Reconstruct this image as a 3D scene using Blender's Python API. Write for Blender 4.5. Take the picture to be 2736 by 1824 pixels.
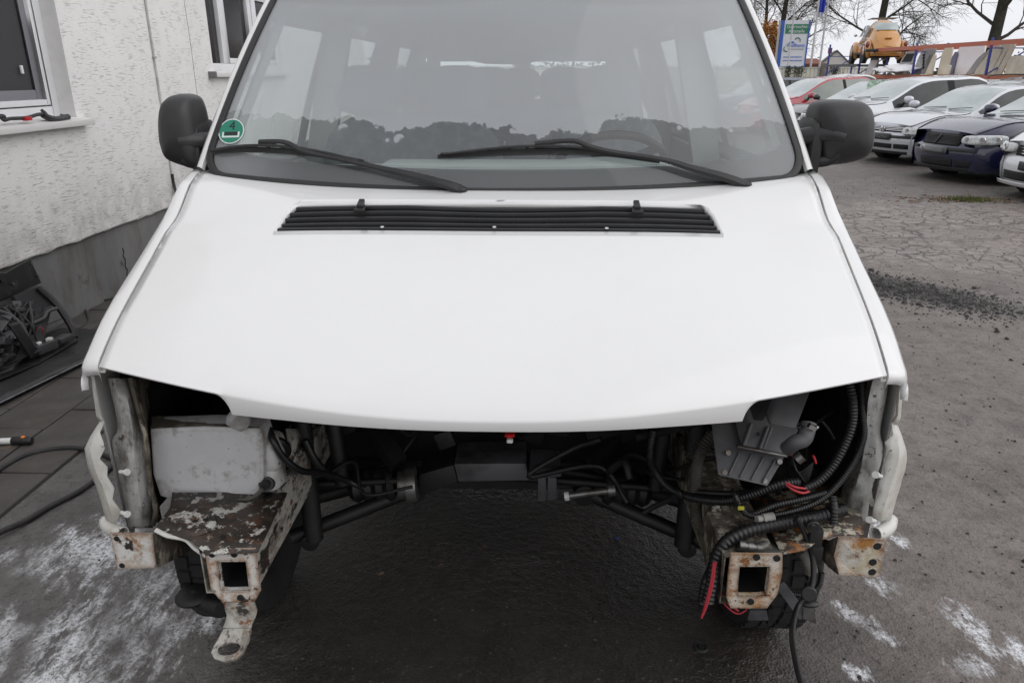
import bpy, bmesh, math, random
from mathutils import Vector, Matrix, noise

for o in list(bpy.data.objects):
    bpy.data.objects.remove(o, do_unlink=True)
SC = bpy.context.scene
COL = SC.collection
R = math.radians
rnd = random.Random(7)

# ------------------------------------------------------------------ camera
cam_d = bpy.data.cameras.new('camera')
cam_d.sensor_width = 36.0
cam_d.lens = 26.0
cam_d.clip_start = 0.05
cam_d.clip_end = 2000.0
cam = bpy.data.objects.new('camera', cam_d)
COL.objects.link(cam)
cam.location = (0.0, 0.0, 1.6)
cam.rotation_euler = (R(90 - 19.94), 0.0, 0.0)
SC.camera = cam

# ------------------------------------------------------------------ world: overcast November sky
SUN_EL, SUN_AZ = 36.0, 112.0
world = bpy.data.worlds.new('World')
SC.world = world
world.use_nodes = True
wn, wl = world.node_tree.nodes, world.node_tree.links
wn.clear()
w_out = wn.new('ShaderNodeOutputWorld')
w_bg = wn.new('ShaderNodeBackground')
w_sky = wn.new('ShaderNodeTexSky')
w_sky.sky_type = 'NISHITA'
w_sky.sun_disc = False
w_sky.sun_elevation = R(SUN_EL)
w_sky.sun_rotation = R(SUN_AZ)
w_sky.dust_density = 6.0
w_sky.air_density = 1.0
w_hsv = wn.new('ShaderNodeHueSaturation')
w_hsv.inputs['Saturation'].default_value = 0.12
w_mix = wn.new('ShaderNodeMix')
w_mix.data_type = 'RGBA'
w_mix.inputs['Factor'].default_value = 0.86          # closed cloud cover over the clear sky
w_cl = wn.new('ShaderNodeTexNoise')
w_cl.inputs['Scale'].default_value = 2.2
w_cl.inputs['Detail'].default_value = 4.0
w_map = wn.new('ShaderNodeMapping')
w_map.inputs['Scale'].default_value = (1, 1, 3)
w_tc = wn.new('ShaderNodeTexCoord')
w_ramp = wn.new('ShaderNodeValToRGB')
w_ramp.color_ramp.elements[0].position = 0.3
w_ramp.color_ramp.elements[0].color = (6.6, 6.75, 7.2, 1)
w_ramp.color_ramp.elements[1].position = 0.7
w_ramp.color_ramp.elements[1].color = (7.6, 7.65, 7.9, 1)
wl.new(w_tc.outputs['Generated'], w_map.inputs['Vector'])
wl.new(w_map.outputs['Vector'], w_cl.inputs['Vector'])
wl.new(w_cl.outputs['Fac'], w_ramp.inputs['Fac'])
wl.new(w_sky.outputs['Color'], w_hsv.inputs['Color'])
wl.new(w_hsv.outputs['Color'], w_mix.inputs[6])
wl.new(w_ramp.outputs['Color'], w_mix.inputs[7])
wl.new(w_mix.outputs[2], w_bg.inputs['Color'])
w_bg.inputs['Strength'].default_value = 0.122
wl.new(w_bg.outputs['Background'], w_out.inputs['Surface'])

sun_d = bpy.data.lights.new('sun', 'SUN')
sun_d.energy = 0.55
sun_d.angle = R(85)
sun_d.color = (1.0, 0.97, 0.93)
sun = bpy.data.objects.new('sun', sun_d)
COL.objects.link(sun)
_se, _sa = R(SUN_EL), R(SUN_AZ)
_sd = Vector((math.sin(_sa) * math.cos(_se), math.cos(_sa) * math.cos(_se), math.sin(_se)))
sun.rotation_euler = _sd.to_track_quat('Z', 'Y').to_euler()

SC.view_settings.view_transform = 'Standard'
SC.view_settings.look = 'None'
SC.view_settings.exposure = 0.20
SC.view_settings.gamma = 1.0
SC.view_settings.use_curve_mapping = False
SC.render.engine = 'CYCLES'
SC.cycles.max_bounces = 10
SC.cycles.transparent_max_bounces = 16
SC.cycles.caustics_reflective = False
SC.cycles.caustics_refractive = False

# ------------------------------------------------------------------ materials
MATS = {}
def nodes_of(name):
    m = bpy.data.materials.new(name)
    m.use_nodes = True
    nt = m.node_tree
    b = nt.nodes['Principled BSDF']
    MATS[name] = m
    return m, nt, b
def N(nt, t, **kw):
    n = nt.nodes.new(t)
    for k, v in kw.items():
        if k in n.inputs: n.inputs[k].default_value = v
        else: setattr(n, k, v)
    return n
def obj_co(nt, scale=(1, 1, 1)):
    tc = N(nt, 'ShaderNodeTexCoord')
    mp = N(nt, 'ShaderNodeMapping')
    mp.inputs['Scale'].default_value = scale
    nt.links.new(tc.outputs['Object'], mp.inputs['Vector'])
    return mp.outputs['Vector']
def noise_n(nt, co, scale, detail=5, rough=0.6):
    n = N(nt, 'ShaderNodeTexNoise', Scale=scale, Detail=detail, Roughness=rough)
    nt.links.new(co, n.inputs['Vector'])
    return n.outputs['Fac']
def ramp(nt, fac, lo, hi, c0=(0, 0, 0, 1), c1=(1, 1, 1, 1)):
    r = N(nt, 'ShaderNodeValToRGB')
    e = r.color_ramp.elements
    e[0].position, e[1].position = lo, hi
    e[0].color, e[1].color = c0, c1
    nt.links.new(fac, r.inputs['Fac'])
    return r.outputs['Color']
def mixc(nt, fac, a, b, mode='MIX'):
    m = N(nt, 'ShaderNodeMix', data_type='RGBA', blend_type=mode)
    for sock, v in ((m.inputs[0], fac), (m.inputs[6], a), (m.inputs[7], b)):
        if hasattr(v, 'is_linked'): nt.links.new(v, sock)
        elif isinstance(v, (int, float)): sock.default_value = v
        else: sock.default_value = tuple(v) + ((1,) if len(v) == 3 else ())
    return m.outputs[2]
def math_n(nt, op, a, b=0.0, clamp=False):
    m = N(nt, 'ShaderNodeMath', operation=op, use_clamp=clamp)
    for s, v in ((m.inputs[0], a), (m.inputs[1], b)):
        if hasattr(v, 'is_linked'): nt.links.new(v, s)
        else: s.default_value = v
    return m.outputs[0]
def thin_fresnel(nt, ior=1.5):
    g = N(nt, 'ShaderNodeNewGeometry'); mr = N(nt, 'ShaderNodeMapRange'); nt.links.new(g.outputs['Backfacing'], mr.inputs[0])
    mr.inputs[3].default_value, mr.inputs[4].default_value = ior, 1.0 / ior
    f = N(nt, 'ShaderNodeFresnel'); nt.links.new(mr.outputs[0], f.inputs['IOR'])
    return f
def bump(nt, b, h, strength=0.3, dist=0.01, prev=None):
    n = N(nt, 'ShaderNodeBump', Strength=strength, Distance=dist)
    nt.links.new(h, n.inputs['Height'])
    if prev is not None: nt.links.new(prev, n.inputs['Normal'])
    nt.links.new(n.outputs['Normal'], b.inputs['Normal'])
    return n.outputs['Normal']
def mat(name, col, rough=0.5, metal=0.0, col2=None, lo=0.45, hi=0.65, scale=6.0, stretch=(1, 1, 1),
        bmp=0.0, bscale=60.0, bdist=0.004, coat=0.0, spec=0.5, rough2=None, detail=5):
    m, nt, b = nodes_of(name)
    b.inputs['Base Color'].default_value = tuple(col) + (1,)
    b.inputs['Roughness'].default_value = rough
    b.inputs['Metallic'].default_value = metal
    b.inputs['Specular IOR Level'].default_value = spec
    if coat:
        b.inputs['Coat Weight'].default_value = coat
        b.inputs['Coat Roughness'].default_value = 0.05
    co = None
    if col2 is not None:
        co = obj_co(nt, stretch)
        f = ramp(nt, noise_n(nt, co, scale, detail, 0.62), lo, hi)
        nt.links.new(mixc(nt, f, col, col2), b.inputs['Base Color'])
        if rough2 is not None:
            fl = math_n(nt, 'MULTIPLY_ADD', f, rough2 - rough)
            fl.node.inputs[2].default_value = rough
            nt.links.new(fl, b.inputs['Roughness'])
    if bmp:
        co2 = obj_co(nt)
        bump(nt, b, noise_n(nt, co2, bscale, 4), bmp, bdist)
    return m
def mat_layers(name, layers, rough=0.7, bmp=0.25, bscale=90, bdist=0.003, metal=0.0, edge=None):
    """base colour plus a list of (colour, scale, lo, hi, stretch, seed) noise-shaped layers laid over it"""
    m, nt, b = nodes_of(name)
    cur = layers[0]
    b.inputs['Roughness'].default_value = rough
    b.inputs['Metallic'].default_value = metal
    for i, (c, s, lo, hi, st, sd) in enumerate(layers[1:]):
        tc = N(nt, 'ShaderNodeTexCoord')
        mp = N(nt, 'ShaderNodeMapping')
        mp.inputs['Scale'].default_value = st
        mp.inputs['Location'].default_value = (sd, sd * 1.7, sd * 0.6)
        nt.links.new(tc.outputs['Object'], mp.inputs['Vector'])
        f = ramp(nt, noise_n(nt, mp.outputs['Vector'], s, 6, 0.68), lo, hi)
        cur = mixc(nt, f, cur, c)
    if edge:                                   # wear that starts at the sheet edges and bolt holes
        for (ec, er, es, en) in edge:
            bv = N(nt, 'ShaderNodeBevel', samples=4); bv.inputs['Radius'].default_value = er
            ge = N(nt, 'ShaderNodeNewGeometry'); dt = N(nt, 'ShaderNodeVectorMath', operation='DOT_PRODUCT')
            nt.links.new(bv.outputs[0], dt.inputs[0]); nt.links.new(ge.outputs['Normal'], dt.inputs[1])
            em = math_n(nt, 'MULTIPLY', math_n(nt, 'SUBTRACT', 1.0, dt.outputs['Value']), es)
            nf = math_n(nt, 'SUBTRACT', noise_n(nt, obj_co(nt), en, 6, 0.7), 0.47)
            em = math_n(nt, 'ADD', em, math_n(nt, 'MULTIPLY', nf, 1.6))
            em = math_n(nt, 'MULTIPLY', ramp(nt, em, 0.12, 0.40), 0.85)
            cur = mixc(nt, em, cur, ec)
    nt.links.new(cur, b.inputs['Base Color'])
    if bmp:
        bump(nt, b, noise_n(nt, obj_co(nt), bscale, 5), bmp, bdist)
    return m

# ------------------------------------------------------------------ mesh helpers
class Shape:
    """collects boxes, tubes, lofts ... and links them as ONE mesh object"""
    def __init__(self): self.v, self.f = [], []
    def add(self, v, f):
        n = len(self.v)
        self.v += [tuple(p) for p in v]
        self.f += [tuple(i + n for i in q) for q in f]
        return self
    def quad(self, a, b, c, d): return self.add([a, b, c, d], [(0, 1, 2, 3)])
    def grid(self, rows, close_u=False, close_v=False, flip=False):
        nr, nc = len(rows), len(rows[0])
        v = [p for r in rows for p in r]
        f = []
        for i in range(nr - (0 if close_v else 1)):
            for j in range(nc - (0 if close_u else 1)):
                a, b = i * nc + j, i * nc + (j + 1) % nc
                c, d = ((i + 1) % nr) * nc + (j + 1) % nc, ((i + 1) % nr) * nc + j
                f.append((a, d, c, b) if flip else (a, b, c, d))
        return self.add(v, f)
    def box(self, c, s, rot=None, taper=1.0):
        x, y, z = s[0] / 2, s[1] / 2, s[2] / 2
        pts = [Vector((i * x * (taper if k > 0 else 1), j * y * (taper if k > 0 else 1), k * z)) for k in (-1, 1) for j in (-1, 1) for i in (-1, 1)]
        if rot is not None:
            pts = [rot @ p for p in pts]
        c = Vector(c)
        return self.add([p + c for p in pts], [(0, 2, 3, 1), (4, 5, 7, 6), (0, 1, 5, 4), (2, 6, 7, 3), (0, 4, 6, 2), (1, 3, 7, 5)])
    def bar(self, a, b, w, h=None, up=(0, 0, 1)):
        """rectangular bar between two points"""
        a, b = Vector(a), Vector(b)
        d = (b - a).normalized()
        up = Vector(up)
        if abs(d.dot(up)) > 0.98: up = Vector((0, 1, 0))
        s = d.cross(up).normalized(); t = s.cross(d).normalized()
        h = w if h is None else h
        v = []
        for p in (a, b):
            for i, j in ((-1, -1), (1, -1), (1, 1), (-1, 1)):
                v.append(p + s * i * w / 2 + t * j * h / 2)
        return self.add(v, [(0, 3, 2, 1), (4, 5, 6, 7), (0, 1, 5, 4), (1, 2, 6, 5), (2, 3, 7, 6), (3, 0, 4, 7)])
    def tube(self, pts, r, n=8, caps=True, r_end=None, radii=None):
        pts = [Vector(p) for p in pts]
        m = len(pts)
        tang = []
        for i in range(m):
            t = pts[min(i + 1, m - 1)] - pts[max(i - 1, 0)]
            tang.append(t.normalized() if t.length > 1e-9 else Vector((0, 0, 1)))
        up = Vector((0, 0, 1)) if abs(tang[0].z) < 0.9 else Vector((1, 0, 0))
        s = tang[0].cross(up).normalized()
        rows = []
        for i in range(m):
            s = (s - tang[i] * s.dot(tang[i]))
            s = s.normalized() if s.length > 1e-6 else tang[i].orthogonal().normalized()
            t = tang[i].cross(s)
            rr = radii[i] if radii else (r if r_end is None else r + (r_end - r) * i / max(1, m - 1))
            rows.append([pts[i] + (s * math.cos(2 * math.pi * k / n) + t * math.sin(2 * math.pi * k / n)) * rr for k in range(n)])
        self.grid(rows, close_u=True)
        if caps:
            self.add(rows[0], [tuple(range(n))])
            self.add(rows[-1], [tuple(range(n - 1, -1, -1))])
        return self
    def disc(self, c, axis, r, th, n=20, r2=None):
        """solid round disc / ring of thickness th along axis"""
        axis = Vector(axis).normalized(); c = Vector(c)
        if r2 is None:
            return self.tube([c - axis * th / 2, c + axis * th / 2], r, n)
        u = axis.orthogonal().normalized(); w = axis.cross(u)
        rows = []
        for rr, h in ((r, -th / 2), (r, th / 2), (r2, th / 2), (r2, -th / 2)):
            rows.append([c + axis * h + (u * math.cos(2 * math.pi * k / n) + w * math.sin(2 * math.pi * k / n)) * rr for k in range(n)])
        return self.grid(rows, close_u=True, close_v=True)
    def lathe(self, c, axis, prof, n=20, u=None):
        axis = Vector(axis).normalized(); c = Vector(c)
        u = axis.orthogonal().normalized() if u is None else Vector(u); w = axis.cross(u)
        rows = [[c + axis * h + (u * math.cos(2 * math.pi * k / n) + w * math.sin(2 * math.pi * k / n)) * rr for k in range(n)] for rr, h in prof]
        return self.grid(rows, close_u=True)
    def torus(self, c, axis, R1, r, n=24, m=8):
        axis = Vector(axis).normalized(); c = Vector(c)
        u = axis.orthogonal().normalized(); w = axis.cross(u)
        rows = []
        for k in range(n):
            a = 2 * math.pi * k / n
            d = u * math.cos(a) + w * math.sin(a)
            rows.append([c + d * (R1 + r * math.cos(2 * math.pi * j / m)) + axis * r * math.sin(2 * math.pi * j / m) for j in range(m)])
        return self.grid(rows, close_u=True, close_v=True)
    def prism(self, poly, off):
        """polygon (3D points, planar) extruded by the vector off"""
        off = Vector(off); n = len(poly)
        a = [Vector(p) for p in poly]
        v = a + [p + off for p in a]
        f = [tuple(range(n - 1, -1, -1)), tuple(range(n, 2 * n))] + [(i, (i + 1) % n, n + (i + 1) % n, n + i) for i in range(n)]
        return self.add(v, f)
    def plate(self, outer, hole, off):
        """flat plate with one hole; outer and hole have the same number of points, extruded by off"""
        off = Vector(off); n = len(outer)
        rows = [[Vector(p) for p in outer], [Vector(p) + off for p in outer], [Vector(p) + off for p in hole], [Vector(p) for p in hole]]
        return self.grid(rows, close_u=True, close_v=True)
    def ellipsoid(self, c, r, n=16, m=10, rot=None, p=1.0):
        rows = []
        c = Vector(c)
        sg = lambda t: math.copysign(abs(t) ** p, t)
        for i in range(m + 1):
            a = -math.pi / 2 + math.pi * i / m
            row = []
            for k in range(n):
                b = 2 * math.pi * k / n
                q = Vector((r[0] * sg(math.cos(a)) * sg(math.cos(b)), r[1] * sg(math.cos(a)) * sg(math.sin(b)), r[2] * sg(math.sin(a))))
                row.append(c + (rot @ q if rot is not None else q))
            rows.append(row)
        return self.grid(rows, close_u=True)
    def build(self, name, m, parent=None, smooth=40, bevel=0.0, weld=True, seg=2):
        me = bpy.data.meshes.new(name)
        me.from_pydata([tuple(p) for p in self.v], [], self.f)
        bm = bmesh.new(); bm.from_mesh(me)
        if weld: bmesh.ops.remove_doubles(bm, verts=bm.verts, dist=1e-5)
        if weld: bmesh.ops.dissolve_degenerate(bm, dist=1e-6, edges=bm.edges)
        bmesh.ops.recalc_face_normals(bm, faces=bm.faces)
        if bevel:
            es = [e for e in bm.edges if len(e.link_faces) == 2 and e.calc_face_angle(0) > R(30)]
            bmesh.ops.bevel(bm, geom=es, offset=bevel, segments=seg, affect='EDGES', profile=0.6, clamp_overlap=True)
        if smooth:
            for f in bm.faces: f.smooth = True
            for e in bm.edges:
                if len(e.link_faces) == 2 and e.calc_face_angle(0) > R(smooth): e.smooth = False
        bm.to_mesh(me); bm.free()
        o = bpy.data.objects.new(name, me)
        COL.objects.link(o)
        me.materials.append(MATS[m] if isinstance(m, str) else m)
        if parent is not None: o.parent = parent
        return o
def thing(name, label, cat, loc=(0, 0, 0), rotz=0.0, group=None):
    o = bpy.data.objects.new(name, None)
    o.empty_display_size = 0.1
    COL.objects.link(o)
    o.location = loc; o.rotation_euler = (0, 0, rotz)
    return tag(o, label, cat, group)
def tag(o, label, cat, group=None):
    o['label'] = label; o['category'] = cat
    if group: o['group'] = group
    return o
def structure(o):
    o['kind'] = 'structure'; return o
def stuff(o, label=None, cat=None):
    o['kind'] = 'stuff'
    if label: o['label'] = label
    if cat: o['category'] = cat
    return o
def spline(pts, n=8):
    """Catmull-Rom through the points"""
    P = [Vector(p) for p in pts]
    P = [P[0] * 2 - P[1]] + P + [P[-1] * 2 - P[-2]]
    out = []
    for i in range(1, len(P) - 2):
        a, b, c, d = P[i - 1:i + 3]
        for k in range(n):
            t = k / n
            out.append(0.5 * ((2 * b) + (c - a) * t + (2 * a - 5 * b + 4 * c - d) * t * t + (3 * b - a - 3 * c + d) * t ** 3))
    out.append(P[-2])
    return out
def resample(pts, step):
    out = [pts[0]]; acc = 0.0
    for i in range(1, len(pts)):
        a, b = pts[i - 1], pts[i]
        l = (b - a).length
        if l < 1e-9: continue
        t = step - acc
        while t <= l:
            out.append(a + (b - a) * (t / l)); t += step
        acc = (acc + l) % step
    return out
def lerp(a, b, t): return a + (b - a) * t
def table(xs, ys):
    def f(x):
        if x <= xs[0]: return ys[0]
        for i in range(len(xs) - 1):
            if x <= xs[i + 1]:
                t = (x - xs[i]) / (xs[i + 1] - xs[i])
                m0 = (ys[i + 1] - ys[i - 1]) / (xs[i + 1] - xs[i - 1]) if i > 0 else (ys[1] - ys[0]) / (xs[1] - xs[0])
                m1 = (ys[i + 2] - ys[i]) / (xs[i + 2] - xs[i]) if i + 2 < len(xs) else (ys[i + 1] - ys[i]) / (xs[i + 1] - xs[i])
                h = xs[i + 1] - xs[i]
                return (2 * t ** 3 - 3 * t * t + 1) * ys[i] + (t ** 3 - 2 * t * t + t) * h * m0 + (-2 * t ** 3 + 3 * t * t) * ys[i + 1] + (t ** 3 - t * t) * h * m1
        return ys[-1]
    return f
def text_mesh(name, body, size, m, parent, matrix, extrude=0.0005, align='CENTER', xscale=1.0):
    cu = bpy.data.curves.new(name, 'FONT')
    cu.body = body; cu.size = size; cu.align_x = align; cu.align_y = 'CENTER'; cu.extrude = extrude
    t = bpy.data.objects.new(name, cu)
    COL.objects.link(t)
    dg = bpy.context.evaluated_depsgraph_get()
    me = bpy.data.meshes.new_from_object(t.evaluated_get(dg))
    bpy.data.objects.remove(t, do_unlink=True)
    me.transform(matrix @ Matrix.Diagonal((xscale, 1, 1, 1)))
    me.materials.clear(); me.materials.append(MATS[m])
    o = bpy.data.objects.new(name, me)
    COL.objects.link(o); o.parent = parent
    return o
def frame_of(c, xdir, ydir):
    x = Vector(xdir).normalized(); y = Vector(ydir); y = (y - x * y.dot(x)).normalized(); z = x.cross(y)
    return Matrix(((x.x, y.x, z.x, c[0]), (x.y, y.y, z.y, c[1]), (x.z, y.z, z.z, c[2]), (0, 0, 0, 1)))

# ================================================================== SETTING: ground
def ground_material():
    m, nt, b = nodes_of('asphalt')
    L = nt.links
    tc = N(nt, 'ShaderNodeTexCoord'); P = tc.outputs['Object']
    sep = N(nt, 'ShaderNodeSeparateXYZ'); L.new(P, sep.inputs[0])
    X, Y = sep.outputs[0], sep.outputs[1]
    big = noise_n(nt, P, 0.9, 6, 0.6)
    mid = noise_n(nt, P, 5.0, 8, 0.7)
    fine = noise_n(nt, P, 70.0, 5, 0.75)
    vor = N(nt, 'ShaderNodeTexVoronoi', Scale=130.0); L.new(P, vor.inputs['Vector'])
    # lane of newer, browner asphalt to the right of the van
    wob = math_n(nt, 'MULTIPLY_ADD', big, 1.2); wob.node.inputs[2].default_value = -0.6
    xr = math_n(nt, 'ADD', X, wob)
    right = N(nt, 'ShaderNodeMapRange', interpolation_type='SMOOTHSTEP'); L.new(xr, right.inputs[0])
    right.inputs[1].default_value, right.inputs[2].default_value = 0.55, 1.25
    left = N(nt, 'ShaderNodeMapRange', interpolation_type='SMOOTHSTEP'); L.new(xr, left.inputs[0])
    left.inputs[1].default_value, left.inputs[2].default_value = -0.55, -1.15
    c = mixc(nt, ramp(nt, mid, 0.3, 0.72), (0.026, 0.023, 0.021), (0.052, 0.046, 0.040))  # middle strip: wet asphalt, with the van's shade painted into the dark colour
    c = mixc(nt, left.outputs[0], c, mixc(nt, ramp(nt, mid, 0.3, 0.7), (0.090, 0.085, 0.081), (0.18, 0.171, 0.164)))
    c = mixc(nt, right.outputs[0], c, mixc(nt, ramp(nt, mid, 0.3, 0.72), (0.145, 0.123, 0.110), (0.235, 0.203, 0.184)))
    # far apron: paler, reddish
    far = N(nt, 'ShaderNodeMapRange', interpolation_type='SMOOTHSTEP')
    yr = math_n(nt, 'ADD', Y, math_n(nt, 'MULTIPLY', wob, 1.5)); L.new(yr, far.inputs[0])
    far.inputs[1].default_value, far.inputs[2].default_value = 5.6, 6.8
    c = mixc(nt, far.outputs[0], c, mixc(nt, ramp(nt, mid, 0.35, 0.7), (0.22, 0.190, 0.172), (0.36, 0.312, 0.285)))
    far2 = N(nt, 'ShaderNodeMapRange', interpolation_type='SMOOTHSTEP'); L.new(yr, far2.inputs[0])
    far2.inputs[1].default_value, far2.inputs[2].default_value = 9.0, 10.6
    c = mixc(nt, far2.outputs[0], c, mixc(nt, ramp(nt, mid, 0.35, 0.7), (0.12, 0.108, 0.098), (0.21, 0.187, 0.170)))
    # crazed cracking in the apron
    mp = N(nt, 'ShaderNodeMapping'); mp.inputs['Scale'].default_value = (5.2, 6.4, 1.0); mp.inputs['Rotation'].default_value = (0, 0, 0.4)
    wv = N(nt, 'ShaderNodeVectorMath', operation='SCALE'); nz = N(nt, 'ShaderNodeTexNoise', Scale=2.4, Detail=4.0); L.new(P, nz.inputs['Vector'])
    L.new(nz.outputs['Color'], wv.inputs[0]); wv.inputs['Scale'].default_value = 0.35
    av = N(nt, 'ShaderNodeVectorMath', operation='ADD'); L.new(P, av.inputs[0]); L.new(wv.outputs[0], av.inputs[1]); L.new(av.outputs[0], mp.inputs['Vector'])
    ve = N(nt, 'ShaderNodeTexVoronoi', feature='DISTANCE_TO_EDGE', Scale=1.0); L.new(mp.outputs['Vector'], ve.inputs['Vector'])
    crk = ramp(nt, ve.outputs['Distance'], 0.015, 0.075, (1, 1, 1, 1), (0, 0, 0, 1))
    zone = math_n(nt, 'MULTIPLY', far.outputs[0], math_n(nt, 'SUBTRACT', 1.0, far2.outputs[0]))
    zone = math_n(nt, 'MULTIPLY', zone, ramp(nt, big, 0.3, 0.5))
    crk = math_n(nt, 'MULTIPLY', crk, zone)
    c = mixc(nt, math_n(nt, 'MULTIPLY', crk, 0.85), c, (0.035, 0.030, 0.027))
    # oil and grime
    c = mixc(nt, math_n(nt, 'MULTIPLY', ramp(nt, noise_n(nt, P, 11, 7, 0.78), 0.50, 0.66), 0.5), c, (0.040, 0.035, 0.032))
    c = mixc(nt, math_n(nt, 'MULTIPLY', ramp(nt, noise_n(nt, P, 34, 5, 0.8), 0.56, 0.64), 0.6), c, (0.028, 0.025, 0.023))
    grime = ramp(nt, noise_n(nt, P, 1.7, 7, 0.7), 0.52, 0.74)
    c = mixc(nt, math_n(nt, 'MULTIPLY', grime, 0.55), c, (0.030, 0.026, 0.023))
    c = mixc(nt, ramp(nt, fine, 0.52, 0.75), c, mixc(nt, 0.62, c, (0, 0, 0)))
    spk = ramp(nt, vor.outputs['Color'], 0.90, 0.95)
    c = mixc(nt, math_n(nt, 'MULTIPLY', spk, 0.30), c, (0.32, 0.29, 0.26))
    td = N(nt, 'ShaderNodeMapping', vector_type='TEXTURE')
    td.inputs['Location'].default_value = (2.95, 5.75, 0); td.inputs['Scale'].default_value = (1.35, 0.40, 50); td.inputs['Rotation'].default_value = (0, 0, -0.84); L.new(P, td.inputs['Vector'])
    ld = N(nt, 'ShaderNodeVectorMath', operation='LENGTH'); L.new(td.outputs['Vector'], ld.inputs[0])
    dm = math_n(nt, 'SUBTRACT', 1.25, ld.outputs['Value'], True)
    dm = ramp(nt, math_n(nt, 'ADD', math_n(nt, 'MULTIPLY', dm, 0.6), math_n(nt, 'MULTIPLY', mid, 0.7)), 0.50, 0.78)
    c = mixc(nt, math_n(nt, 'MULTIPLY', dm, 0.85), c, (0.030, 0.026, 0.024))
    # brown rust-water tint
    c = mixc(nt, math_n(nt, 'MULTIPLY', ramp(nt, noise_n(nt, P, 0.6, 5), 0.5, 0.8), 0.35), c, (0.085, 0.055, 0.038))
    # road salt: white crusts with their own shapes
    masks = None
    for cx, cy, rx, ry, rot in SALT:
        t = N(nt, 'ShaderNodeMapping', vector_type='TEXTURE')
        t.inputs['Location'].default_value = (cx, cy, 0); t.inputs['Scale'].default_value = (rx, ry, 50); t.inputs['Rotation'].default_value = (0, 0, rot)
        L.new(P, t.inputs['Vector'])
        ln = N(nt, 'ShaderNodeVectorMath', operation='LENGTH'); L.new(t.outputs['Vector'], ln.inputs[0])
        v = math_n(nt, 'SUBTRACT', 1.0, ln.outputs['Value'], True)
        masks = v if masks is None else math_n(nt, 'MAXIMUM', masks, v)
    st = N(nt, 'ShaderNodeMapping'); st.inputs['Scale'].default_value = (8.0, 3.4, 1); st.inputs['Rotation'].default_value = (0, 0, 0.25); L.new(P, st.inputs['Vector'])
    sn = noise_n(nt, st.outputs['Vector'], 2.2, 9, 0.72)
    sn2 = noise_n(nt, st.outputs['Vector'], 9.0, 8, 0.75)
    sn = math_n(nt, 'ADD', math_n(nt, 'MULTIPLY', sn, 1.5), math_n(nt, 'MULTIPLY', sn2, 0.7))
    mk = math_n(nt, 'POWER', masks, 0.5)
    sm = math_n(nt, 'MULTIPLY_ADD', mk, 0.42); L.new(sn, sm.node.inputs[2])
    sm = ramp(nt, math_n(nt, 'MULTIPLY', sm, 0.5), 0.66, 0.765)
    gap = noise_n(nt, st.outputs['Vector'], 0.75, 3, 0.5)
    sm = math_n(nt, 'MULTIPLY', sm, ramp(nt, gap, 0.38, 0.56))
    sm = math_n(nt, 'MULTIPLY', sm, ramp(nt, masks, 0.0, 0.12))
    sm = math_n(nt, 'MULTIPLY', sm, ramp(nt, fine, 0.36, 0.54))
    c = mixc(nt, sm, c, (0.76, 0.77, 0.80))
    # moss tuft stain and leaf litter by the parked cars
    L.new(c, b.inputs['Base Color'])
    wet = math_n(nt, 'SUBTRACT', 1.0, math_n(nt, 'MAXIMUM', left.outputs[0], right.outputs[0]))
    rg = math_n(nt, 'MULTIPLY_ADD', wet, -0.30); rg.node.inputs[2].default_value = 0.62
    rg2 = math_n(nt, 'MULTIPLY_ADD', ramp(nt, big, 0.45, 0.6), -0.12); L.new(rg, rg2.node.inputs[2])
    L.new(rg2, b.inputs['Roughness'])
    b.inputs['Specular IOR Level'].default_value = 0.45
    h = math_n(nt, 'MULTIPLY_ADD', vor.outputs['Distance'], 0.7); L.new(fine, h.node.inputs[2])
    h = math_n(nt, 'SUBTRACT', h, math_n(nt, 'MULTIPLY', crk, 1.6))
    n1 = bump(nt, b, h, 0.55, 0.009)
    v2 = N(nt, 'ShaderNodeTexVoronoi', Scale=34.0); L.new(P, v2.inputs['Vector'])
    h2 = math_n(nt, 'ADD', math_n(nt, 'MULTIPLY', v2.outputs['Distance'], 0.8), noise_n(nt, P, 14, 5, 0.7))
    bump(nt, b, h2, 0.4, 0.013, n1)
    return m
SALT = [(-1.33, 2.60, 0.22, 0.34, -0.5), (-1.45, 2.22, 0.34, 0.34, 0.2), (-1.65, 2.15, 0.25, 0.2, 0.2), (-1.10, 2.60, 0.16, 0.16, 0),
        (-1.14, 2.05, 0.20, 0.24, 0.5), (-1.20, 1.80, 0.42, 0.28, 0.3), (-1.5, 1.80, 0.32, 0.26, 0), (-1.0, 2.0, 0.12, 0.15, 0), (-1.30, 1.60, 0.36, 0.14, 0),
        (1.085, 1.875, 0.05, 0.17, 0.75), (1.12, 1.81, 0.07, 0.07, 0), (1.42, 1.86, 0.07, 0.16, 0.3), (1.50, 1.73, 0.18, 0.09, -0.4), (0.98, 1.655, 0.05, 0.05, 0), (1.36, 2.33, 0.10, 0.14, 0.4), (1.24, 2.03, 0.07, 0.09, 0.3), (1.32, 1.68, 0.09, 0.07, 0)]
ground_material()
g = Shape()
xs = [-300, -60, -20, -8, -4, -2, 0, 2, 4, 8, 20, 60, 300]; ys = [-100, -20, -4, 0, 2, 4, 8, 16, 40, 120, 600]
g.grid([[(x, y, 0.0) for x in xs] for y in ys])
structure(g.build('ground', 'asphalt', smooth=0))

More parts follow.
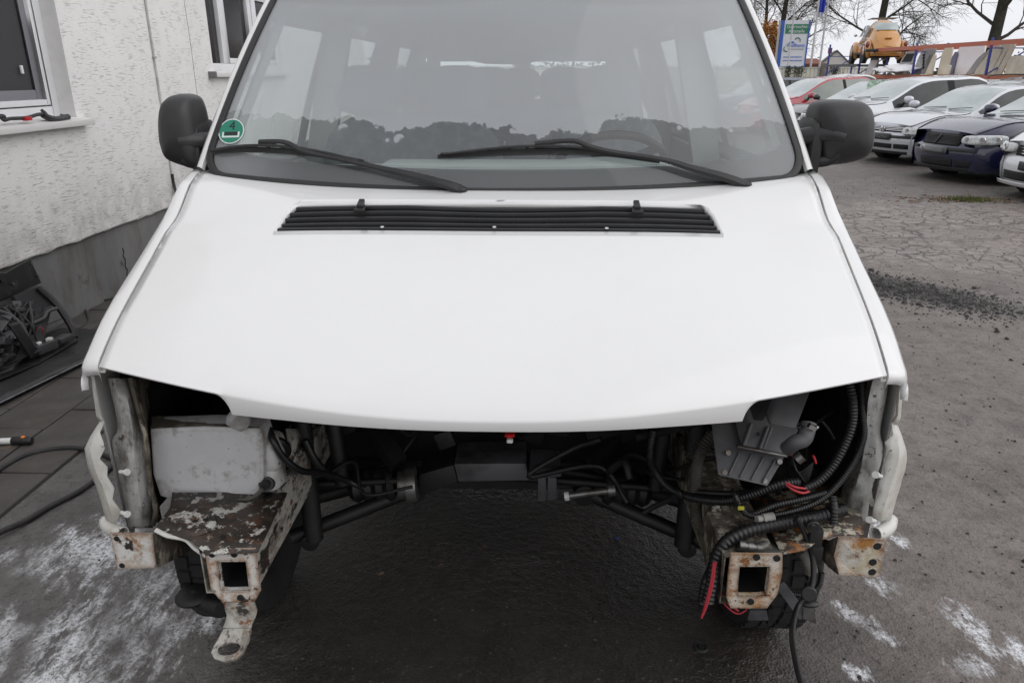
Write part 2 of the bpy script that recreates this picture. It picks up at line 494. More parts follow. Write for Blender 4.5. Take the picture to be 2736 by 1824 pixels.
# ------------------------------------------------------------------ paved strip along the house, slab by slab
BO = Vector((-3.018, 5.309, 0.0)); BR = -math.atan(0.0357)
def bl(s, off, z):          # building coordinates -> world
    return (BO.x + off * math.cos(BR) - s * math.sin(BR), BO.y + off * math.sin(BR) + s * math.cos(BR), z)
mat_layers('slab_grey', [(0.060, 0.053, 0.049), ((0.095, 0.086, 0.080), 3.5, 0.4, 0.62, (1, 1, 1), 0), ((0.045, 0.032, 0.026), 1.3, 0.5, 0.7, (1, 1, 1), 4), ((0.20, 0.19, 0.18), 60, 0.66, 0.72, (1, 1, 1), 9)], 0.6, 0.35, 120, 0.004)
mat('joint_sand', (0.030, 0.027, 0.024), 0.9, bmp=0.5, bscale=200)
pv = Shape()
pv.grid([[bl(s, o, 0.004) for o in (-0.15, 1.165)] for s in (-6, 9)])
pave = structure(pv.build('pavement', 'joint_sand', smooth=0))
slab_me = {}
edges_x = [-0.04, 0.25, 0.56, 0.87, 1.16]
for row in range(4):
    w = edges_x[row + 1] - edges_x[row]
    s = -4.6 + (0.22 if row % 2 else 0.0)
    ln = 0.62
    while s < 3.4:
        key = round(w, 3)
        if key not in slab_me:
            sh = Shape().box((0, 0, 0), (w - 0.008, ln - 0.008, 0.05))
            o = sh.build('slab', 'slab_grey', pave, bevel=0.004, seg=1)
            slab_me[key] = o.data
        else:
            o = bpy.data.objects.new('slab', slab_me[key]); COL.objects.link(o); o.parent = pave
        p = bl(s + ln / 2, edges_x[row] + w / 2, -0.013 + rnd.uniform(-0.0025, 0.0025))
        o.location = p
        o.rotation_euler = (R(rnd.uniform(-0.25, 0.25)), R(rnd.uniform(-0.3, 0.3)), BR + R(rnd.uniform(-0.3, 0.3)))
        s += ln

# ------------------------------------------------------------------ loose grit
mat('grit_dark', (0.030, 0.029, 0.028), 0.8, col2=(0.09, 0.085, 0.08), scale=9)
def stones(name, spots, label, m='grit_dark'):
    sh = Shape()
    for (x, y, r) in spots:
        a = rnd.uniform(0, 6.28); q = []
        for k in range(5):
            t = a + k * 1.2566
            q.append((x + math.cos(t) * r * rnd.uniform(0.7, 1.2), y + math.sin(t) * r * rnd.uniform(0.7, 1.2)))
        v = [(px, py, 0.0) for px, py in q] + [(x + (px - x) * 0.6, y + (py - y) * 0.6, r * rnd.uniform(0.4, 0.9)) for px, py in q]
        sh.add(v, [(i, (i + 1) % 5, 5 + (i + 1) % 5, 5 + i) for i in range(5)] + [(5, 6, 7, 8, 9)])
    return stuff(sh.build(name, m, smooth=0, weld=False), label, 'gravel')
sp = []
for _ in range(5500):
    t = rnd.random()
    cx, cy = lerp(2.3, 3.55, t), lerp(6.45, 5.05, t)
    u = rnd.gauss(0, 1)
    sp.append((cx + u * 0.11 + rnd.gauss(0, 0.08), cy + u * 0.12 + rnd.gauss(0, 0.16), abs(rnd.gauss(0, 0.0045)) * (2.6 if rnd.random() < .06 else 1) + 0.002))
stones('loose_chippings', sp, 'band of loose black asphalt crumbs on the yard right of the van')
sp = []
for _ in range(8000):
    x, y = rnd.uniform(0.9, 8.5), rnd.uniform(1.5, 12.0)
    sp.append((x, y, abs(rnd.gauss(0, 0.0038)) + 0.0015))
for _ in range(900):
    sp.append((rnd.uniform(-1.8, 0.9), rnd.uniform(1.3, 3.2), abs(rnd.gauss(0, 0.0018)) + 0.0008))
stones('scattered_grit', sp, 'small dark grit scattered over the asphalt yard')

# fallen leaves and the moss tuft in front of the parked cars
mat('leaf_brown', (0.16, 0.085, 0.045), 0.7, col2=(0.26, 0.17, 0.12), scale=14)
mat('moss', (0.11, 0.12, 0.035), 0.95, col2=(0.06, 0.08, 0.02), scale=30)
sh = Shape()
for _ in range(170):
    x, y = 6.05 + rnd.gauss(0, 0.42), 9.95 + rnd.gauss(0, 0.16)
    a, l = rnd.uniform(0, 6.28), rnd.uniform(0.02, 0.05)
    c, s = math.cos(a) * l, math.sin(a) * l
    sh.quad((x - c, y - s, 0.004), (x + s * 0.6, y - c * 0.6, 0.012), (x + c, y + s, 0.006), (x - s * 0.6, y + c * 0.6, 0.016))
stuff(sh.build('leaf_litter', 'leaf_brown', smooth=0, weld=False), 'brown fallen leaves round the moss tuft on the yard', 'leaves')
sh = Shape()
for _ in range(900):
    x, y = 6.10 + rnd.gauss(0, 0.16), 9.95 + rnd.gauss(0, 0.10)
    h, a = rnd.uniform(0.015, 0.05), rnd.uniform(0, 6.28)
    sh.add([(x, y, 0), (x + 0.012 * math.cos(a), y + 0.012 * math.sin(a), 0), (x + rnd.gauss(0, 0.012), y + rnd.gauss(0, 0.012), h)], [(0, 1, 2)])
stuff(sh.build('moss_tuft', 'moss', smooth=0, weld=False), 'yellow green moss tuft growing on the yard before the dark blue car', 'moss')
sh = Shape()
for (dx, dy) in [(0, 0), (1, 1)]:
    pass
for i, p in enumerate([(-0.445, 2.089, 0.000), (-0.095, 2.241, -0.000), (-0.250, 2.136, 0.000)]):
    a = i * 1.9
    l = 0.011
    s_ = Shape().add([(p[0] + math.cos(a + k) * l * (1.5 if k % 2 else 0.8), p[1] + math.sin(a + k) * l, 0.004 + 0.004 * (k % 2)) for k in range(5)], [(0, 1, 2, 3, 4)])
    tag(s_.build('fallen_leaf', 'leaf_brown', smooth=0), ['small brown leaf on dark asphalt nearest the tow eye', 'small brown leaf under the middle of the van', 'tiny brown leaf fleck on dark asphalt between the other two leaves'][i], 'leaf', 'brown leaves under the van')

# ================================================================== the house on the left
def plaster_material():
    m, nt, b = nodes_of('plaster')
    L = nt.links
    co = obj_co(nt, (1, 1, 1)); 
    wr = N(nt, 'ShaderNodeTexNoise', Scale=3.0, Detail=3.0); L.new(co, wr.inputs['Vector'])
    sv = N(nt, 'ShaderNodeVectorMath', operation='SCALE'); L.new(wr.outputs['Color'], sv.inputs[0]); sv.inputs['Scale'].default_value = 0.035
    ad = N(nt, 'ShaderNodeVectorMath', operation='ADD'); L.new(co, ad.inputs[0]); L.new(sv.outputs[0], ad.inputs[1])
    mp = N(nt, 'ShaderNodeMapping'); mp.inputs['Scale'].default_value = (1, 11, 100); L.new(ad.outputs[0], mp.inputs['Vector'])
    gr = noise_n(nt, mp.outputs['Vector'], 1.0, 3, 0.55)
    groove = ramp(nt, gr, 0.55, 0.65)
    sel = ramp(nt, noise_n(nt, co, 9.0, 4, 0.6), 0.40, 0.60)
    groove = math_n(nt, 'MULTIPLY', groove, sel)
    c = mixc(nt, ramp(nt, noise_n(nt, co, 1.1, 6, 0.6), 0.35, 0.7), (0.83, 0.815, 0.80), (0.76, 0.745, 0.73))
    sep = N(nt, 'ShaderNodeSeparateXYZ'); L.new(co, sep.inputs[0])
    low = N(nt, 'ShaderNodeMapRange', interpolation_type='SMOOTHSTEP'); L.new(sep.outputs[2], low.inputs[0])
    low.inputs[1].default_value, low.inputs[2].default_value = 1.05, 0.5
    splash = math_n(nt, 'MULTIPLY', low.outputs[0], ramp(nt, noise_n(nt, co, 5.5, 7, 0.7), 0.38, 0.72))
    c = mixc(nt, math_n(nt, 'MULTIPLY', splash, 0.75), c, (0.33, 0.30, 0.27))
    spots = math_n(nt, 'MULTIPLY', ramp(nt, noise_n(nt, co, 26, 5, 0.7), 0.66, 0.74), ramp(nt, noise_n(nt, co, 2.0, 3), 0.5, 0.65))
    c = mixc(nt, math_n(nt, 'MULTIPLY', spots, 0.55), c, (0.20, 0.18, 0.165))
    c = mixc(nt, math_n(nt, 'MULTIPLY', groove, 0.22), c, (0.30, 0.275, 0.255))
    L.new(c, b.inputs['Base Color'])
    b.inputs['Roughness'].default_value = 0.9
    n1 = bump(nt, b, math_n(nt, 'SUBTRACT', 1.0, groove), 0.6, 0.009)
    bump(nt, b, noise_n(nt, co, 60, 5, 0.65), 0.35, 0.006, n1)
plaster_material()
mat_layers('plinth_concrete', [(0.155, 0.153, 0.153), ((0.205, 0.20, 0.195), 2.2, 0.4, 0.65, (1, 1, 0.6), 0), ((0.10, 0.09, 0.075), 2.6, 0.5, 0.72, (1, 1.6, 0.5), 3), ((0.055, 0.047, 0.036), 5.5, 0.60, 0.75, (1, 1, 0.8), 8)], 0.85, 0.3, 50, 0.006)
mat('pvc_white', (0.74, 0.74, 0.76), 0.35, col2=(0.66, 0.66, 0.67), scale=3)
mat('reveal_white', (0.68, 0.67, 0.665), 0.85, col2=(0.60, 0.59, 0.58), scale=4)
mat('sill_white', (0.66, 0.645, 0.635), 0.5, col2=(0.45, 0.42, 0.39), scale=8, lo=0.58, hi=0.8)
mat('window_dark', (0.020, 0.020, 0.022), 0.10, spec=0.5)
mat('insect_screen', (0.048, 0.047, 0.050), 0.85, bmp=0.3, bscale=900, bdist=0.001)
mat('grey_sash', (0.20, 0.20, 0.22), 0.5)
mat('gap_black', (0.012, 0.012, 0.013), 0.8)
house = thing('white_house', 'white rough plastered house wall with grey concrete plinth left of the van', 'building', BO, BR)
Y1a, Y1b, Z1a, Z1b = -1.75, -0.012, 1.315, 2.55       # near window opening
Y2a, Y2b, Z2a, Z2b = 2.36, 4.42, 1.615, 2.42          # far window opening
PX = 0.03                                             # plaster stands proud of the plinth
ysb = sorted({-8.0, Y1a, Y1b, Y2a, Y2b, 9.0}); zsb = sorted({0.52, Z1a, Z2a, Z2b, Z1b, 4.2})
w = Shape()
for i in range(len(ysb) - 1):
    for j in range(len(zsb) - 1):
        ym, zm = (ysb[i] + ysb[i + 1]) / 2, (zsb[j] + zsb[j + 1]) / 2
        if (Y1a < ym < Y1b and Z1a < zm < Z1b) or (Y2a < ym < Y2b and Z2a < zm < Z2b): continue
        w.quad((PX, ysb[i], zsb[j]), (PX, ysb[i + 1], zsb[j]), (PX, ysb[i + 1], zsb[j + 1]), (PX, ysb[i], zsb[j + 1]))
# ragged lower lip of the plaster
lip = [(PX, -8 + k * 0.04, 0.52) for k in range(426)]
lo_ = [(PX - 0.004, p[1], 0.52 - 0.006 - 0.016 * max(0, noise.noise(Vector((p[1] * 6, 3.1, 0)))) - rnd.uniform(0, 0.004)) for p in lip]
w.grid([lo_, lip]); w.grid([[(-0.03, p[1], p[2]) for p in lo_], lo_])
w.quad((PX, 9, 0.5), (-3.0, 9, 0.5), (-3.0, 9, 4.2), (PX, 9, 4.2)); w.quad((PX, -8, 4.2), (PX, 9, 4.2), (-3.0, 9, 4.2), (-3.0, -8, 4.2))
wall = w.build('wall', 'plaster', house, smooth=0)
p_ = Shape().box((-1.5, 0.5, 0.27), (3.0, 17.0, 0.54)); p_.build('plinth', 'plinth_concrete', house, smooth=0)
# crack in the plinth and vertical joint line in the plaster
c_ = Shape()
base = (-3.005, 5.681, 0.348); base2 = (-3.004, 5.705, 0.245)
pts = []
for k in range(9):
    t = k / 8
    pts.append((0.003, 0.30 + 0.012 * math.sin(k * 2.3), lerp(0.33, 0.10, t)))
c_.tube(pts, 0.004, 4); c_.build('crack', 'gap_black', house, smooth=0)
c_ = Shape().tube([(PX, 1.92 + 0.006 * math.sin(k * 1.3), 0.6 + k * 0.2) for k in range(18)], 0.0028, 4); c_.build('joint_line', 'grey_sash', house, smooth=0)
# near window
win = Shape(); D1 = 0.17
win.quad((PX, Y1b, Z1a), (PX - D1, Y1b, Z1a), (PX - D1, Y1b, Z1b), (PX, Y1b, Z1b))
win.quad((PX, Y1a, Z1a), (PX, Y1a, Z1b), (PX - D1, Y1a, Z1b), (PX - D1, Y1a, Z1a))
win.quad((PX, Y1a, Z1b), (PX, Y1b, Z1b), (PX - D1, Y1b, Z1b), (PX - D1, Y1a, Z1b))
win.quad((PX, Y1a, Z1a), (PX - D1, Y1a, Z1a), (PX - D1, Y1b, Z1a), (PX, Y1b, Z1a))
reveal = win.build('window_reveal', 'reveal_white', house, smooth=0)
def rect_frame(sh, x, ya, yb, za, zb, wid, dep):
    sh.box((x, ya + wid / 2, (za + zb) / 2), (dep, wid, zb - za)); sh.box((x, yb - wid / 2, (za + zb) / 2), (dep, wid, zb - za))
    sh.box((x, (ya + yb) / 2, za + wid / 2), (dep, yb - ya - 2 * wid, wid)); sh.box((x, (ya + yb) / 2, zb - wid / 2), (dep, yb - ya - 2 * wid, wid))
XF = PX - D1 + 0.03
s_ = Shape(); rect_frame(s_, XF, Y1a, Y1b, Z1a, Z1b, 0.075, 0.07); wf = s_.build('window_frame', 'pvc_white', house, bevel=0.004)
s_ = Shape(); rect_frame(s_, XF + 0.012, Y1a + 0.085, Y1b - 0.093, Z1a + 0.085, Z1b - 0.085, 0.035, 0.055); s_.build('screen_frame', 'pvc_white', wf, bevel=0.003)
s_ = Shape(); rect_frame(s_, XF - 0.004, Y1a + 0.12, Y1b - 0.128, Z1a + 0.12, Z1b - 0.12, 0.06, 0.04); s_.build('sash', 'grey_sash', wf, bevel=0.003)
s_ = Shape().box((XF - 0.006, (Y1a + Y1b) / 2, (Z1a + Z1b) / 2), (0.01, Y1b - Y1a - 0.36, Z1b - Z1a - 0.34)); s_.build('insect_screen', 'insect_screen', wf, smooth=0)
s_ = Shape().box((XF - 0.02, (Y1a + Y1b) / 2, (Z1a + Z1b) / 2), (0.012, Y1b - Y1a - 0.1, Z1b - Z1a - 0.1)); s_.build('window_gap', 'gap_black', wf, smooth=0)
s_ = Shape().box((XF + 0.02, -0.30, 1.62), (0.012, 0.02, 0.05)); s_.build('catch', 'pvc_white', wf, bevel=0.003)
s_ = Shape()
s_.prism([(PX - D1, Y1a - 0.09, 1.335), (PX + 0.075, Y1a - 0.09, 1.300), (PX + 0.075, Y1a - 0.09, 1.262), (PX - 0.01, Y1a - 0.09, 1.262)], (0, Y1b - Y1a + 0.175, 0))
s_.build('window_sill', 'sill_white', house, bevel=0.004)
# far window
s_ = Shape(); D2 = 0.07
for q in (((PX, Y2b, Z2a), (PX - D2, Y2b, Z2a), (PX - D2, Y2b, Z2b), (PX, Y2b, Z2b)), ((PX, Y2a, Z2b), (PX, Y2b, Z2b), (PX - D2, Y2b, Z2b), (PX - D2, Y2a, Z2b)), ((PX, Y2a, Z2a), (PX - D2, Y2a, Z2a), (PX - D2, Y2b, Z2a), (PX, Y2b, Z2a))):
    s_.quad(*q)
s_.build('window_reveal', 'reveal_white', house, smooth=0)
X2 = PX - D2 + 0.012
s_ = Shape().box((X2 - 0.012, (Y2a + Y2b) / 2, (Z2a + Z2b) / 2), (0.012, Y2b - Y2a, Z2b - Z2a)); wp = s_.build('window_pane', 'window_dark', house, smooth=0)
fr = Shape()
for (ya, yb, za, zb) in ((2.36, 4.42, 1.615, 1.69), (2.70, 2.86, 1.69, 2.42), (2.86, 3.50, 1.69, 1.745), (3.50, 3.60, 1.69, 2.42), (3.63, 3.76, 1.69, 2.42), (3.76, 4.28, 1.69, 1.745), (4.28, 4.42, 1.69, 2.42), (2.36, 4.42, 2.36, 2.42)):
    fr.box((X2 + 0.012, (ya + yb) / 2, (za + zb) / 2), (0.045, yb - ya, zb - za - 0.002))
fr.build('window_frame', 'pvc_white', wp, bevel=0.004)
s_ = Shape().box((PX + 0.02, 3.375, 1.583), (0.10, 2.25, 0.045)); s_.build('window_sill', 'sill_white', house, bevel=0.006)
s_ = Shape().box((PX + 0.025, 2.235, 1.583), (0.10, 0.03, 0.06)); s_.build('sill_end', 'plinth_concrete', house, bevel=0.006)
# conduit with clips
mat('conduit_grey', (0.50, 0.49, 0.49), 0.6, col2=(0.36, 0.35, 0.34), scale=6)
s_ = Shape().tube([(PX + 0.009, 1.19, z) for z in (0.74, 1.5, 2.4, 4.1)], 0.009, 8); pipe = s_.build('conduit', 'conduit_grey', house)
for z in (1.72, 0.95, 2.6):
    s_ = Shape().box((PX + 0.012, 1.19, z), (0.026, 0.034, 0.018)); s_.build('clip', 'conduit_grey', pipe, bevel=0.002)
mat('black_rubber', (0.018, 0.018, 0.019), 0.55, col2=(0.035, 0.034, 0.034), scale=12, bmp=0.1, bscale=150)
s_ = Shape().tube(spline([(PX + 0.01, 1.19, 0.78), (PX + 0.012, 1.19, 0.70), (PX + 0.03, 1.17, 0.62)]), 0.012, 8); s_.build('conduit_end', 'black_rubber', pipe)

# small things on the asphalt in front of the van
s_ = Shape().torus((0.561, 1.754, -0.000), (0, 0, 1), .017, .006, 24, 8); s_.disc(((0.561, 1.754, -0.000)[0], (0.561, 1.754, -0.000)[1], .004), (0, 0, 1), .010, .006, 16)
tag(s_.build('rubber_grommet', 'black_rubber'), 'round black rubber grommet lying on the dark asphalt', 'grommet')
mat('chip_blue', (0.03, 0.07, 0.35), .4)
s_ = Shape().box(((0.383, 2.293, 0.000)[0], (0.383, 2.293, 0.000)[1], .005), (.012, .008, .009), Matrix.Rotation(.5, 3, 'Z')); tag(s_.build('plastic_chip', 'chip_blue', bevel=.0015, seg=1), 'tiny blue plastic chip on the asphalt under the van', 'chip')

# ================================================================== THE VAN
def paint(name, col, rough=0.22, dirt=0.0, dcol=(0.30, 0.28, 0.25), metal=0.0, coat=1.0):
    m, nt, b = nodes_of(name)
    b.inputs['Roughness'].default_value = rough
    b.inputs['Metallic'].default_value = metal
    b.inputs['Coat Weight'].default_value = coat
    b.inputs['Coat Roughness'].default_value = 0.04
    co = obj_co(nt)
    f = ramp(nt, noise_n(nt, co, 2.5, 7, 0.7), 0.45, 0.8)
    spk = ramp(nt, noise_n(nt, co, 95, 3, 0.6), 0.74, 0.80)
    c = mixc(nt, math_n(nt, 'MULTIPLY', f, dirt), col, dcol)
    c = mixc(nt, math_n(nt, 'MULTIPLY', spk, dirt), c, (0.12, 0.11, 0.10))
    nt.links.new(c, b.inputs['Base Color'])
    bump(nt, b, noise_n(nt, co, 420, 2), 0.012, 0.001)
    return m
paint('van_white', (0.775, 0.772, 0.765), 0.26, 0.10, (0.52, 0.50, 0.46))
mat_layers('old_white', [(0.66, 0.65, 0.61), ((0.54, 0.51, 0.45), 12, 0.46, 0.62, (1, 1, 1), 0), ((0.10, 0.085, 0.07), 70, 0.63, 0.67, (1, 1, 1), 5)], 0.45, 0.1, 60)
mat_layers('primer_grey', [(0.40, 0.395, 0.385), ((0.58, 0.575, 0.56), 9, 0.44, 0.58, (1, 1, 0.5), 0), ((0.16, 0.145, 0.13), 14, 0.53, 0.66, (1, 1, 0.5), 3), ((0.06, 0.045, 0.032), 40, 0.60, 0.65, (1, 1, 1), 7)], 0.55, 0.15, 120)
mat_layers('grimy_flange', [(0.12, 0.10, 0.078), ((0.36, 0.325, 0.265), 34, 0.50, 0.58, (1, 1, 0.4), 2), ((0.045, 0.035, 0.026), 26, 0.50, 0.58, (1, 1, 0.6), 6)], 0.8, 0.5, 150)
mat_layers('rusty_white', [(0.72, 0.71, 0.68), ((0.54, 0.50, 0.43), 26, 0.48, 0.66, (1, 1, 1), 0), ((0.34, 0.15, 0.045), 15, 0.54, 0.64, (1, 1, 1), 12), ((0.030, 0.022, 0.020), 20, 0.55, 0.575, (1, 1, 1), 3), ((0.022, 0.016, 0.014), 75, 0.63, 0.66, (1, 1, 1), 5)], 0.65, 0.7, 190, 0.003,
           edge=[((0.36, 0.17, 0.05), 0.022, 1.7, 16), ((0.13, 0.048, 0.017), 0.010, 1.8, 34)])
mat_layers('rusty_heavy', [(0.66, 0.64, 0.58), ((0.48, 0.40, 0.27), 20, 0.46, 0.62, (1, 1, 1), 1), ((0.38, 0.18, 0.05), 11, 0.52, 0.64, (1, 1, 1), 21), ((0.20, 0.070, 0.018), 24, 0.54, 0.64, (1, 1, 1), 21.05), ((0.028, 0.020, 0.016), 60, 0.61, 0.65, (1, 1, 1), 33)], 0.7, 0.8, 190, 0.003,
           edge=[((0.38, 0.17, 0.04), 0.030, 2.2, 14), ((0.13, 0.045, 0.014), 0.014, 2.2, 30)])
mat_layers('grimy_tray', [(0.026, 0.020, 0.016), ((0.055, 0.038, 0.027), 16, 0.45, 0.6, (1, 1, 1), 0), ((0.55, 0.54, 0.50), 17, 0.565, 0.585, (1, 1, 1), 4.4), ((0.30, 0.27, 0.23), 48, 0.59, 0.61, (1, 1, 1), 2.4), ((0.085, 0.040, 0.022), 28, 0.55, 0.62, (1, 1, 1), 9)], 0.5, 0.5, 120, 0.003)
mat_layers('rusty_tray', [(0.050, 0.034, 0.024), ((0.42, 0.385, 0.30), 18, 0.52, 0.575, (1, 1, 1), 2), ((0.27, 0.10, 0.022), 22, 0.535, 0.60, (1, 1, 1), 5), ((0.018, 0.013, 0.010), 20, 0.535, 0.58, (1, 1, 1), 15)], 0.6, 0.6, 120, 0.003)
mat_layers('rail_paint', [(0.44, 0.425, 0.385), ((0.22, 0.195, 0.165), 14, 0.46, 0.58, (1, 0.5, 1), 0), ((0.028, 0.024, 0.020), 22, 0.53, 0.575, (1, 0.5, 1), 5), ((0.17, 0.07, 0.03), 34, 0.58, 0.62, (1, 1, 1), 8)], 0.6, 0.5, 120, 0.003)
mat_layers('tank_plastic', [(0.54, 0.54, 0.545), ((0.60, 0.60, 0.605), 8, 0.4, 0.65, (1, 1, 1), 0), ((0.25, 0.22, 0.18), 14, 0.58, 0.72, (1, 1, 1), 3), ((0.02, 0.018, 0.016), 75, 0.675, 0.685, (1, 1, 1), 6)], 0.4, 0.08, 80, edge=[((0.20, 0.17, 0.13), 0.03, 1.0, 12)])
mat_layers('tank_top_dirt', [(0.085, 0.072, 0.056), ((0.22, 0.20, 0.16), 18, 0.5, 0.62, (1, 1, 1), 0)], 0.85, 0.4, 150)
mat('bay_black', (0.004, 0.004, 0.004), 0.8, col2=(0.008, 0.008, 0.007), scale=8, bmp=0.2, bscale=60)
mat('underbody', (0.006, 0.006, 0.006), 0.55, col2=(0.014, 0.013, 0.012), scale=9, bmp=0.3, bscale=80)
mat('subframe_grey', (0.075, 0.076, 0.082), 0.45, col2=(0.020, 0.019, 0.018), scale=7)
mat('steel_dull', (0.22, 0.215, 0.21), 0.42, 0.8, col2=(0.10, 0.08, 0.06), scale=18)
mat('steel_bright', (0.62, 0.62, 0.63), 0.22, 1.0)
mat('black_plastic', (0.016, 0.016, 0.017), 0.42, col2=(0.024, 0.024, 0.025), scale=9)
mat('mirror_plastic', (0.016, 0.016, 0.017), 0.42, col2=(0.027, 0.027, 0.028), scale=4, bmp=0.10, bscale=900, bdist=0.0006)
mat('airbox_plastic', (0.085, 0.086, 0.090), 0.5, col2=(0.12, 0.118, 0.115), scale=14, lo=0.5, hi=0.8, bmp=0.1, bscale=120)
mat('hose_black', (0.008, 0.008, 0.009), 0.4, col2=(0.014, 0.013, 0.013), scale=15)
mat('hose_brown', (0.060, 0.052, 0.043), 0.65, col2=(0.095, 0.085, 0.072), scale=16)
mat('hose_grey', (0.27, 0.265, 0.25), 0.6, col2=(0.16, 0.15, 0.14), scale=18)
mat('wire_red', (0.42, 0.030, 0.045), 0.45)
mat('plug_red', (0.50, 0.012, 0.016), 0.4)
mat('white_plastic', (0.75, 0.75, 0.73), 0.4, col2=(0.6, 0.59, 0.56), scale=20)
mat('seal_rubber', (0.020, 0.020, 0.021), 0.45, col2=(0.055, 0.05, 0.048), scale=30, lo=0.6, hi=0.8)
mat('tyre_rubber', (0.010, 0.010, 0.010), 0.85, col2=(0.018, 0.017, 0.016), scale=10, bmp=0.3, bscale=70)
mat('dash_grey', (0.50, 0.52, 0.515), 0.75, bmp=0.15, bscale=300)
mat('seat_fabric', (0.20, 0.21, 0.23), 0.95, col2=(0.27, 0.28, 0.30), scale=20)
mat('trim_light', (0.42, 0.43, 0.43), 0.7)
mat('headliner', (0.62, 0.62, 0.63), 0.9)
mat('van_inside', (0.45, 0.46, 0.46), 0.85)

def glass_fogged():
    """laminated windscreen: clear glass, condensation inside that has run off in places low down, drops and specks"""
    m, nt, b = nodes_of('windscreen_glass')
    L = nt.links
    nt.nodes.remove(b)
    out = nt.nodes['Material Output']
    tr = N(nt, 'ShaderNodeBsdfTransparent'); tr.inputs[0].default_value = (0.84, 0.90, 0.88, 1)
    gl = N(nt, 'ShaderNodeBsdfGlossy'); gl.inputs['Roughness'].default_value = 0.015; gl.inputs[0].default_value = (1, 1, 1, 1)
    fr = thin_fresnel(nt)
    df = N(nt, 'ShaderNodeBsdfDiffuse'); df.inputs[0].default_value = (0.76, 0.785, 0.81, 1)
    tl = N(nt, 'ShaderNodeBsdfTranslucent'); tl.inputs[0].default_value = (0.62, 0.64, 0.66, 1)
    fog = N(nt, 'ShaderNodeMixShader'); fog.inputs[0].default_value = 0.12; L.new(df.outputs[0], fog.inputs[1]); L.new(tl.outputs[0], fog.inputs[2])
    uv = N(nt, 'ShaderNodeUVMap'); sep = N(nt, 'ShaderNodeSeparateXYZ'); L.new(uv.outputs[0], sep.inputs[0])
    U, V = sep.outputs[0], sep.outputs[1]
    co = obj_co(nt)
    big = noise_n(nt, co, 6.5, 5, 0.6)
    # condensation line: fog above V ~ 0.30, ragged; runs and islands below it
    line = math_n(nt, 'MULTIPLY_ADD', big, 0.34); L.new(V, line.node.inputs[2])
    foglow = ramp(nt, line, 0.445, 0.452)
    vo = N(nt, 'ShaderNodeTexVoronoi', Scale=13.0); L.new(co, vo.inputs['Vector'])
    isl = math_n(nt, 'MULTIPLY', ramp(nt, vo.outputs['Distance'], 0.20, 0.23, (1, 1, 1, 1), (0, 0, 0, 1)), ramp(nt, line, 0.38, 0.40))
    fogm = math_n(nt, 'MAXIMUM', foglow, isl)
    au_ = math_n(nt, 'ABSOLUTE', math_n(nt, 'SUBTRACT', U, 0.5))
    sideh = N(nt, 'ShaderNodeMapRange', interpolation_type='SMOOTHSTEP'); L.new(math_n(nt, 'ADD', au_, math_n(nt, 'MULTIPLY', big, 0.08)), sideh.inputs[0]); sideh.inputs[1].default_value, sideh.inputs[2].default_value = 0.36, 0.50
    sideh.inputs[4].default_value = 0.5
    fogm = math_n(nt, 'MAXIMUM', fogm, sideh.outputs[0])
    var = math_n(nt, 'MULTIPLY_ADD', noise_n(nt, co, 2.2, 3), 0.08); var.node.inputs[2].default_value = 0.29
    dens = math_n(nt, 'MULTIPLY', fogm, var)
    base = math_n(nt, 'ADD', dens, 0.10)                       # road film everywhere
    drops = ramp(nt, noise_n(nt, obj_co(nt, (1, 1, 1)), 120, 3, 0.7), 0.70, 0.73)
    drops = math_n(nt, 'MULTIPLY', drops, ramp(nt, noise_n(nt, co, 4, 3), 0.45, 0.6))
    s1 = N(nt, 'ShaderNodeMixShader'); L.new(base, s1.inputs[0]); L.new(tr.outputs[0], s1.inputs[1]); L.new(fog.outputs[0], s1.inputs[2])
    dk = N(nt, 'ShaderNodeBsdfDiffuse'); dk.inputs[0].default_value = (0.10, 0.10, 0.11, 1)
    s2 = N(nt, 'ShaderNodeMixShader'); L.new(math_n(nt, 'MULTIPLY', drops, 0.5), s2.inputs[0]); L.new(s1.outputs[0], s2.inputs[1]); L.new(dk.outputs[0], s2.inputs[2])
    s3 = N(nt, 'ShaderNodeMixShader'); L.new(math_n(nt, 'MULTIPLY', fr.outputs[0], 1.25, True), s3.inputs[0]); L.new(s2.outputs[0], s3.inputs[1]); L.new(gl.outputs[0], s3.inputs[2])
    L.new(s3.outputs[0], out.inputs['Surface'])
glass_fogged()
def glass(name, tint=(0.75, 0.80, 0.79), film=0.08, refl=1.5):
    m, nt, b = nodes_of(name)
    L = nt.links; nt.nodes.remove(b); out = nt.nodes['Material Output']
    tr = N(nt, 'ShaderNodeBsdfTransparent'); tr.inputs[0].default_value = tuple(tint) + (1,)
    gl = N(nt, 'ShaderNodeBsdfGlossy'); gl.inputs['Roughness'].default_value = 0.03
    df = N(nt, 'ShaderNodeBsdfDiffuse'); df.inputs[0].default_value = (0.5, 0.52, 0.52, 1)
    s1 = N(nt, 'ShaderNodeMixShader'); s1.inputs[0].default_value = film; L.new(tr.outputs[0], s1.inputs[1]); L.new(df.outputs[0], s1.inputs[2])
    fr = thin_fresnel(nt)
    s2 = N(nt, 'ShaderNodeMixShader'); L.new(math_n(nt, 'MULTIPLY', fr.outputs[0], refl, True), s2.inputs[0]); L.new(s1.outputs[0], s2.inputs[1]); L.new(gl.outputs[0], s2.inputs[2])
    L.new(s2.outputs[0], out.inputs['Surface'])
glass('side_glass')

van = thing('van', 'white van with its front bumper, grille and headlamps taken off', 'van', (-0.058, 1.33, 0.0), R(-1.7))

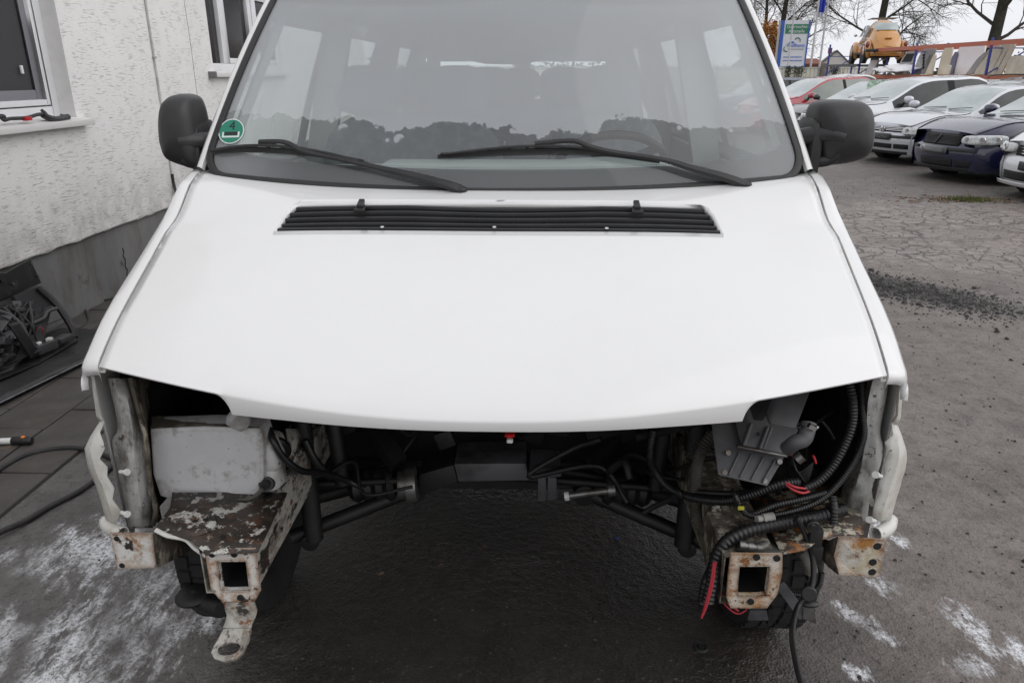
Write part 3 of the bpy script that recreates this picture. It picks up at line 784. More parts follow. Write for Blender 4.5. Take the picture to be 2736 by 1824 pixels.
# ---- bonnet surface
zc = table([0, .03, .1, .2, .3, .45, .57, .62, .715, .80, .9], [.952, .978, 1.024, 1.075, 1.117, 1.169, 1.2095, 1.2285, 1.2640, 1.287, 1.304])
def hz(x, y):
    q = min(1, max(0, (y - .66) / .20)); q = q * q * (3 - 2 * q)
    return zc(y) - lerp(.062, .038, min(1, max(0, y / .7))) * (abs(x) / .88) ** 3 + .062 * q * (abs(x) / .88) ** 3
xg = table([.10, .15, .3, .45, .6, .65, .70, .80, .9], [.843, .850, .868, .884, .899, .901, .892, .890, .888])       # shut line bonnet / wing
xo = table([.10, .17, .3, .45, .6, .68, .74, .80, .9, 1.0], [.905, .917, .929, .939, .947, .949, .938, .932, .928, .926])
def y_lip(x): return .15 * (abs(x) / .85) ** 2.3
def wsb(x):   # foot of the windscreen
    u = x / .878
    return .80 + .07 * u * u
hd = Shape()
SC_ = sorted(set([-1 + k / 40 for k in range(81)] + [sg * v / .845 for sg in (-1, 1) for v in (.516, .522, .526, .530, .534, .538, .542, .546, .550, .554, .558, .562, .57)]))
NX = len(SC_) - 1
yv0 = .578                                                     # lower edge of the vent opening
def yv(x): return yv0 + .018 * (abs(x) / .6) ** 2
YT = .722
def xv(y):
    t = (y - .60) / (YT - .60)
    if t < 0.70: return lerp(.590, .577, max(0, t))
    q = (t - .70) / .30
    return .577 - .022 * (1 - math.sqrt(max(0, 1 - q * q)))
SV = .590 / .899
def hx(s, y):                       # column -> x; the columns at |s| = SV follow the vent opening
    xe = xg(y); xm = xv(y) if y > .60 else .590 * xe / .899
    if y > YT: xm = xv(YT)
    a = abs(s)
    return math.copysign(xm * a / SV if a <= SV else lerp(xm, xe, (a - SV) / (1 - SV)), s)
SC_ = sorted(set([round(v, 5) for v in SC_] + [-round(SV, 5), round(SV, 5)])); NX = len(SC_) - 1
rows = []; kinds = []
for i in range(27):
    row = []
    for s in SC_:
        x0 = s * .86; y = lerp(y_lip(x0), yv(min(.62, abs(x0))), i / 26); x = hx(s, y)
        if i == 0: y = y_lip(x); x = hx(s, y)
        row.append((x, y, hz(x, y)))
    rows.append(row); kinds.append('A')
for i in range(1, 13):
    row = []
    for s in SC_:
        y = lerp(yv(min(.62, abs(s * .86))), YT, i / 12); x = hx(s, y); row.append((x, y, hz(x, y)))
    rows.append(row); kinds.append('B')
for i in range(1, 9):
    row = []
    for s in SC_:
        y = lerp(YT, wsb(min(.878, abs(s) * .89)) + .012, i / 8); x = hx(s, y); row.append((x, y, hz(x, y)))
    rows.append(row); kinds.append('C')
# front hem: folded under, deep between the lamps, shallow over the lamp openings
hem = []
for (x, y, z) in rows[0]:
    ax = abs(x)
    dc = .028 + .024 * (ax / .53) ** 2
    q = min(1, max(0, (.560 - ax) / .030))
    d = lerp(.006, dc, 1 - math.sqrt(1 - q * q))
    hem.append((d, x, y, z))
h0 = [(x, y - .0035, z - min(.006, d * .4)) for d, x, y, z in hem]
h1 = [(x, y - .003 + d * .16, z - d * .97) for d, x, y, z in hem]
h2 = [(x, y + .012, z - d * 1.0) for d, x, y, z in hem]
allr = [h2, h1, h0] + rows; kk = ['A'] * 3 + kinds; nc = NX + 1
vv_ = [p for r in allr for p in r]; ff_ = []
for i in range(len(allr) - 1):
    for j in range(NX):
        if kk[i + 1] == 'B' and max(abs(SC_[j]), abs(SC_[j + 1])) <= SV + 1e-4: continue
        ff_.append((i * nc + j, i * nc + j + 1, (i + 1) * nc + j + 1, (i + 1) * nc + j))
hd.add(vv_, ff_)
# turned-down edge round the vent opening
edge = [(-xv(lerp(.60, YT, k / 12)), lerp(yv(.6), YT, k / 12)) for k in range(13)] + [(lerp(-.555, .555, k / 20), YT) for k in range(1, 20)] + [(xv(lerp(.60, YT, k / 12)), lerp(yv(.6), YT, k / 12)) for k in range(12, -1, -1)]
e0 = [(x, y, hz(x, y)) for x, y in edge]
e1 = [(x * .994, y - .003 if y > .71 else y, hz(x, y) - .016) for x, y in edge]
hd.grid([e0, e1])
for sd in (-1, 1):   # turned-down shut edge
    a = [(sd * xg(y), y, hz(xg(y), y)) for y in [lerp(.15, .86, k / 24) for k in range(25)]]
    hd.grid([a, [(p[0] - sd * .002, p[1], p[2] - .014) for p in a]])
hood = hd.build('hood', 'van_white', van, smooth=50)
sol = hood.modifiers.new('thickness', 'SOLIDIFY'); sol.thickness = 0.0012; sol.offset = -1

# ---- vent grille
s_ = Shape()
s_.grid([[(x, lerp(yv(.6), YT, t) + .0, hz(x, lerp(yv(.6), YT, t)) - .035 - .02 * t) for x in [lerp(-.60, .60, k / 16) for k in range(17)]] for t in (-.05, .5, 1.05)])
vent = s_.build('vent_grille', 'gap_black', van, smooth=0)
def vent_z(x, y): return hz(x, y) - .004
for k in range(5):
    t = [0.03, .27, .50, .73, .96][k]
    s_ = Shape(); y = lerp(.592, YT - .006, t); xe = xv(lerp(.60, YT, t)) - .004
    rr = []
    for i in range(41):
        x = lerp(-xe, xe, i / 40)
        dip = -.007 * t * max(0, math.cos((x - .02) / .26 * math.pi / 2)) if abs(x) < .26 else 0
        yy = y + .016 * (abs(x) / .6) ** 2 * (1 - t)
        z = vent_z(x, yy) + dip - (.004 if k else .0)
        h = .0065 if k in (0, 4) else .0042
        rr.append([(x, yy - h * .55, z - .006), (x, yy - h * .45, z), (x, yy + h * .45, z + .0022), (x, yy + h * .6, z - .004), (x, yy + h * .4, z - .014)])
    s_.grid(rr); s_.build('slat', 'black_plastic', vent)
for k in range(25):
    x = lerp(-.55, .55, k / 24)
    s_ = Shape().bar((x, yv(.6) + .005, hz(x, .6) - .024), (x - .006, YT - .01, hz(x, YT) - .034), .005, .012); s_.build('rib', 'black_plastic', vent, smooth=0)
for x in (-.375, .375):
    s_ = Shape()
    y = .678; z = vent_z(x, y)
    s_.prism([(x - .016, y - .020, z), (x + .016, y - .020, z), (x + .010, y + .018, z + .008), (x - .010, y + .018, z + .008)], (0, 0, .010))
    s_.prism([(x - .009, y - .010, z + .008), (x + .009, y - .010, z + .008), (x + .008, y + .026, z + .020), (x - .008, y + .026, z + .020)], (0, -.002, .012))
    s_.build('washer_nozzle', 'black_plastic', vent, bevel=.003)
for x in (-.302, -.006, .288):
    s_ = Shape().disc((x, .597, vent_z(x, .597) + .003), (0, -.4, 1), .005, .004, 12); s_.build('screw', 'steel_bright', vent)

# ---- front wings
for sd in (-1, 1):
    s_ = Shape(); rr = []
    ysr = [.150, .152, .158, .17, .2, .25, .3, .38, .46, .54, .6, .64, .67, .70, .73, .76, .80, .86, .92]
    for i, y in enumerate(ysr):
        a, b_ = xg(y) + .0075, xo(y)
        zt = hz(.9, y) + .004
        zh = lambda x: hz(x, y)
        pts = [(a - .002, zh(a) - .016), (a, zh(a) - .001), (lerp(a, b_, .35), zh(lerp(a, b_, .35)) + .001), (lerp(a, b_, .7), zh(lerp(a, b_, .7)) - .001), (lerp(a, b_, .9), zh(b_) - .006), (b_ - .001, zh(b_) - .018), (b_ + .001, zh(b_) - .035)]
        drop = [.024, .010, .003, 0][i] if i < 4 else 0
        ins = [.012, .004, .001, 0][i] if i < 4 else 0
        row = []
        for k, (x, z) in enumerate(pts):
            yy = y + .022 * ((x - a) / max(.01, b_ - a)) ** 2 * (1 if i < 5 else max(0, 1 - (i - 4) / 3))
            row.append((sd * (x - ins * (1 if k > 3 else 0)), yy + (.004 if i == 0 else 0), z - drop))
        # side skin down to the arch
        zl = .46
        if abs(y - .66) < .40: zl = max(zl, .33 + math.sqrt(.40 ** 2 - (y - .66) ** 2))
        zl = min(zl, pts[-1][1] - .05)
        if i < 5: zl = pts[-1][1] - .002
        for q in (.25, .5, .75, 1):
            row.append((sd * (b_ + .003), y + (.022 if i < 5 else 0), lerp(pts[-1][1] - drop, zl - (drop if i < 5 else 0), q)))
        rr.append(row)
    s_.grid(rr)
    fen = s_.build('front_wing', 'van_white', van, smooth=45)
    sm = fen.modifiers.new('thickness', 'SOLIDIFY'); sm.thickness = 0.0015; sm.offset = -1
    # channel under the shut line
    s_ = Shape()
    s_.grid([[(sd * (xg(y) - .006), y, hz(.87, y) - .020), (sd * (xg(y) + .014), y, hz(.87, y) - .018)] for y in [lerp(.155, .80, k / 16) for k in range(17)]])
    s_.build('gutter', 'old_white', van)

# ---- torn lower wing edges beside the lamp openings
def strip(outer, mid, inner, name='wing_edge', m='old_white'):
    s_ = Shape(); s_.grid([[Vector(a).lerp(Vector(b_), f) for a, b_ in zip(r0, r1)] for r0, r1 in ((outer, mid), (mid, inner)) for f in (0, .5)] + [inner]); o = s_.build(name, m, van, smooth=40)
    md = o.modifiers.new('thickness', 'SOLIDIFY'); md.thickness = .0018
    return o
strip([(-0.905, 0.200, 0.966), (-0.911, 0.200, 0.912), (-0.918, 0.205, 0.849), (-0.916, 0.210, 0.833)],
      [(-0.891, 0.185, 0.972), (-0.896, 0.185, 0.919), (-0.902, 0.190, 0.858), (-0.898, 0.195, 0.843)],
      [(-0.890, 0.190, 0.970), (-0.894, 0.190, 0.916), (-0.898, 0.195, 0.859), (-0.897, 0.200, 0.837)])
strip([(-0.919, 0.215, 0.830), (-0.943, 0.205, 0.795), (-0.960, 0.200, 0.765), (-0.961, 0.200, 0.742), (-0.961, 0.200, 0.712), (-0.957, 0.200, 0.689), (-0.952, 0.200, 0.664), (-0.949, 0.200, 0.635), (-0.947, 0.200, 0.604), (-0.946, 0.200, 0.563)],
      [(-0.895, 0.190, 0.843), (-0.912, 0.172, 0.811), (-0.923, 0.165, 0.782), (-0.923, 0.165, 0.759), (-0.922, 0.165, 0.733), (-0.918, 0.165, 0.710), (-0.912, 0.165, 0.686), (-0.909, 0.165, 0.657), (-0.908, 0.168, 0.625), (-0.908, 0.172, 0.580)],
      [(-0.894, 0.195, 0.838), (-0.898, 0.175, 0.822), (-0.890, 0.168, 0.797), (-0.890, 0.168, 0.783), (-0.907, 0.168, 0.756), (-0.893, 0.168, 0.735), (-0.898, 0.168, 0.710), (-0.887, 0.168, 0.679), (-0.898, 0.170, 0.647), (-0.885, 0.175, 0.608)])
strip([(0.910, 0.200, 0.992), (0.918, 0.200, 0.936), (0.928, 0.205, 0.872), (0.927, 0.210, 0.850)],
      [(0.897, 0.185, 0.996), (0.903, 0.185, 0.942), (0.913, 0.190, 0.883), (0.910, 0.195, 0.863)],
      [(0.895, 0.190, 0.992), (0.901, 0.190, 0.940), (0.910, 0.195, 0.883), (0.906, 0.200, 0.863)])
strip([(0.930, 0.215, 0.847), (0.940, 0.205, 0.823), (0.953, 0.200, 0.790), (0.958, 0.200, 0.768), (0.959, 0.200, 0.739), (0.956, 0.200, 0.714), (0.955, 0.200, 0.689), (0.952, 0.200, 0.658), (0.951, 0.200, 0.632), (0.949, 0.200, 0.606)],
      [(0.909, 0.190, 0.860), (0.912, 0.172, 0.838), (0.918, 0.165, 0.807), (0.920, 0.165, 0.785), (0.919, 0.165, 0.759), (0.915, 0.165, 0.734), (0.913, 0.165, 0.709), (0.911, 0.165, 0.679), (0.911, 0.168, 0.652), (0.912, 0.172, 0.621)],
      [(0.904, 0.195, 0.861), (0.902, 0.175, 0.843), (0.883, 0.168, 0.827), (0.897, 0.168, 0.801), (0.893, 0.168, 0.772), (0.898, 0.168, 0.750), (0.888, 0.168, 0.729), (0.895, 0.168, 0.702), (0.888, 0.170, 0.664), (0.892, 0.175, 0.619)])
for pts in ([(-0.960, 0.220, 0.552), (-0.935, 0.190, 0.555), (-0.888, 0.150, 0.569), (-0.869, 0.140, 0.573)], [(0.960, 0.220, 0.595), (0.941, 0.190, 0.591), (0.902, 0.150, 0.603), (0.887, 0.140, 0.607)]):
    s_ = Shape(); s_.tube(spline(pts, 5), .016, 10, caps=False); o = s_.build('wing_tip', 'old_white', van)
    md = o.modifiers.new('thickness', 'SOLIDIFY'); md.thickness = .002
for p, sd in (((-0.845, 0.150, 0.731), 1), ((-0.831, 0.150, 0.617), 1), ((0.853, 0.150, 0.753), -1), ((0.845, 0.150, 0.636), -1)):
    pass
for a, b_ in (((-0.856, 0.155, 0.731), (-0.834, 0.145, 0.736)), ((-0.873, 0.155, 0.621), (-0.854, 0.145, 0.623)), ((0.883, 0.155, 0.749), (0.863, 0.140, 0.761)), ((0.889, 0.155, 0.632), (0.868, 0.140, 0.645))):
    s_ = Shape(); s_.tube([a, b_], .0045, 8); s_.disc(b_, Vector(b_) - Vector(a), .008, .005, 12); s_.build('trim_clip', 'white_plastic', van)

# ---- inner wings
def sheet(cols, name, m, thick=.002, n=5):
    s_ = Shape(); s_.grid([spline(c, n) for c in cols]); o = s_.build(name, m, van, smooth=60)
    md = o.modifiers.new('thickness', 'SOLIDIFY'); md.thickness = thick
    return o
iw = sheet([[(-0.909, 0.260, 0.921), (-0.899, 0.250, 0.856), (-0.899, 0.245, 0.796), (-0.915, 0.240, 0.766), (-0.914, 0.235, 0.707), (-0.909, 0.230, 0.639), (-0.908, 0.225, 0.570), (-0.909, 0.225, 0.530)],
            [(-0.877, 0.235, 0.932), (-0.869, 0.225, 0.868), (-0.869, 0.220, 0.809), (-0.881, 0.220, 0.777), (-0.882, 0.215, 0.718), (-0.879, 0.210, 0.652), (-0.882, 0.210, 0.581), (-0.886, 0.210, 0.540)],
            [(-0.877, 0.270, 0.917), (-0.848, 0.225, 0.868), (-0.844, 0.215, 0.812), (-0.845, 0.210, 0.782), (-0.848, 0.205, 0.725), (-0.852, 0.205, 0.655), (-0.859, 0.210, 0.581), (-0.867, 0.215, 0.537)],
            [(-0.872, 0.290, 0.909), (-0.854, 0.265, 0.850), (-0.840, 0.250, 0.794), (-0.838, 0.245, 0.755), (-0.840, 0.240, 0.705), (-0.846, 0.240, 0.634), (-0.851, 0.240, 0.562), (-0.856, 0.240, 0.521)]], 'inner_wing', 'primer_grey')
s_ = Shape(); rib = spline([(-0.859, 0.270, 0.918), (-0.844, 0.250, 0.857), (-0.829, 0.235, 0.802), (-0.827, 0.230, 0.763), (-0.829, 0.225, 0.714), (-0.834, 0.225, 0.644), (-0.831, 0.225, 0.591), (-0.842, 0.220, 0.543)], 6)
s_.tube(rib, .006, 6); s_.build('flange', 'grimy_flange', iw)
sheet([[(-0.874, 0.300, 0.905), (-0.858, 0.280, 0.843), (-0.845, 0.270, 0.784), (-0.846, 0.270, 0.729), (-0.854, 0.270, 0.656), (-0.860, 0.270, 0.580), (-0.867, 0.270, 0.516)],
       [(-0.888, 0.400, 0.863), (-0.897, 0.400, 0.786), (-0.910, 0.400, 0.718), (-0.902, 0.380, 0.670), (-0.901, 0.360, 0.603), (-0.890, 0.340, 0.536), (-0.878, 0.320, 0.482)]], 'inner_wing', 'grimy_flange')
sheet([[(0.914, 0.260, 0.953), (0.911, 0.250, 0.886), (0.909, 0.245, 0.816), (0.922, 0.240, 0.776), (0.919, 0.235, 0.730), (0.908, 0.230, 0.686), (0.905, 0.225, 0.629), (0.907, 0.225, 0.581)],
       [(0.888, 0.235, 0.963), (0.879, 0.225, 0.897), (0.879, 0.220, 0.828), (0.889, 0.220, 0.786), (0.891, 0.215, 0.741), (0.882, 0.210, 0.697), (0.881, 0.210, 0.639), (0.884, 0.210, 0.590)],
       [(0.869, 0.240, 0.960), (0.859, 0.225, 0.897), (0.865, 0.220, 0.828), (0.867, 0.220, 0.786), (0.867, 0.220, 0.738), (0.864, 0.220, 0.691), (0.868, 0.225, 0.629), (0.873, 0.230, 0.577)],
       [(0.887, 0.300, 0.936), (0.882, 0.300, 0.863), (0.883, 0.290, 0.793), (0.880, 0.290, 0.734), (0.872, 0.290, 0.686), (0.866, 0.290, 0.637), (0.863, 0.290, 0.587), (0.865, 0.290, 0.537)]], 'inner_wing', 'primer_grey')
# rust bloom and paint flakes low on the right inner wing
for pts in ([(0.882, 0.205, 0.679), (0.894, 0.205, 0.682), (0.899, 0.205, 0.663), (0.890, 0.205, 0.658)], [(0.888, 0.205, 0.658), (0.899, 0.200, 0.664), (0.908, 0.200, 0.645), (0.899, 0.205, 0.640)]):
    s_ = Shape(); s_.prism(pts, (0, -.0015, 0)); s_.build('paint_flake', 'old_white', van, smooth=0)

# ---- engine bay shell (empty, black)
s_ = Shape()
s_.grid([[(x, .80, .42), (x, .78, .70), (x, .74, 1.14)] for x in (-.92, -.4, 0, .4, .92)])
s_.build('firewall', 'bay_black', van, smooth=0)
for sd in (-1, 1):
    s_ = Shape(); s_.grid([[(sd * .62, y, .62), (sd * .70, y, .78), (sd * .84, y, 1.10 if y > .3 else .93)] for y in (.42, .6, .8)]); s_.build('wheel_house', 'bay_black', van, smooth=0)
    s_ = Shape(); s_.grid([[(sd * .905, y, .5), (sd * .90, y, 1.0)] for y in (.30, .8)]); s_.build('inner_wing', 'bay_black', van, smooth=0)
s_ = Shape()
for y0, y1, z in ((.80, 4.6, .36),):
    s_.box((0, (y0 + y1) / 2, z), (1.72, y1 - y0, .10))
s_.build('floor_pan', 'underbody', van, smooth=0)

# ---- windscreen
def wsp(u, v):
    b_ = Vector((.878 * u, .80 + .07 * u * u, 1.283 + .037 * u * u)); t = Vector((.72 * u, 1.13 + .09 * u * u, 1.83))
    return b_.lerp(t, v) + Vector((0, -.75, .66)) * (4 * v * (1 - v) * .02)
def umax(v):
    if v >= .13: return 1.0
    return 1 - .075 * (1 - math.sqrt(max(0, 1 - (1 - v / .13) ** 2)))
def wsn(u, v):
    n = (wsp(u + 1e-3, v) - wsp(u - 1e-3, v)).cross(wsp(u, v + 1e-3) - wsp(u, v - 1e-3)).normalized()
    return n if n.y < 0 else -n
VS = [0, .01, .025, .045, .07, .1, .13] + [.13 + .87 * k / 20 for k in range(1, 21)]
def ws_grid(off, name, m, parent, test=None):
    s_ = Shape(); nu = 48
    me_v, me_uv = [], []
    rows = [[(-1 + 2 * j / nu) * umax(v) for j in range(nu + 1)] for v in VS]
    s_.grid([[wsp(u, v) + wsn(u, v) * off for u in r] for r, v in zip(rows, VS)])
    o = s_.build(name, m, parent, smooth=180, weld=False)
    uvl = o.data.uv_layers.new(name='UVMap')
    flat = [(u * .5 + .5, v) for r, v in zip(rows, VS) for u in r]
    for lp in o.data.loops: uvl.data[lp.index].uv = flat[lp.vertex_index]
    return o
screen = ws_grid(0.0, 'windscreen', 'windscreen_glass', van)
# printed black border
def frit_material():
    m, nt, b = nodes_of('frit_black'); L = nt.links
    b.inputs['Base Color'].default_value = (0.010, 0.010, 0.012, 1); b.inputs['Roughness'].default_value = 0.35
    uv = N(nt, 'ShaderNodeUVMap'); sep = N(nt, 'ShaderNodeSeparateXYZ'); L.new(uv.outputs[0], sep.inputs[0])
    mp = N(nt, 'ShaderNodeMapping'); mp.inputs['Scale'].default_value = (250, 105, 1); L.new(uv.outputs[0], mp.inputs['Vector'])
    v = N(nt, 'ShaderNodeTexVoronoi', Scale=1.0, Randomness=0.0); L.new(mp.outputs['Vector'], v.inputs['Vector'])
    au = math_n(nt, 'ABSOLUTE', math_n(nt, 'SUBTRACT', sep.outputs[0], 0.5))
    bow = math_n(nt, 'MULTIPLY', math_n(nt, 'POWER', math_n(nt, 'MULTIPLY', au, 2.0), 10.0), 0.085)
    vv = math_n(nt, 'SUBTRACT', sep.outputs[1], bow)
    e = N(nt, 'ShaderNodeMapRange'); L.new(vv, e.inputs[0]); e.inputs[1].default_value, e.inputs[2].default_value = 0.085, 0.112
    e.inputs[3].default_value, e.inputs[4].default_value = 0.75, 0.0
    bot = math_n(nt, 'LESS_THAN', v.outputs['Distance'], e.outputs[0])
    side = math_n(nt, 'GREATER_THAN', au, 0.484)
    top = math_n(nt, 'GREATER_THAN', math_n(nt, 'ADD', sep.outputs[1], math_n(nt, 'MULTIPLY', math_n(nt, 'POWER', math_n(nt, 'MULTIPLY', au, 2.0), 6.0), 0.05)), 0.955)
    L.new(math_n(nt, 'MAXIMUM', math_n(nt, 'MAXIMUM', bot, side), top), b.inputs['Alpha'])
frit_material()
ws_grid(-.004, 'printed_border', 'frit_black', screen)
outl = [(-1 + 2 * k / 40) * umax(0) for k in range(41)]
loop = [wsp(u, 0) for u in outl] + [wsp(umax(v), v) for v in VS[1:]] + [wsp(1 - 2 * k / 30, 1) for k in range(1, 31)] + [wsp(-umax(v), v) for v in VS[-2:0:-1]]
s_ = Shape()
cen = wsp(0, .5); rr = []
for i, p in enumerate(loop):
    a, b_ = loop[i - 1], loop[(i + 1) % len(loop)]
    t = (b_ - a).normalized(); n = Vector((0, -.75, .66)); o_ = t.cross(n).normalized()
    if o_.dot(p - cen) < 0: o_ = -o_
    rr.append([p + o_ * -.008 + n * .002, p + o_ * -.006 + n * .007, p + o_ * .006 + n * .008, p + o_ * .014 + n * .003, p + o_ * .015 - n * .012, p + o_ * -.006 - n * .006])
s_.grid(rr, close_u=True, close_v=True); s_.build('rubber_seal', 'seal_rubber', screen, smooth=60)
for sd in (-1, 1):
    s_ = Shape(); rr = []
    for k in range(25):
        v = lerp(0.02, 1.0, k / 24)
        p = wsp(sd * 1.0, max(0, v)) if v >= 0 else wsp(sd * 1.0, 0) + Vector((0, -.02, -.03))
        q = lambda dx, dy, dz: p + Vector((sd * dx, dy, dz))
        rr.append([q(.010, .012, -.004), q(.013, .002, .004), q(.022, .002, .008), q(.032, .012, .006), q(.040, .035, -.004), q(.050, .09, -.02)])
    s_.grid(rr); s_.build('windscreen_pillar', 'van_white', van, smooth=60)

# ---- body behind: sides with windows, roof, rear
def side_x(z): return .925 if z < 1.22 else .925 - .205 * ((z - 1.22) / .62) ** 1.25
zl = [.40, .60, .85, 1.05, 1.22, 1.32, 1.45, 1.6, 1.75, 1.82]
yl = [.90, 1.0, 1.15, 1.35, 1.6, 1.86, 1.98, 2.4, 2.9, 3.02, 3.14, 3.6, 4.1, 4.3, 4.62]
for sd in (-1, 1):
    s_ = Shape(); gl_ = {}
    for i in range(len(yl) - 1):
        for j in range(len(zl) - 1):
            ym, zm = (yl[i] + yl[i + 1]) / 2, (zl[j] + zl[j + 1]) / 2
            fy = .92 + max(0, (zm - 1.30)) * .62
            q = []
            for yy, zz in ((yl[i], zl[j]), (yl[i + 1], zl[j]), (yl[i + 1], zl[j + 1]), (yl[i], zl[j + 1])):
                fy2 = .90 + max(0, (zz - 1.28)) * .66
                q.append((sd * side_x(zz), max(yy, fy2 + (yy - .9) * .01), zz))
            win = None
            if 1.32 <= zm <= 1.75:
                if ym < 1.86: win = 0
                elif 1.98 < ym < 2.9: win = 1
                elif 3.14 < ym < 4.1: win = 2
            if win is None: s_.quad(*q)
            else: gl_.setdefault(win, Shape()).quad(*q)
    s_.build('side_panel', 'van_white', van, smooth=35)
    for k, g_ in gl_.items(): g_.build('side_window', 'side_glass', van, smooth=35)
s_ = Shape(); rr = []
for y in [1.10, 1.14, 1.2, 1.3, 1.5, 2.5, 3.6, 4.4, 4.62]:
    row = []
    for k in range(13):
        x = lerp(-.735, .735, k / 12); u = abs(x) / .735
        row.append((x, max(y, 1.12 + .09 * u * u), 1.825 + .115 * min(1, ((y - 1.09) / .35)) ** .6 * (1 - u ** 4)))
    rr.append(row)
s_.grid(rr); s_.build('roof', 'van_white', van, smooth=60)
s_ = Shape(); s_.grid([[(x, y, 1.80) for x in (-.7, 0, .7)] for y in (1.24, 3, 4.6)]); s_.build('headlining', 'headliner', van, smooth=0)
s_ = Shape()
for (xa, xb, za, zb) in ((-.92, .92, .4, 1.18), (-.72, .72, 1.68, 1.85), (-.86, -.62, 1.18, 1.68), (.62, .86, 1.18, 1.68), (-.06, .06, 1.18, 1.68)):
    s_.box(((xa + xb) / 2, 4.62, (za + zb) / 2), (xb - xa, .04, zb - za))
s_.build('tailgate', 'van_white', van, smooth=0)
for sd in (-1, 1):
    s_ = Shape().quad((sd * .06, 4.62, 1.18), (sd * .62, 4.62, 1.18), (sd * .62, 4.62, 1.68), (sd * .06, 4.62, 1.68)); s_.build('rear_window', 'side_glass', van, smooth=0)
    for y in (1.92, 3.08, 4.2):
        s_ = Shape(); s_.bar((sd * .88, y, 1.0), (sd * .70, y, 1.82), .05, .11); s_.build('pillar_trim', 'van_inside', van, smooth=0)
    s_ = Shape().box((sd * .89, 2.9, .95), (.03, 3.3, .62)); s_.build('side_trim', 'van_inside', van, smooth=0)
    s_ = Shape().bar((sd * .862, .955, 1.31), (sd * .715, 1.26, 1.79), .012, .03); s_.build('pillar_trim', 'trim_light', van, smooth=0)
# ---- cabin
s_ = Shape(); rr = []
for k in range(17):
    x = lerp(-.84, .84, k / 16); hump = .025 * math.exp(-((x - .37) / .22) ** 4)
    yb = .83 + .07 * (x / .88) ** 2
    ed = -.02 * (abs(x) / .84) ** 4
    rr.append([(x, yb + .01, 1.272), (x, yb + .10, 1.292 + ed), (x, yb + .22, 1.312 + ed), (x, yb + .30, 1.320 + hump + ed), (x, yb + .36, 1.305 + hump + ed), (x, yb + .38, 1.15), (x, yb + .34, .8)])
s_.grid(rr); dash = s_.build('dashboard', 'dash_grey', van, smooth=60)
s_ = Shape().box((-.02, 1.06, 1.322), (.72, .16, .030)); s_.build('dash_top_tray', 'dash_grey', dash, bevel=.015)
s_ = Shape(); ax = Vector((0, .62, .78)).normalized(); wc = Vector((.37, 1.36, 1.29))
s_.torus(wc, ax, .19, .015, 36, 8); s_.disc(wc, ax, .055, .03, 20); 
u_ = ax.orthogonal().normalized(); w_ = ax.cross(u_)
for a in (0, math.pi, 1.5 * math.pi): s_.bar(wc, wc + (u_ * math.cos(a) + w_ * math.sin(a)) * .185, .035, .012, ax)
s_.bar(wc, wc + ax * -.25, .06); s_.build('steering_wheel', 'black_plastic', van)
def seat(x, y, w, name='seat', head=(0,)):
    s_ = Shape(); rot = Matrix.Rotation(R(-14), 3, 'X')
    s_.ellipsoid((x, y, 1.12), (w / 2, .07, .33), 18, 12, rot, .55); s_.ellipsoid((x, y - .24, .78), (w / 2, .26, .08), 18, 10, None, .55)
    o = s_.build(name, 'seat_fabric', van)
    for hx in head:
        h = Shape(); h.ellipsoid((x + hx, y + .08, 1.53), (.135, .05, .10), 16, 10, rot, .65)
        for q in (-.05, .05): h.tube([(x + hx + q, y + .06, 1.38), (x + hx + q, y + .08, 1.5)], .006, 6)
        h.build('headrest', 'seat_fabric', o)
    return o
seat(.40, 1.85, .50); seat(-.42, 1.85, .78, head=(-.19, .19)); seat(-.15, 2.75, 1.2, 'bench_seat', (-.4, 0, .4)); seat(0, 3.65, 1.4, 'bench_seat', (-.45, 0, .45))
s_ = Shape().tube(spline([(0.0, 1.16, 1.74), (0, 1.18, 1.70), (0, 1.2, 1.68)]), .01, 6); s_.ellipsoid((0, 1.2, 1.66), (.12, .02, .035), 14, 8, None, .7); s_.build('rear_view_mirror', 'black_plastic', van)

# ---- door mirrors
def mirror(sd, prof, arm, foot):
    """prof: closed outline (front view) as list of points, lofted backwards into a shell"""
    s_ = Shape(); P = [Vector(p) for p in prof]; c = sum(P, Vector()) / len(P)
    rr = []
    for sc, dy in ((.20, -.062), (.55, -.056), (.80, -.042), (.93, -.022), (.985, .0), (1.0, .025), (.995, .06), (.97, .075), (.90, .078)):
        rr.append([c + (p - c) * sc + Vector((0, dy, 0)) for p in P])
    s_.grid(rr, close_u=True); s_.add(rr[0], [tuple(range(len(P)))]); s_.add(rr[-1], [tuple(range(len(P)))])
    o = s_.build('door_mirror', 'mirror_plastic', van, smooth=60)
    s_ = Shape()
    for a_, r_ in ((arm[0], .024), (arm[1], .017)):
        pp = [Vector(p) + Vector((0, .014, 0)) for p in spline(a_, 6)]
        s_.tube(pp, r_, 12, radii=[r_ * (1.15 - .25 * i / len(pp)) for i in range(len(pp))])
    s_.build('mirror_arm', 'mirror_plastic', o)
    s_ = Shape().ellipsoid(foot, (.02, .09, .10), 12, 8, None, .6); s_.build('mirror_foot', 'mirror_plastic', o)
    return o
def closed(pts, n=5):
    P = [Vector(p) for p in pts]; k = len(P); out = []
    for i in range(k):
        a, b_, c, d = P[i - 1], P[i], P[(i + 1) % k], P[(i + 2) % k]
        for j in range(n):
            t = j / n
            out.append(0.5 * ((2 * b_) + (c - a) * t + (2 * a - 5 * b_ + 4 * c - d) * t * t + (3 * b_ - a - 3 * c + d) * t ** 3))
    return out
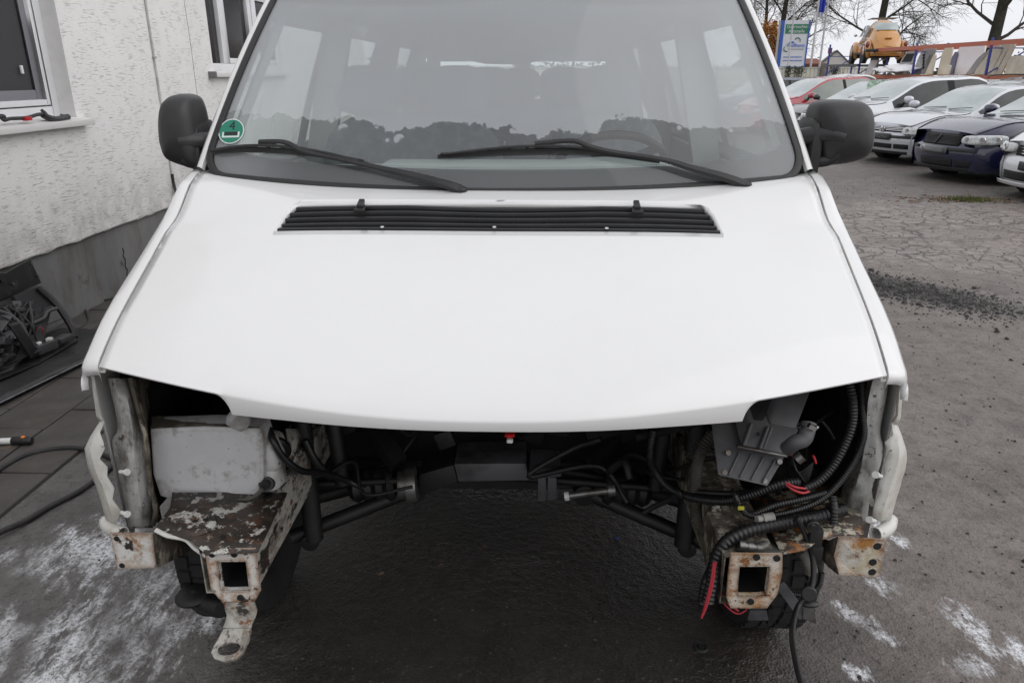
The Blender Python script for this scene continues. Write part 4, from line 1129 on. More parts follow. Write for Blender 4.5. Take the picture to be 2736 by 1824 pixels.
mirror(1, closed([(0.919, 0.960, 1.510), (0.947, 0.960, 1.525), (1.022, 0.960, 1.525), (1.065, 0.960, 1.514), (1.087, 0.960, 1.478), (1.098, 0.960, 1.403), (1.085, 0.960, 1.366), (1.043, 0.960, 1.348), (0.980, 0.960, 1.340), (0.946, 0.960, 1.350), (0.924, 0.960, 1.403), (0.913, 0.960, 1.465)]),
       ([(0.889, 0.950, 1.419), (0.918, 0.930, 1.429), (0.961, 0.910, 1.431), (0.994, 0.900, 1.423)], [(0.904, 0.950, 1.351), (0.935, 0.930, 1.353), (0.969, 0.920, 1.360), (0.991, 0.905, 1.381)]), (0.921, 1.000, 1.380))
mirror(-1, closed([(-1.003, 0.970, 1.531), (-0.967, 0.970, 1.541), (-0.934, 0.970, 1.534), (-0.921, 0.970, 1.505), (-0.916, 0.970, 1.449), (-0.914, 0.970, 1.397), (-0.915, 0.970, 1.352), (-0.931, 0.970, 1.317), (-0.974, 0.970, 1.326), (-1.027, 0.970, 1.348), (-1.041, 0.970, 1.387), (-1.039, 0.970, 1.442), (-1.027, 0.970, 1.499)]),
       ([(-0.901, 0.960, 1.403), (-0.921, 0.940, 1.408), (-0.945, 0.920, 1.409), (-0.967, 0.910, 1.408)], [(-0.916, 0.960, 1.339), (-0.931, 0.940, 1.341), (-0.953, 0.930, 1.345), (-0.970, 0.920, 1.356)]), (-0.929, 1.020, 1.367))

# ---- wipers
def wiper(arm, blade, head):
    a = spline(arm, 6); n = len(a)
    s_ = Shape(); s_.tube(a, .01, 6, radii=[.0075 + .0085 * max(0, (i / n - .55) / .45) ** .8 for i in range(n)])
    s_.ellipsoid(a[-1], (.022, .016, .012), 12, 8)
    o = s_.build('wiper_arm', 'black_plastic', van)
    s_ = Shape(); b_ = spline(blade, 10)
    s_.grid([[p + Vector((0, .002, -.010)), p + Vector((0, -.002, -.010)), p + Vector((0, -.002, .001)), p + Vector((0, .002, .001))] for p in [Vector(q) for q in b_]], close_u=True)
    s_.build('wiper_rubber', 'black_rubber', o)
    s_ = Shape(); m = len(b_)
    lo = [Vector(p) + Vector((0, -.004, .003)) for p in b_]; hi = [p + Vector((0, -.010, .010 * math.sin(math.pi * min(1, max(0, (i / (m - 1) - .08) / .84))))) for i, p in enumerate(lo)]
    s_.tube(lo[1:-1], .0042, 6); s_.tube(hi[2:-2], .0045, 6)
    for i in range(3, m - 3, max(2, m // 12)): s_.bar(lo[i], hi[i], .012, .004)
    s_.build('wiper_bow', 'black_plastic', o)
    s_ = Shape(); s_.bar(head[0], head[1], .020, .016); s_.build('wiper_clip', 'black_plastic', o, bevel=.003)
wiper([(-0.701, 0.870, 1.412), (-0.625, 0.857, 1.412), (-0.568, 0.842, 1.389), (-0.470, 0.827, 1.370), (-0.355, 0.810, 1.348), (-0.237, 0.793, 1.325), (-0.151, 0.784, 1.303), (-0.113, 0.788, 1.288)],
      [(-0.865, 0.894, 1.383), (-0.789, 0.888, 1.389), (-0.708, 0.879, 1.390), (-0.601, 0.867, 1.386), (-0.495, 0.853, 1.375), (-0.382, 0.836, 1.358)], [(-0.705, 0.875, 1.409), (-0.656, 0.868, 1.405)])
wiper([(0.098, 0.831, 1.412), (0.201, 0.832, 1.420), (0.253, 0.828, 1.405), (0.314, 0.825, 1.391), (0.454, 0.826, 1.371), (0.539, 0.821, 1.348), (0.633, 0.820, 1.323), (0.696, 0.825, 1.301)],
      [(-0.180, 0.838, 1.379), (-0.087, 0.838, 1.384), (0.038, 0.842, 1.391), (0.163, 0.844, 1.393), (0.300, 0.846, 1.386), (0.455, 0.845, 1.367)], [(0.098, 0.836, 1.408), (0.140, 0.836, 1.407)])
# ---- emission sticker on the glass
mat('sticker_green', (0.012, 0.21, 0.135), 0.4); mat('sticker_white', (0.72, 0.75, 0.74), 0.4); mat('ink_black', (0.012, 0.012, 0.016), 0.4)
sc_ = Vector((-0.803, 0.923, 1.437)); sx = (Vector((-0.772, 0.920, 1.438)) - sc_).normalized()
sn = wsn(-.93, .22)
sn = (sn - sx * sn.dot(sx)).normalized(); sy = sn.cross(sx)
def on_glass(x, y, h=0): return sc_ + sx * x + sy * y + sn * h
s_ = Shape().prism([on_glass(.040 * math.cos(a), .040 * math.sin(a)) for a in [2 * math.pi * k / 36 for k in range(36)]], sn * .0006); stk = s_.build('emission_sticker', 'sticker_white', screen, smooth=0)
s_ = Shape().prism([on_glass(.037 * math.cos(a), .037 * math.sin(a), .0006) for a in [2 * math.pi * k / 36 for k in range(36)]], sn * .0004); s_.build('sticker_face', 'sticker_green', stk, smooth=0)
s_ = Shape().prism([on_glass(x, y, .001) for x, y in ((-.027, -.020), (.027, -.020), (.027, -.002), (.022, -.002), (.022, -.015), (-.022, -.015), (-.022, -.002), (-.027, -.002))], sn * .0003); s_.build('sticker_bracket', 'sticker_white', stk, smooth=0)
s_ = Shape().prism([on_glass(x, y, .001) for x, y in ((-.020, -.013), (.020, -.013), (.020, -.002), (-.020, -.002))], sn * .0004); s_.build('sticker_bar', 'ink_black', stk, smooth=0)
text_mesh('sticker_digit', '4', .040, 'ink_black', stk, frame_of(on_glass(.002, .016, .0012), sx, sy))

# ================================================================== bared front of the van
def hose(name, pts, r, m, parent=van, ribbed=True, step=None, n=10, depth=.18):
    """flexible corrugated conduit, or a plain cable"""
    p = spline(pts, 12)
    s_ = Shape()
    if ribbed and m == "hose_black": r, depth = r * .78, .14
    if ribbed:
        step = step or r * .42
        q = resample(p, step / 2)
        s_.tube(q, r, n, radii=[r * (1 - depth * (i % 2)) for i in range(len(q))])
    else:
        s_.tube(resample(p, max(.006, r)) + [p[-1]], r, 8)
    return s_.build(name, m, parent, smooth=35 if ribbed else 60)
# ---- chassis legs with bolt-on bumper plates
def leg(sd, outer, hole, mp, mr):
    xa, xb = (-.648, -.535) if sd < 0 else (.525, .640)
    s_ = Shape()
    z0, z1 = .475, .600
    rows = []
    for y in (.055, .30, .60, 1.0):
        rows.append([(xa, y, z0), (xb, y, z0), (xb, y, z1), (xa, y, z1)])
    s_.grid(rows, close_u=True)
    o = s_.build('chassis_leg', mr, van, smooth=0)
    md = o.modifiers.new('thickness', 'SOLIDIFY'); md.thickness = .004
    s_ = Shape(); n = 24
    def dense(poly):
        P = [Vector(p) for p in poly]; k = len(P); per = n // k
        return [P[i].lerp(P[(i + 1) % k], j / per) for i in range(k) for j in range(per)]
    s_.plate(dense(outer), dense(hole), (0, -.006, 0))
    pl = s_.build('bumper_plate', mp, o, smooth=0, bevel=.0012, seg=1)
    # inner lip of the square hole
    s_ = Shape(); h = [Vector(p) for p in hole]
    s_.grid([[p + Vector((0, -.007, 0)) for p in h], [p + Vector((0, .010, 0)) for p in h]], close_u=True); s_.build('hole_lip', mp, o, smooth=0)
    s_ = Shape(); s_.grid([[p + Vector((0, .012, 0)) + (p - sum(h, Vector()) / len(h)) * .12 for p in h], [p + Vector((0, .22, 0)) for p in h]], close_u=True); s_.add([p + Vector((0, .22, 0)) for p in h], [tuple(range(len(h)))]); s_.build('leg_inside', 'bay_black', o, smooth=0)
    return o, pl
legL, plL = leg(-1, [(-0.631, 0.050, 0.601), (-0.515, 0.050, 0.606), (-0.516, 0.050, 0.492), (-0.536, 0.050, 0.457), (-0.607, 0.050, 0.454), (-0.631, 0.050, 0.493)],
                [(-0.605, 0.050, 0.570), (-0.540, 0.050, 0.572), (-0.541, 0.050, 0.492), (-0.557, 0.050, 0.491), (-0.589, 0.050, 0.489), (-0.606, 0.050, 0.490)], 'rusty_white', 'rail_paint')
legR, plR = leg(1, [(0.534, 0.050, 0.615), (0.646, 0.050, 0.617), (0.651, 0.050, 0.569), (0.648, 0.050, 0.511), (0.629, 0.050, 0.472), (0.548, 0.050, 0.470), (0.536, 0.050, 0.499), (0.534, 0.050, 0.560)],
                [(0.557, 0.050, 0.583), (0.622, 0.050, 0.585), (0.623, 0.050, 0.557), (0.623, 0.050, 0.506), (0.606, 0.050, 0.503), (0.571, 0.050, 0.502), (0.560, 0.050, 0.504), (0.557, 0.050, 0.556)], 'rusty_heavy', 'grimy_flange')
for pl, spots in ((plL, ((-0.613, 0.042, 0.591), (-0.563, 0.042, 0.592), (-0.564, 0.042, 0.474))), (plR, ((0.590, 0.042, 0.609), (0.634, 0.042, 0.607), (0.590, 0.042, 0.491)))):
    for p in spots:
        s_ = Shape().disc(p, (0, 1, 0), .0075, .004, 14, .005); s_.disc((p[0], p[1] + .0005, p[2]), (0, 1, 0), .0055, .003, 12); s_.build('bolt_hole', 'gap_black', pl)
# ---- towing eye
s_ = Shape()
prof = [((-0.602, 0.043, 0.461), (-0.532, 0.043, 0.464)), ((-0.600, 0.040, 0.443), (-0.527, 0.040, 0.443)), ((-0.596, 0.035, 0.433), (-0.531, 0.035, 0.427)), ((-0.599, 0.028, 0.417), (-0.538, 0.028, 0.413)), ((-0.600, 0.014, 0.410), (-0.536, 0.014, 0.411))]
s_.grid([[Vector(a).lerp(Vector(b_), k / 4) for k in range(5)] for a, b_ in prof])
o = s_.build('tow_strap', 'rail_paint', legL, smooth=50); md = o.modifiers.new('thickness', 'SOLIDIFY'); md.thickness = .006; md.offset = 1
s_ = Shape()
eo = [(-0.600, 0.015, 0.412), (-0.569, 0.015, 0.413), (-0.538, 0.015, 0.413), (-0.536, -0.007, 0.402), (-0.538, -0.022, 0.396), (-0.541, -0.036, 0.389), (-0.552, -0.049, 0.384), (-0.576, -0.055, 0.381), (-0.600, -0.049, 0.383), (-0.612, -0.036, 0.388), (-0.611, -0.022, 0.394), (-0.605, -0.006, 0.402)]
ei = [(-0.591, -0.018, 0.396), (-0.574, -0.015, 0.399), (-0.558, -0.016, 0.398), (-0.549, -0.023, 0.396), (-0.550, -0.029, 0.393), (-0.555, -0.036, 0.390), (-0.565, -0.040, 0.388), (-0.580, -0.042, 0.387), (-0.592, -0.039, 0.387), (-0.598, -0.033, 0.390), (-0.599, -0.027, 0.392), (-0.596, -0.023, 0.394)]
s_.plate(eo, ei, (0, .006, -.011))
s_.build('tow_eye', 'rail_paint', legL, bevel=.0025, seg=2, smooth=50)
# ---- trays and side flanges
def sheet2(polys, name, m, thick=.003, par=van):
    s_ = Shape(); s_.grid(polys); o = s_.build(name, m, par, smooth=50)
    md = o.modifiers.new('thickness', 'SOLIDIFY'); md.thickness = thick; md.offset = -1
    return o
def lz_row(row): return [Vector(p) for p in row]
trayL = sheet2([[(-0.773, 0.103, 0.610), (-0.714, 0.082, 0.612), (-0.666, 0.063, 0.612), (-0.617, 0.024, 0.604), (-0.536, 0.033, 0.604), (-0.507, 0.037, 0.604)],
                [(-0.771, 0.142, 0.615), (-0.712, 0.123, 0.617), (-0.671, 0.113, 0.615), (-0.621, 0.097, 0.606), (-0.562, 0.101, 0.604), (-0.510, 0.103, 0.604)],
                [(-0.771, 0.184, 0.618), (-0.725, 0.176, 0.618), (-0.681, 0.170, 0.615), (-0.630, 0.171, 0.606), (-0.569, 0.176, 0.604), (-0.515, 0.177, 0.604)],
                [(-0.797, 0.252, 0.618), (-0.749, 0.253, 0.618), (-0.697, 0.260, 0.615), (-0.649, 0.276, 0.606), (-0.585, 0.281, 0.604), (-0.519, 0.283, 0.604)]], 'battery_tray', 'grimy_tray')
s_ = Shape().lathe((-0.679, 0.121, 0.612), (0, 0, 1), [(.044, 0), (.041, .005), (.033, .009), (.030, .008), (.001, .007)], 24); s_.build('strut_cup', 'grimy_tray', trayL)
for p in ((-0.684, 0.126, 0.620), (-0.662, 0.132, 0.620), (-0.603, 0.084, 0.608)):
    s_ = Shape().disc(p, (0, 0, 1), .006, .003, 10); s_.build('tray_hole', 'gap_black', trayL)
s_ = Shape(); s_.tube(spline([(-0.760, 0.090, 0.619), (-0.731, 0.085, 0.607), (-0.690, 0.080, 0.602), (-0.665, 0.070, 0.586), (-0.636, 0.060, 0.572)], 6), .0055, 6); s_.build('tray_lip', 'old_white', trayL)
# left flange plate and the curved gusset behind it
s_ = Shape(); s_.grid([[(-0.886, 0.120, 0.590), (-0.835, 0.120, 0.590), (-0.785, 0.120, 0.590)], [(-0.886, 0.120, 0.541), (-0.837, 0.120, 0.542), (-0.789, 0.120, 0.542)], [(-0.886, 0.120, 0.490), (-0.835, 0.120, 0.492), (-0.792, 0.120, 0.495)]])
flL = s_.build('bumper_flange', 'rusty_white', van, smooth=0); md = flL.modifiers.new('thickness', 'SOLIDIFY'); md.thickness = .004
for p in ((-0.872, 0.117, 0.575), (-0.873, 0.117, 0.500)):
    s_ = Shape().disc(p, (0, 1, 0), .007, .004, 12); s_.build('bolt_hole', 'gap_black', flL)
sheet2([[(-0.785, 0.120, 0.590), (-0.789, 0.120, 0.542), (-0.792, 0.120, 0.495)], [(-0.777, 0.150, 0.564), (-0.781, 0.150, 0.522), (-0.785, 0.150, 0.484)], [(-0.775, 0.200, 0.517), (-0.777, 0.200, 0.491), (-0.779, 0.200, 0.468)], [(-0.795, 0.300, 0.449), (-0.797, 0.300, 0.436), (-0.799, 0.300, 0.419)]], 'gusset', 'grimy_flange')
s_ = Shape(); s_.grid([[(0.794, 0.120, 0.612), (0.848, 0.120, 0.611), (0.903, 0.120, 0.608)], [(0.796, 0.130, 0.555), (0.849, 0.120, 0.559), (0.903, 0.120, 0.558)], [(0.811, 0.120, 0.511), (0.859, 0.120, 0.509), (0.903, 0.120, 0.506)]])
flR = s_.build('bumper_flange', 'rusty_heavy', van, smooth=0); md = flR.modifiers.new('thickness', 'SOLIDIFY'); md.thickness = .004
for p in ((0.884, 0.117, 0.591), (0.881, 0.117, 0.548), (0.884, 0.117, 0.521)):
    s_ = Shape().disc(p, (0, 1, 0), .009, .004, 14); s_.build('bolt_hole', 'gap_black', flR)
sheet2([[(0.794, 0.120, 0.612), (0.796, 0.130, 0.555), (0.811, 0.120, 0.511)], [(0.792, 0.150, 0.581), (0.791, 0.150, 0.543), (0.801, 0.150, 0.509)], [(0.802, 0.220, 0.538), (0.805, 0.220, 0.508), (0.811, 0.220, 0.483)]], 'gusset', 'grimy_flange')
trayR = sheet2([[(0.652, 0.065, 0.602), (0.707, 0.077, 0.606), (0.745, 0.105, 0.612), (0.790, 0.122, 0.615), (0.854, 0.124, 0.617)],
                [(0.654, 0.133, 0.602), (0.711, 0.146, 0.606), (0.760, 0.174, 0.612), (0.813, 0.182, 0.615), (0.877, 0.188, 0.617)],
                [(0.654, 0.223, 0.602), (0.710, 0.237, 0.606), (0.765, 0.248, 0.612), (0.818, 0.253, 0.615), (0.885, 0.263, 0.617)],
                [(0.655, 0.342, 0.602), (0.711, 0.348, 0.606), (0.766, 0.350, 0.612), (0.812, 0.355, 0.615), (0.860, 0.366, 0.617)]], 'battery_tray', 'rusty_tray')
# cross panel between leg and tray, left and right
sheet2([[(0.552, 0.070, 0.607), (0.583, 0.180, 0.580), (0.614, 0.300, 0.551)], [(0.658, 0.070, 0.603), (0.695, 0.180, 0.577), (0.726, 0.300, 0.547)]], 'leg_cover', 'underbody')

# ---- washer tank
s_ = Shape()
s_.prism([(-0.836, 0.270, 0.783), (-0.698, 0.270, 0.791), (-0.564, 0.270, 0.789), (-0.559, 0.270, 0.758), (-0.566, 0.270, 0.679), (-0.576, 0.270, 0.623), (-0.594, 0.270, 0.590), (-0.586, 0.270, 0.575), (-0.675, 0.270, 0.563), (-0.731, 0.270, 0.564), (-0.785, 0.270, 0.574), (-0.842, 0.270, 0.593), (-0.850, 0.270, 0.656)], (0, .075, 0.0))
tank = s_.build('washer_tank', 'tank_plastic', van, bevel=.014, seg=3, smooth=60)
s_ = Shape(); s_.grid([[(-0.835, 0.272, 0.783), (-0.764, 0.272, 0.789), (-0.699, 0.272, 0.793), (-0.624, 0.272, 0.791), (-0.566, 0.272, 0.789)], [(-0.845, 0.300, 0.784), (-0.777, 0.300, 0.787), (-0.711, 0.300, 0.790), (-0.635, 0.300, 0.789), (-0.579, 0.300, 0.788)], [(-0.868, 0.345, 0.781), (-0.798, 0.345, 0.784), (-0.731, 0.345, 0.786), (-0.653, 0.345, 0.786), (-0.597, 0.345, 0.785)]])
s_.build('dirt_crust', 'tank_top_dirt', tank)
s_ = Shape().tube([(-0.617, 0.250, 0.828), (-0.600, 0.270, 0.802)], .022, 12); s_.build('tank_neck', 'tank_plastic', tank)
s_ = Shape(); s_.ellipsoid((-0.585, 0.340, 0.607), (.04, .05, .075), 14, 10, None, .7); s_.ellipsoid((-0.571, 0.340, 0.690), (.035, .05, .05), 14, 10, None, .7); s_.build('tank_lobe', 'primer_grey', tank)
s_ = Shape().tube([(-0.566, 0.270, 0.634), (-0.577, 0.330, 0.603)], .018, 14); s_.disc((-0.566, 0.268, 0.635), (0, 1, 0), .012, .01, 12); s_.build('washer_pump', 'black_rubber', tank)
s_ = Shape().disc((-0.575, 0.262, 0.581), (0, 1, .2), .014, .012, 14); s_.build('grommet', 'black_rubber', tank)
hose('washer_tube', [(-0.755, 0.250, 0.567), (-0.694, 0.245, 0.592), (-0.638, 0.245, 0.600), (-0.593, 0.245, 0.611), (-0.566, 0.250, 0.633)], .0055, 'hose_brown', ribbed=False)
# bright panel between tank and leg, grimy strut rail running back
sheet2([[(-0.572, 0.460, 0.692), (-0.561, 0.440, 0.630), (-0.558, 0.400, 0.586)], [(-0.562, 0.550, 0.647), (-0.545, 0.520, 0.600), (-0.538, 0.460, 0.565)]], 'inner_panel', 'rail_paint')
for pts, r in (([(-0.564, 0.330, 0.757), (-0.545, 0.300, 0.742), (-0.526, 0.300, 0.696), (-0.496, 0.330, 0.640), (-0.469, 0.420, 0.581), (-0.423, 0.500, 0.510), (-0.377, 0.500, 0.485)], .009), ([(-0.581, 0.330, 0.726), (-0.547, 0.340, 0.719), (-0.535, 0.360, 0.686), (-0.546, 0.360, 0.661)], .012), ([(-0.535, 0.500, 0.638), (-0.510, 0.500, 0.570), (-0.478, 0.520, 0.510)], .012)):
    hose('cable', pts, r, 'hose_black', ribbed=False)
# ribbed dark duct seen through the left lamp hole
for k in range(15):
    p = (-0.977, 0.550, 0.723); 
    s_ = Shape().bar((-.80 + k * .021, .50, .80), (-.80 + k * .021, .52, .93), .012, .02); s_.build('duct_rib', 'bay_black', van, smooth=0)

# ---- air filter box and duct
def block(front, back, name, m, par=van, bev=.006):
    s_ = Shape(); a = [Vector(p) for p in front]; off = Vector(back)
    s_.prism(a, off); return s_.build(name, m, par, bevel=bev, seg=2)
ab = block([(0.553, 0.200, 0.796), (0.683, 0.200, 0.771), (0.626, 0.130, 0.732), (0.511, 0.130, 0.759)], (.01, .14, .06), 'air_filter_box', 'airbox_plastic')
block([(0.600, 0.235, 0.841), (0.718, 0.235, 0.821), (0.678, 0.185, 0.781), (0.572, 0.185, 0.804)], (0, .15, .06), 'filter_lid', 'airbox_plastic', ab, .005)
for a, b_ in (((0.603, 0.226, 0.841), (0.577, 0.178, 0.809)), ((0.642, 0.226, 0.834), (0.614, 0.178, 0.801)), ((0.650, 0.226, 0.833), (0.622, 0.178, 0.799))):
    s_ = Shape().bar(a, b_, .008, .008, (0, -1, 0)); s_.build('lid_rib', 'airbox_plastic', ab, bevel=.002, seg=1)
s_ = Shape().bar((0.561, 0.178, 0.808), (0.677, 0.178, 0.784), .006, .010, (0, -1, 0)); s_.build('seam', 'steel_dull', ab, bevel=.002, seg=1)
s_ = Shape().disc((0.613, 0.200, 0.827), (0, 1, 0), .0045, .004, 10); s_.build('screw_hole', 'gap_black', ab)
block([(0.685, 0.300, 0.884), (0.758, 0.300, 0.887), (0.711, 0.235, 0.823), (0.647, 0.235, 0.835)], (0, .12, .05), 'intake_duct', 'airbox_plastic', ab, .006)
block([(0.645, 0.300, 0.871), (0.673, 0.300, 0.879), (0.636, 0.240, 0.835), (0.609, 0.240, 0.840)], (0, .12, .05), 'intake_duct', 'black_plastic', ab, .006)
s_ = Shape(); s_.tube(spline([(0.664, 0.150, 0.818), (0.671, 0.130, 0.843), (0.689, 0.130, 0.852), (0.698, 0.140, 0.868), (0.703, 0.150, 0.880)], 6), .017, 14); s_.build('breather_elbow', 'airbox_plastic', ab)
s_ = Shape().torus((0.701, 0.145, 0.876), (0, .25, 1), .019, .004, 20, 6); s_.bar((0.693, 0.125, 0.888), (0.709, 0.125, 0.880), .010); cl_ = s_.build('hose_clamp', 'steel_bright', ab)

for f_ in (.2, .42, .64, .86):
    a_ = Vector((0.551, 0.195, 0.798)).lerp(Vector((0.681, 0.195, 0.774)), f_); b_ = Vector((0.510, 0.125, 0.761)).lerp(Vector((0.624, 0.125, 0.735)), f_)
    s_ = Shape().bar(a_.lerp(b_, .12), a_.lerp(b_, .9), .004, .004, (0, -1, 0)); s_.build('box_rib', 'airbox_plastic', ab, bevel=.001, seg=1)
for p in ((0.544, 0.180, 0.789), (0.662, 0.180, 0.768), (0.620, 0.140, 0.741), (0.529, 0.140, 0.762)):
    s_ = Shape().disc(p, (0, 1, -.6), .006, .008, 10); s_.build('box_screw', 'steel_dull', ab)
# ---- looms
hose('ribbed_hose', [(0.622, 0.340, 0.764), (0.570, 0.330, 0.766), (0.528, 0.310, 0.751), (0.509, 0.300, 0.704), (0.507, 0.300, 0.637), (0.509, 0.290, 0.581), (0.514, 0.270, 0.548), (0.533, 0.250, 0.524)], .0155, 'hose_brown', step=.0065)
hose('ribbed_hose', [(0.417, 0.420, 0.727), (0.411, 0.420, 0.669), (0.417, 0.410, 0.623), (0.439, 0.380, 0.596), (0.471, 0.330, 0.593), (0.506, 0.270, 0.613), (0.546, 0.220, 0.638), (0.577, 0.190, 0.662), (0.618, 0.170, 0.694), (0.661, 0.160, 0.721), (0.709, 0.160, 0.729)], .0145, 'hose_black', step=.0068)
hose('ribbed_hose', [(0.469, 0.320, 0.594), (0.451, 0.360, 0.548), (0.426, 0.400, 0.504), (0.405, 0.420, 0.472)], .010, 'hose_black', step=.006)
hose('ribbed_hose', [(0.501, 0.300, 0.615), (0.534, 0.260, 0.635), (0.575, 0.220, 0.658), (0.608, 0.200, 0.675)], .011, 'hose_black', step=.006)
hose('ribbed_hose', [(0.816, 0.240, 0.938), (0.821, 0.220, 0.904), (0.824, 0.210, 0.855), (0.811, 0.200, 0.804), (0.787, 0.190, 0.753), (0.757, 0.180, 0.720), (0.722, 0.170, 0.705)], .0145, 'hose_black', step=.0075)
hose('ribbed_hose', [(0.847, 0.250, 0.940), (0.851, 0.230, 0.878), (0.858, 0.215, 0.820), (0.842, 0.200, 0.771), (0.806, 0.180, 0.719), (0.758, 0.165, 0.676), (0.688, 0.155, 0.651), (0.628, 0.150, 0.642), (0.594, 0.150, 0.648), (0.577, 0.155, 0.668)], .0105, 'hose_black', step=.0055)
hose('ribbed_hose', [(0.573, 0.180, 0.675), (0.580, 0.160, 0.659), (0.608, 0.155, 0.645), (0.658, 0.160, 0.666), (0.727, 0.165, 0.683), (0.779, 0.175, 0.694)], .011, 'hose_black', step=.006)
hose('loom_conduit', [(0.823, 0.180, 0.645), (0.757, 0.150, 0.645), (0.703, 0.135, 0.642), (0.640, 0.120, 0.639), (0.580, 0.105, 0.632), (0.537, 0.095, 0.610), (0.515, 0.085, 0.570), (0.508, 0.070, 0.527), (0.500, 0.060, 0.476)], .0205, 'hose_black', step=.0105, n=14)
hose('loom_conduit', [(0.514, 0.090, 0.548), (0.497, 0.075, 0.511), (0.494, 0.070, 0.462)], .018, 'hose_black', step=.010, n=12)
hose('ribbed_hose', [(0.790, 0.170, 0.685), (0.790, 0.150, 0.663), (0.789, 0.140, 0.629)], .0125, 'hose_black', step=.007)
hose('drain_hose', [(0.749, 0.200, 0.518), (0.771, 0.200, 0.491), (0.791, 0.220, 0.444)], .016, 'hose_grey', step=.006)
hose('ribbed_hose', [(0.702, 0.160, 0.442), (0.721, 0.150, 0.430), (0.752, 0.140, 0.436), (0.779, 0.140, 0.460), (0.786, 0.150, 0.494)], .009, 'hose_black', step=.005)
hose('brake_line', [(0.486, 0.500, 0.552), (0.522, 0.460, 0.599), (0.580, 0.420, 0.646)], .005, 'hose_black', ribbed=False)
hose('fender_lead', [(0.734, 0.220, 0.832), (0.744, 0.240, 0.759), (0.750, 0.250, 0.731)], .002, 'hose_black', ribbed=False)
for a, b_ in (((0.777, 0.300, 0.804), (0.852, 0.340, 0.827)), ((0.794, 0.320, 0.812), (0.833, 0.300, 0.764))):
    hose('ribbed_hose', [a, tuple((Vector(a) + Vector(b_)) / 2 + Vector((0, 0, .006))), b_], .008, 'hose_black', step=.006)
# cable hanging to the ground with its plugs
hose('hanging_cable', [(0.695, 0.120, 0.660), (0.717, 0.110, 0.619), (0.736, 0.100, 0.569), (0.737, 0.080, 0.525), (0.722, 0.060, 0.499), (0.700, 0.050, 0.474), (0.673, 0.000, 0.471), (0.651, -0.060, 0.477), (0.630, -0.140, 0.494), (0.619, -0.200, 0.501), (0.609, -0.240, 0.516)], .0065, 'hose_black', ribbed=False)
for c_, s_z in (((0.737, 0.105, 0.618), (.030, .016, .048)), ((0.744, 0.103, 0.581), (.026, .014, .034))):
    s_ = Shape().box(c_, s_z); s_.build('plug', 'black_plastic', van, bevel=.004)
s_ = Shape().disc((0.725, 0.100, 0.652), (0, 1, 0), .015, .014, 18); s_.disc((0.721, 0.092, 0.657), (0, 1, 0), .006, .006, 12); s_.build('round_plug', 'black_plastic', van, bevel=.002, seg=1)
s_ = Shape().disc((0.721, 0.055, 0.506), (.2, 1, -.3), .017, .012, 18); s_.ellipsoid((0.731, 0.060, 0.474), (.022, .012, .008), 10, 6); s_.build('round_plug', 'black_plastic', van, bevel=.002, seg=1)
for pts in ([(0.506, 0.066, 0.577), (0.501, 0.055, 0.527), (0.492, 0.048, 0.473), (0.486, 0.045, 0.442)], [(0.509, 0.064, 0.579), (0.504, 0.053, 0.523), (0.494, 0.046, 0.472), (0.487, 0.043, 0.451)], [(0.524, 0.080, 0.496), (0.540, 0.080, 0.458), (0.573, 0.080, 0.427), (0.594, 0.080, 0.435), (0.597, 0.080, 0.449)], [(0.526, 0.080, 0.502), (0.548, 0.080, 0.460), (0.578, 0.080, 0.434)], [(0.669, 0.140, 0.733), (0.682, 0.130, 0.726), (0.703, 0.130, 0.718), (0.722, 0.140, 0.716)], [(0.669, 0.140, 0.738), (0.685, 0.130, 0.733), (0.711, 0.135, 0.726)], [(0.740, 0.190, 0.780), (0.746, 0.190, 0.768), (0.749, 0.190, 0.760)], [(0.691, 0.200, 0.778), (0.708, 0.200, 0.767), (0.716, 0.200, 0.762)]):
    hose('red_wire', pts, .0028 if len(pts) != 5 else .002, 'wire_red', ribbed=False)
for k in range(6):
    a = (0.697, 0.200, 0.775); b_ = (0.743, 0.190, 0.762)
    hose('thin_wire', [tuple(Vector(a) + Vector((0, 0, -.004 * k))), tuple((Vector(a) + Vector(b_)) / 2 + Vector((.004 * k - .01, -.01, -.03 - .005 * k))), tuple(Vector(b_) + Vector((0, 0, -.003 * k)))], .0016, 'hose_black', ribbed=False)
s_ = Shape().tube([(0.704, 0.190, 0.768), (0.715, 0.190, 0.779)], .013, 12); s_.build('plug', 'steel_dull', van)
s_ = Shape().tube([(0.607, 0.120, 0.654), (0.622, 0.125, 0.653)], .008, 12); s_.tube([(0.622, 0.125, 0.653), (0.647, 0.130, 0.655)], .011, 12); s_.build('hose_stub', 'hose_grey', van)
s_ = Shape(); 
for k in range(5): s_.disc(Vector((0.569, 0.085, 0.609)).lerp(Vector((0.607, 0.085, 0.602)), k / 4), (1, 0, -.1), .011 - .002 * (k % 2), .012, 14)
s_.tube([(0.607, 0.085, 0.602), (0.625, 0.100, 0.599)], .012, 12); s_.build('coolant_stub', 'steel_dull', van)
s_ = Shape().bar((0.544, 0.240, 0.613), (0.564, 0.220, 0.553), .022, .008, (0, -1, 0)); s_.bar((0.564, 0.220, 0.553), (0.576, 0.220, 0.563), .02, .008, (0, -1, 0)); s_.build('hose_bracket', 'rail_paint', van, bevel=.002)
for p in ((0.474, 0.310, 0.600), (0.570, 0.175, 0.676)):
    s_ = Shape().torus(p, (1, 0, .3), .020, .003, 20, 6); s_.build('cable_tie', 'hose_black', van)
s_ = Shape().box((0.575, 0.140, 0.670), (.014, .006, .008)); mat('tape_yellow', (0.45, 0.42, 0.04), .5); s_.build('yellow_tape', 'tape_yellow', van, bevel=.001)
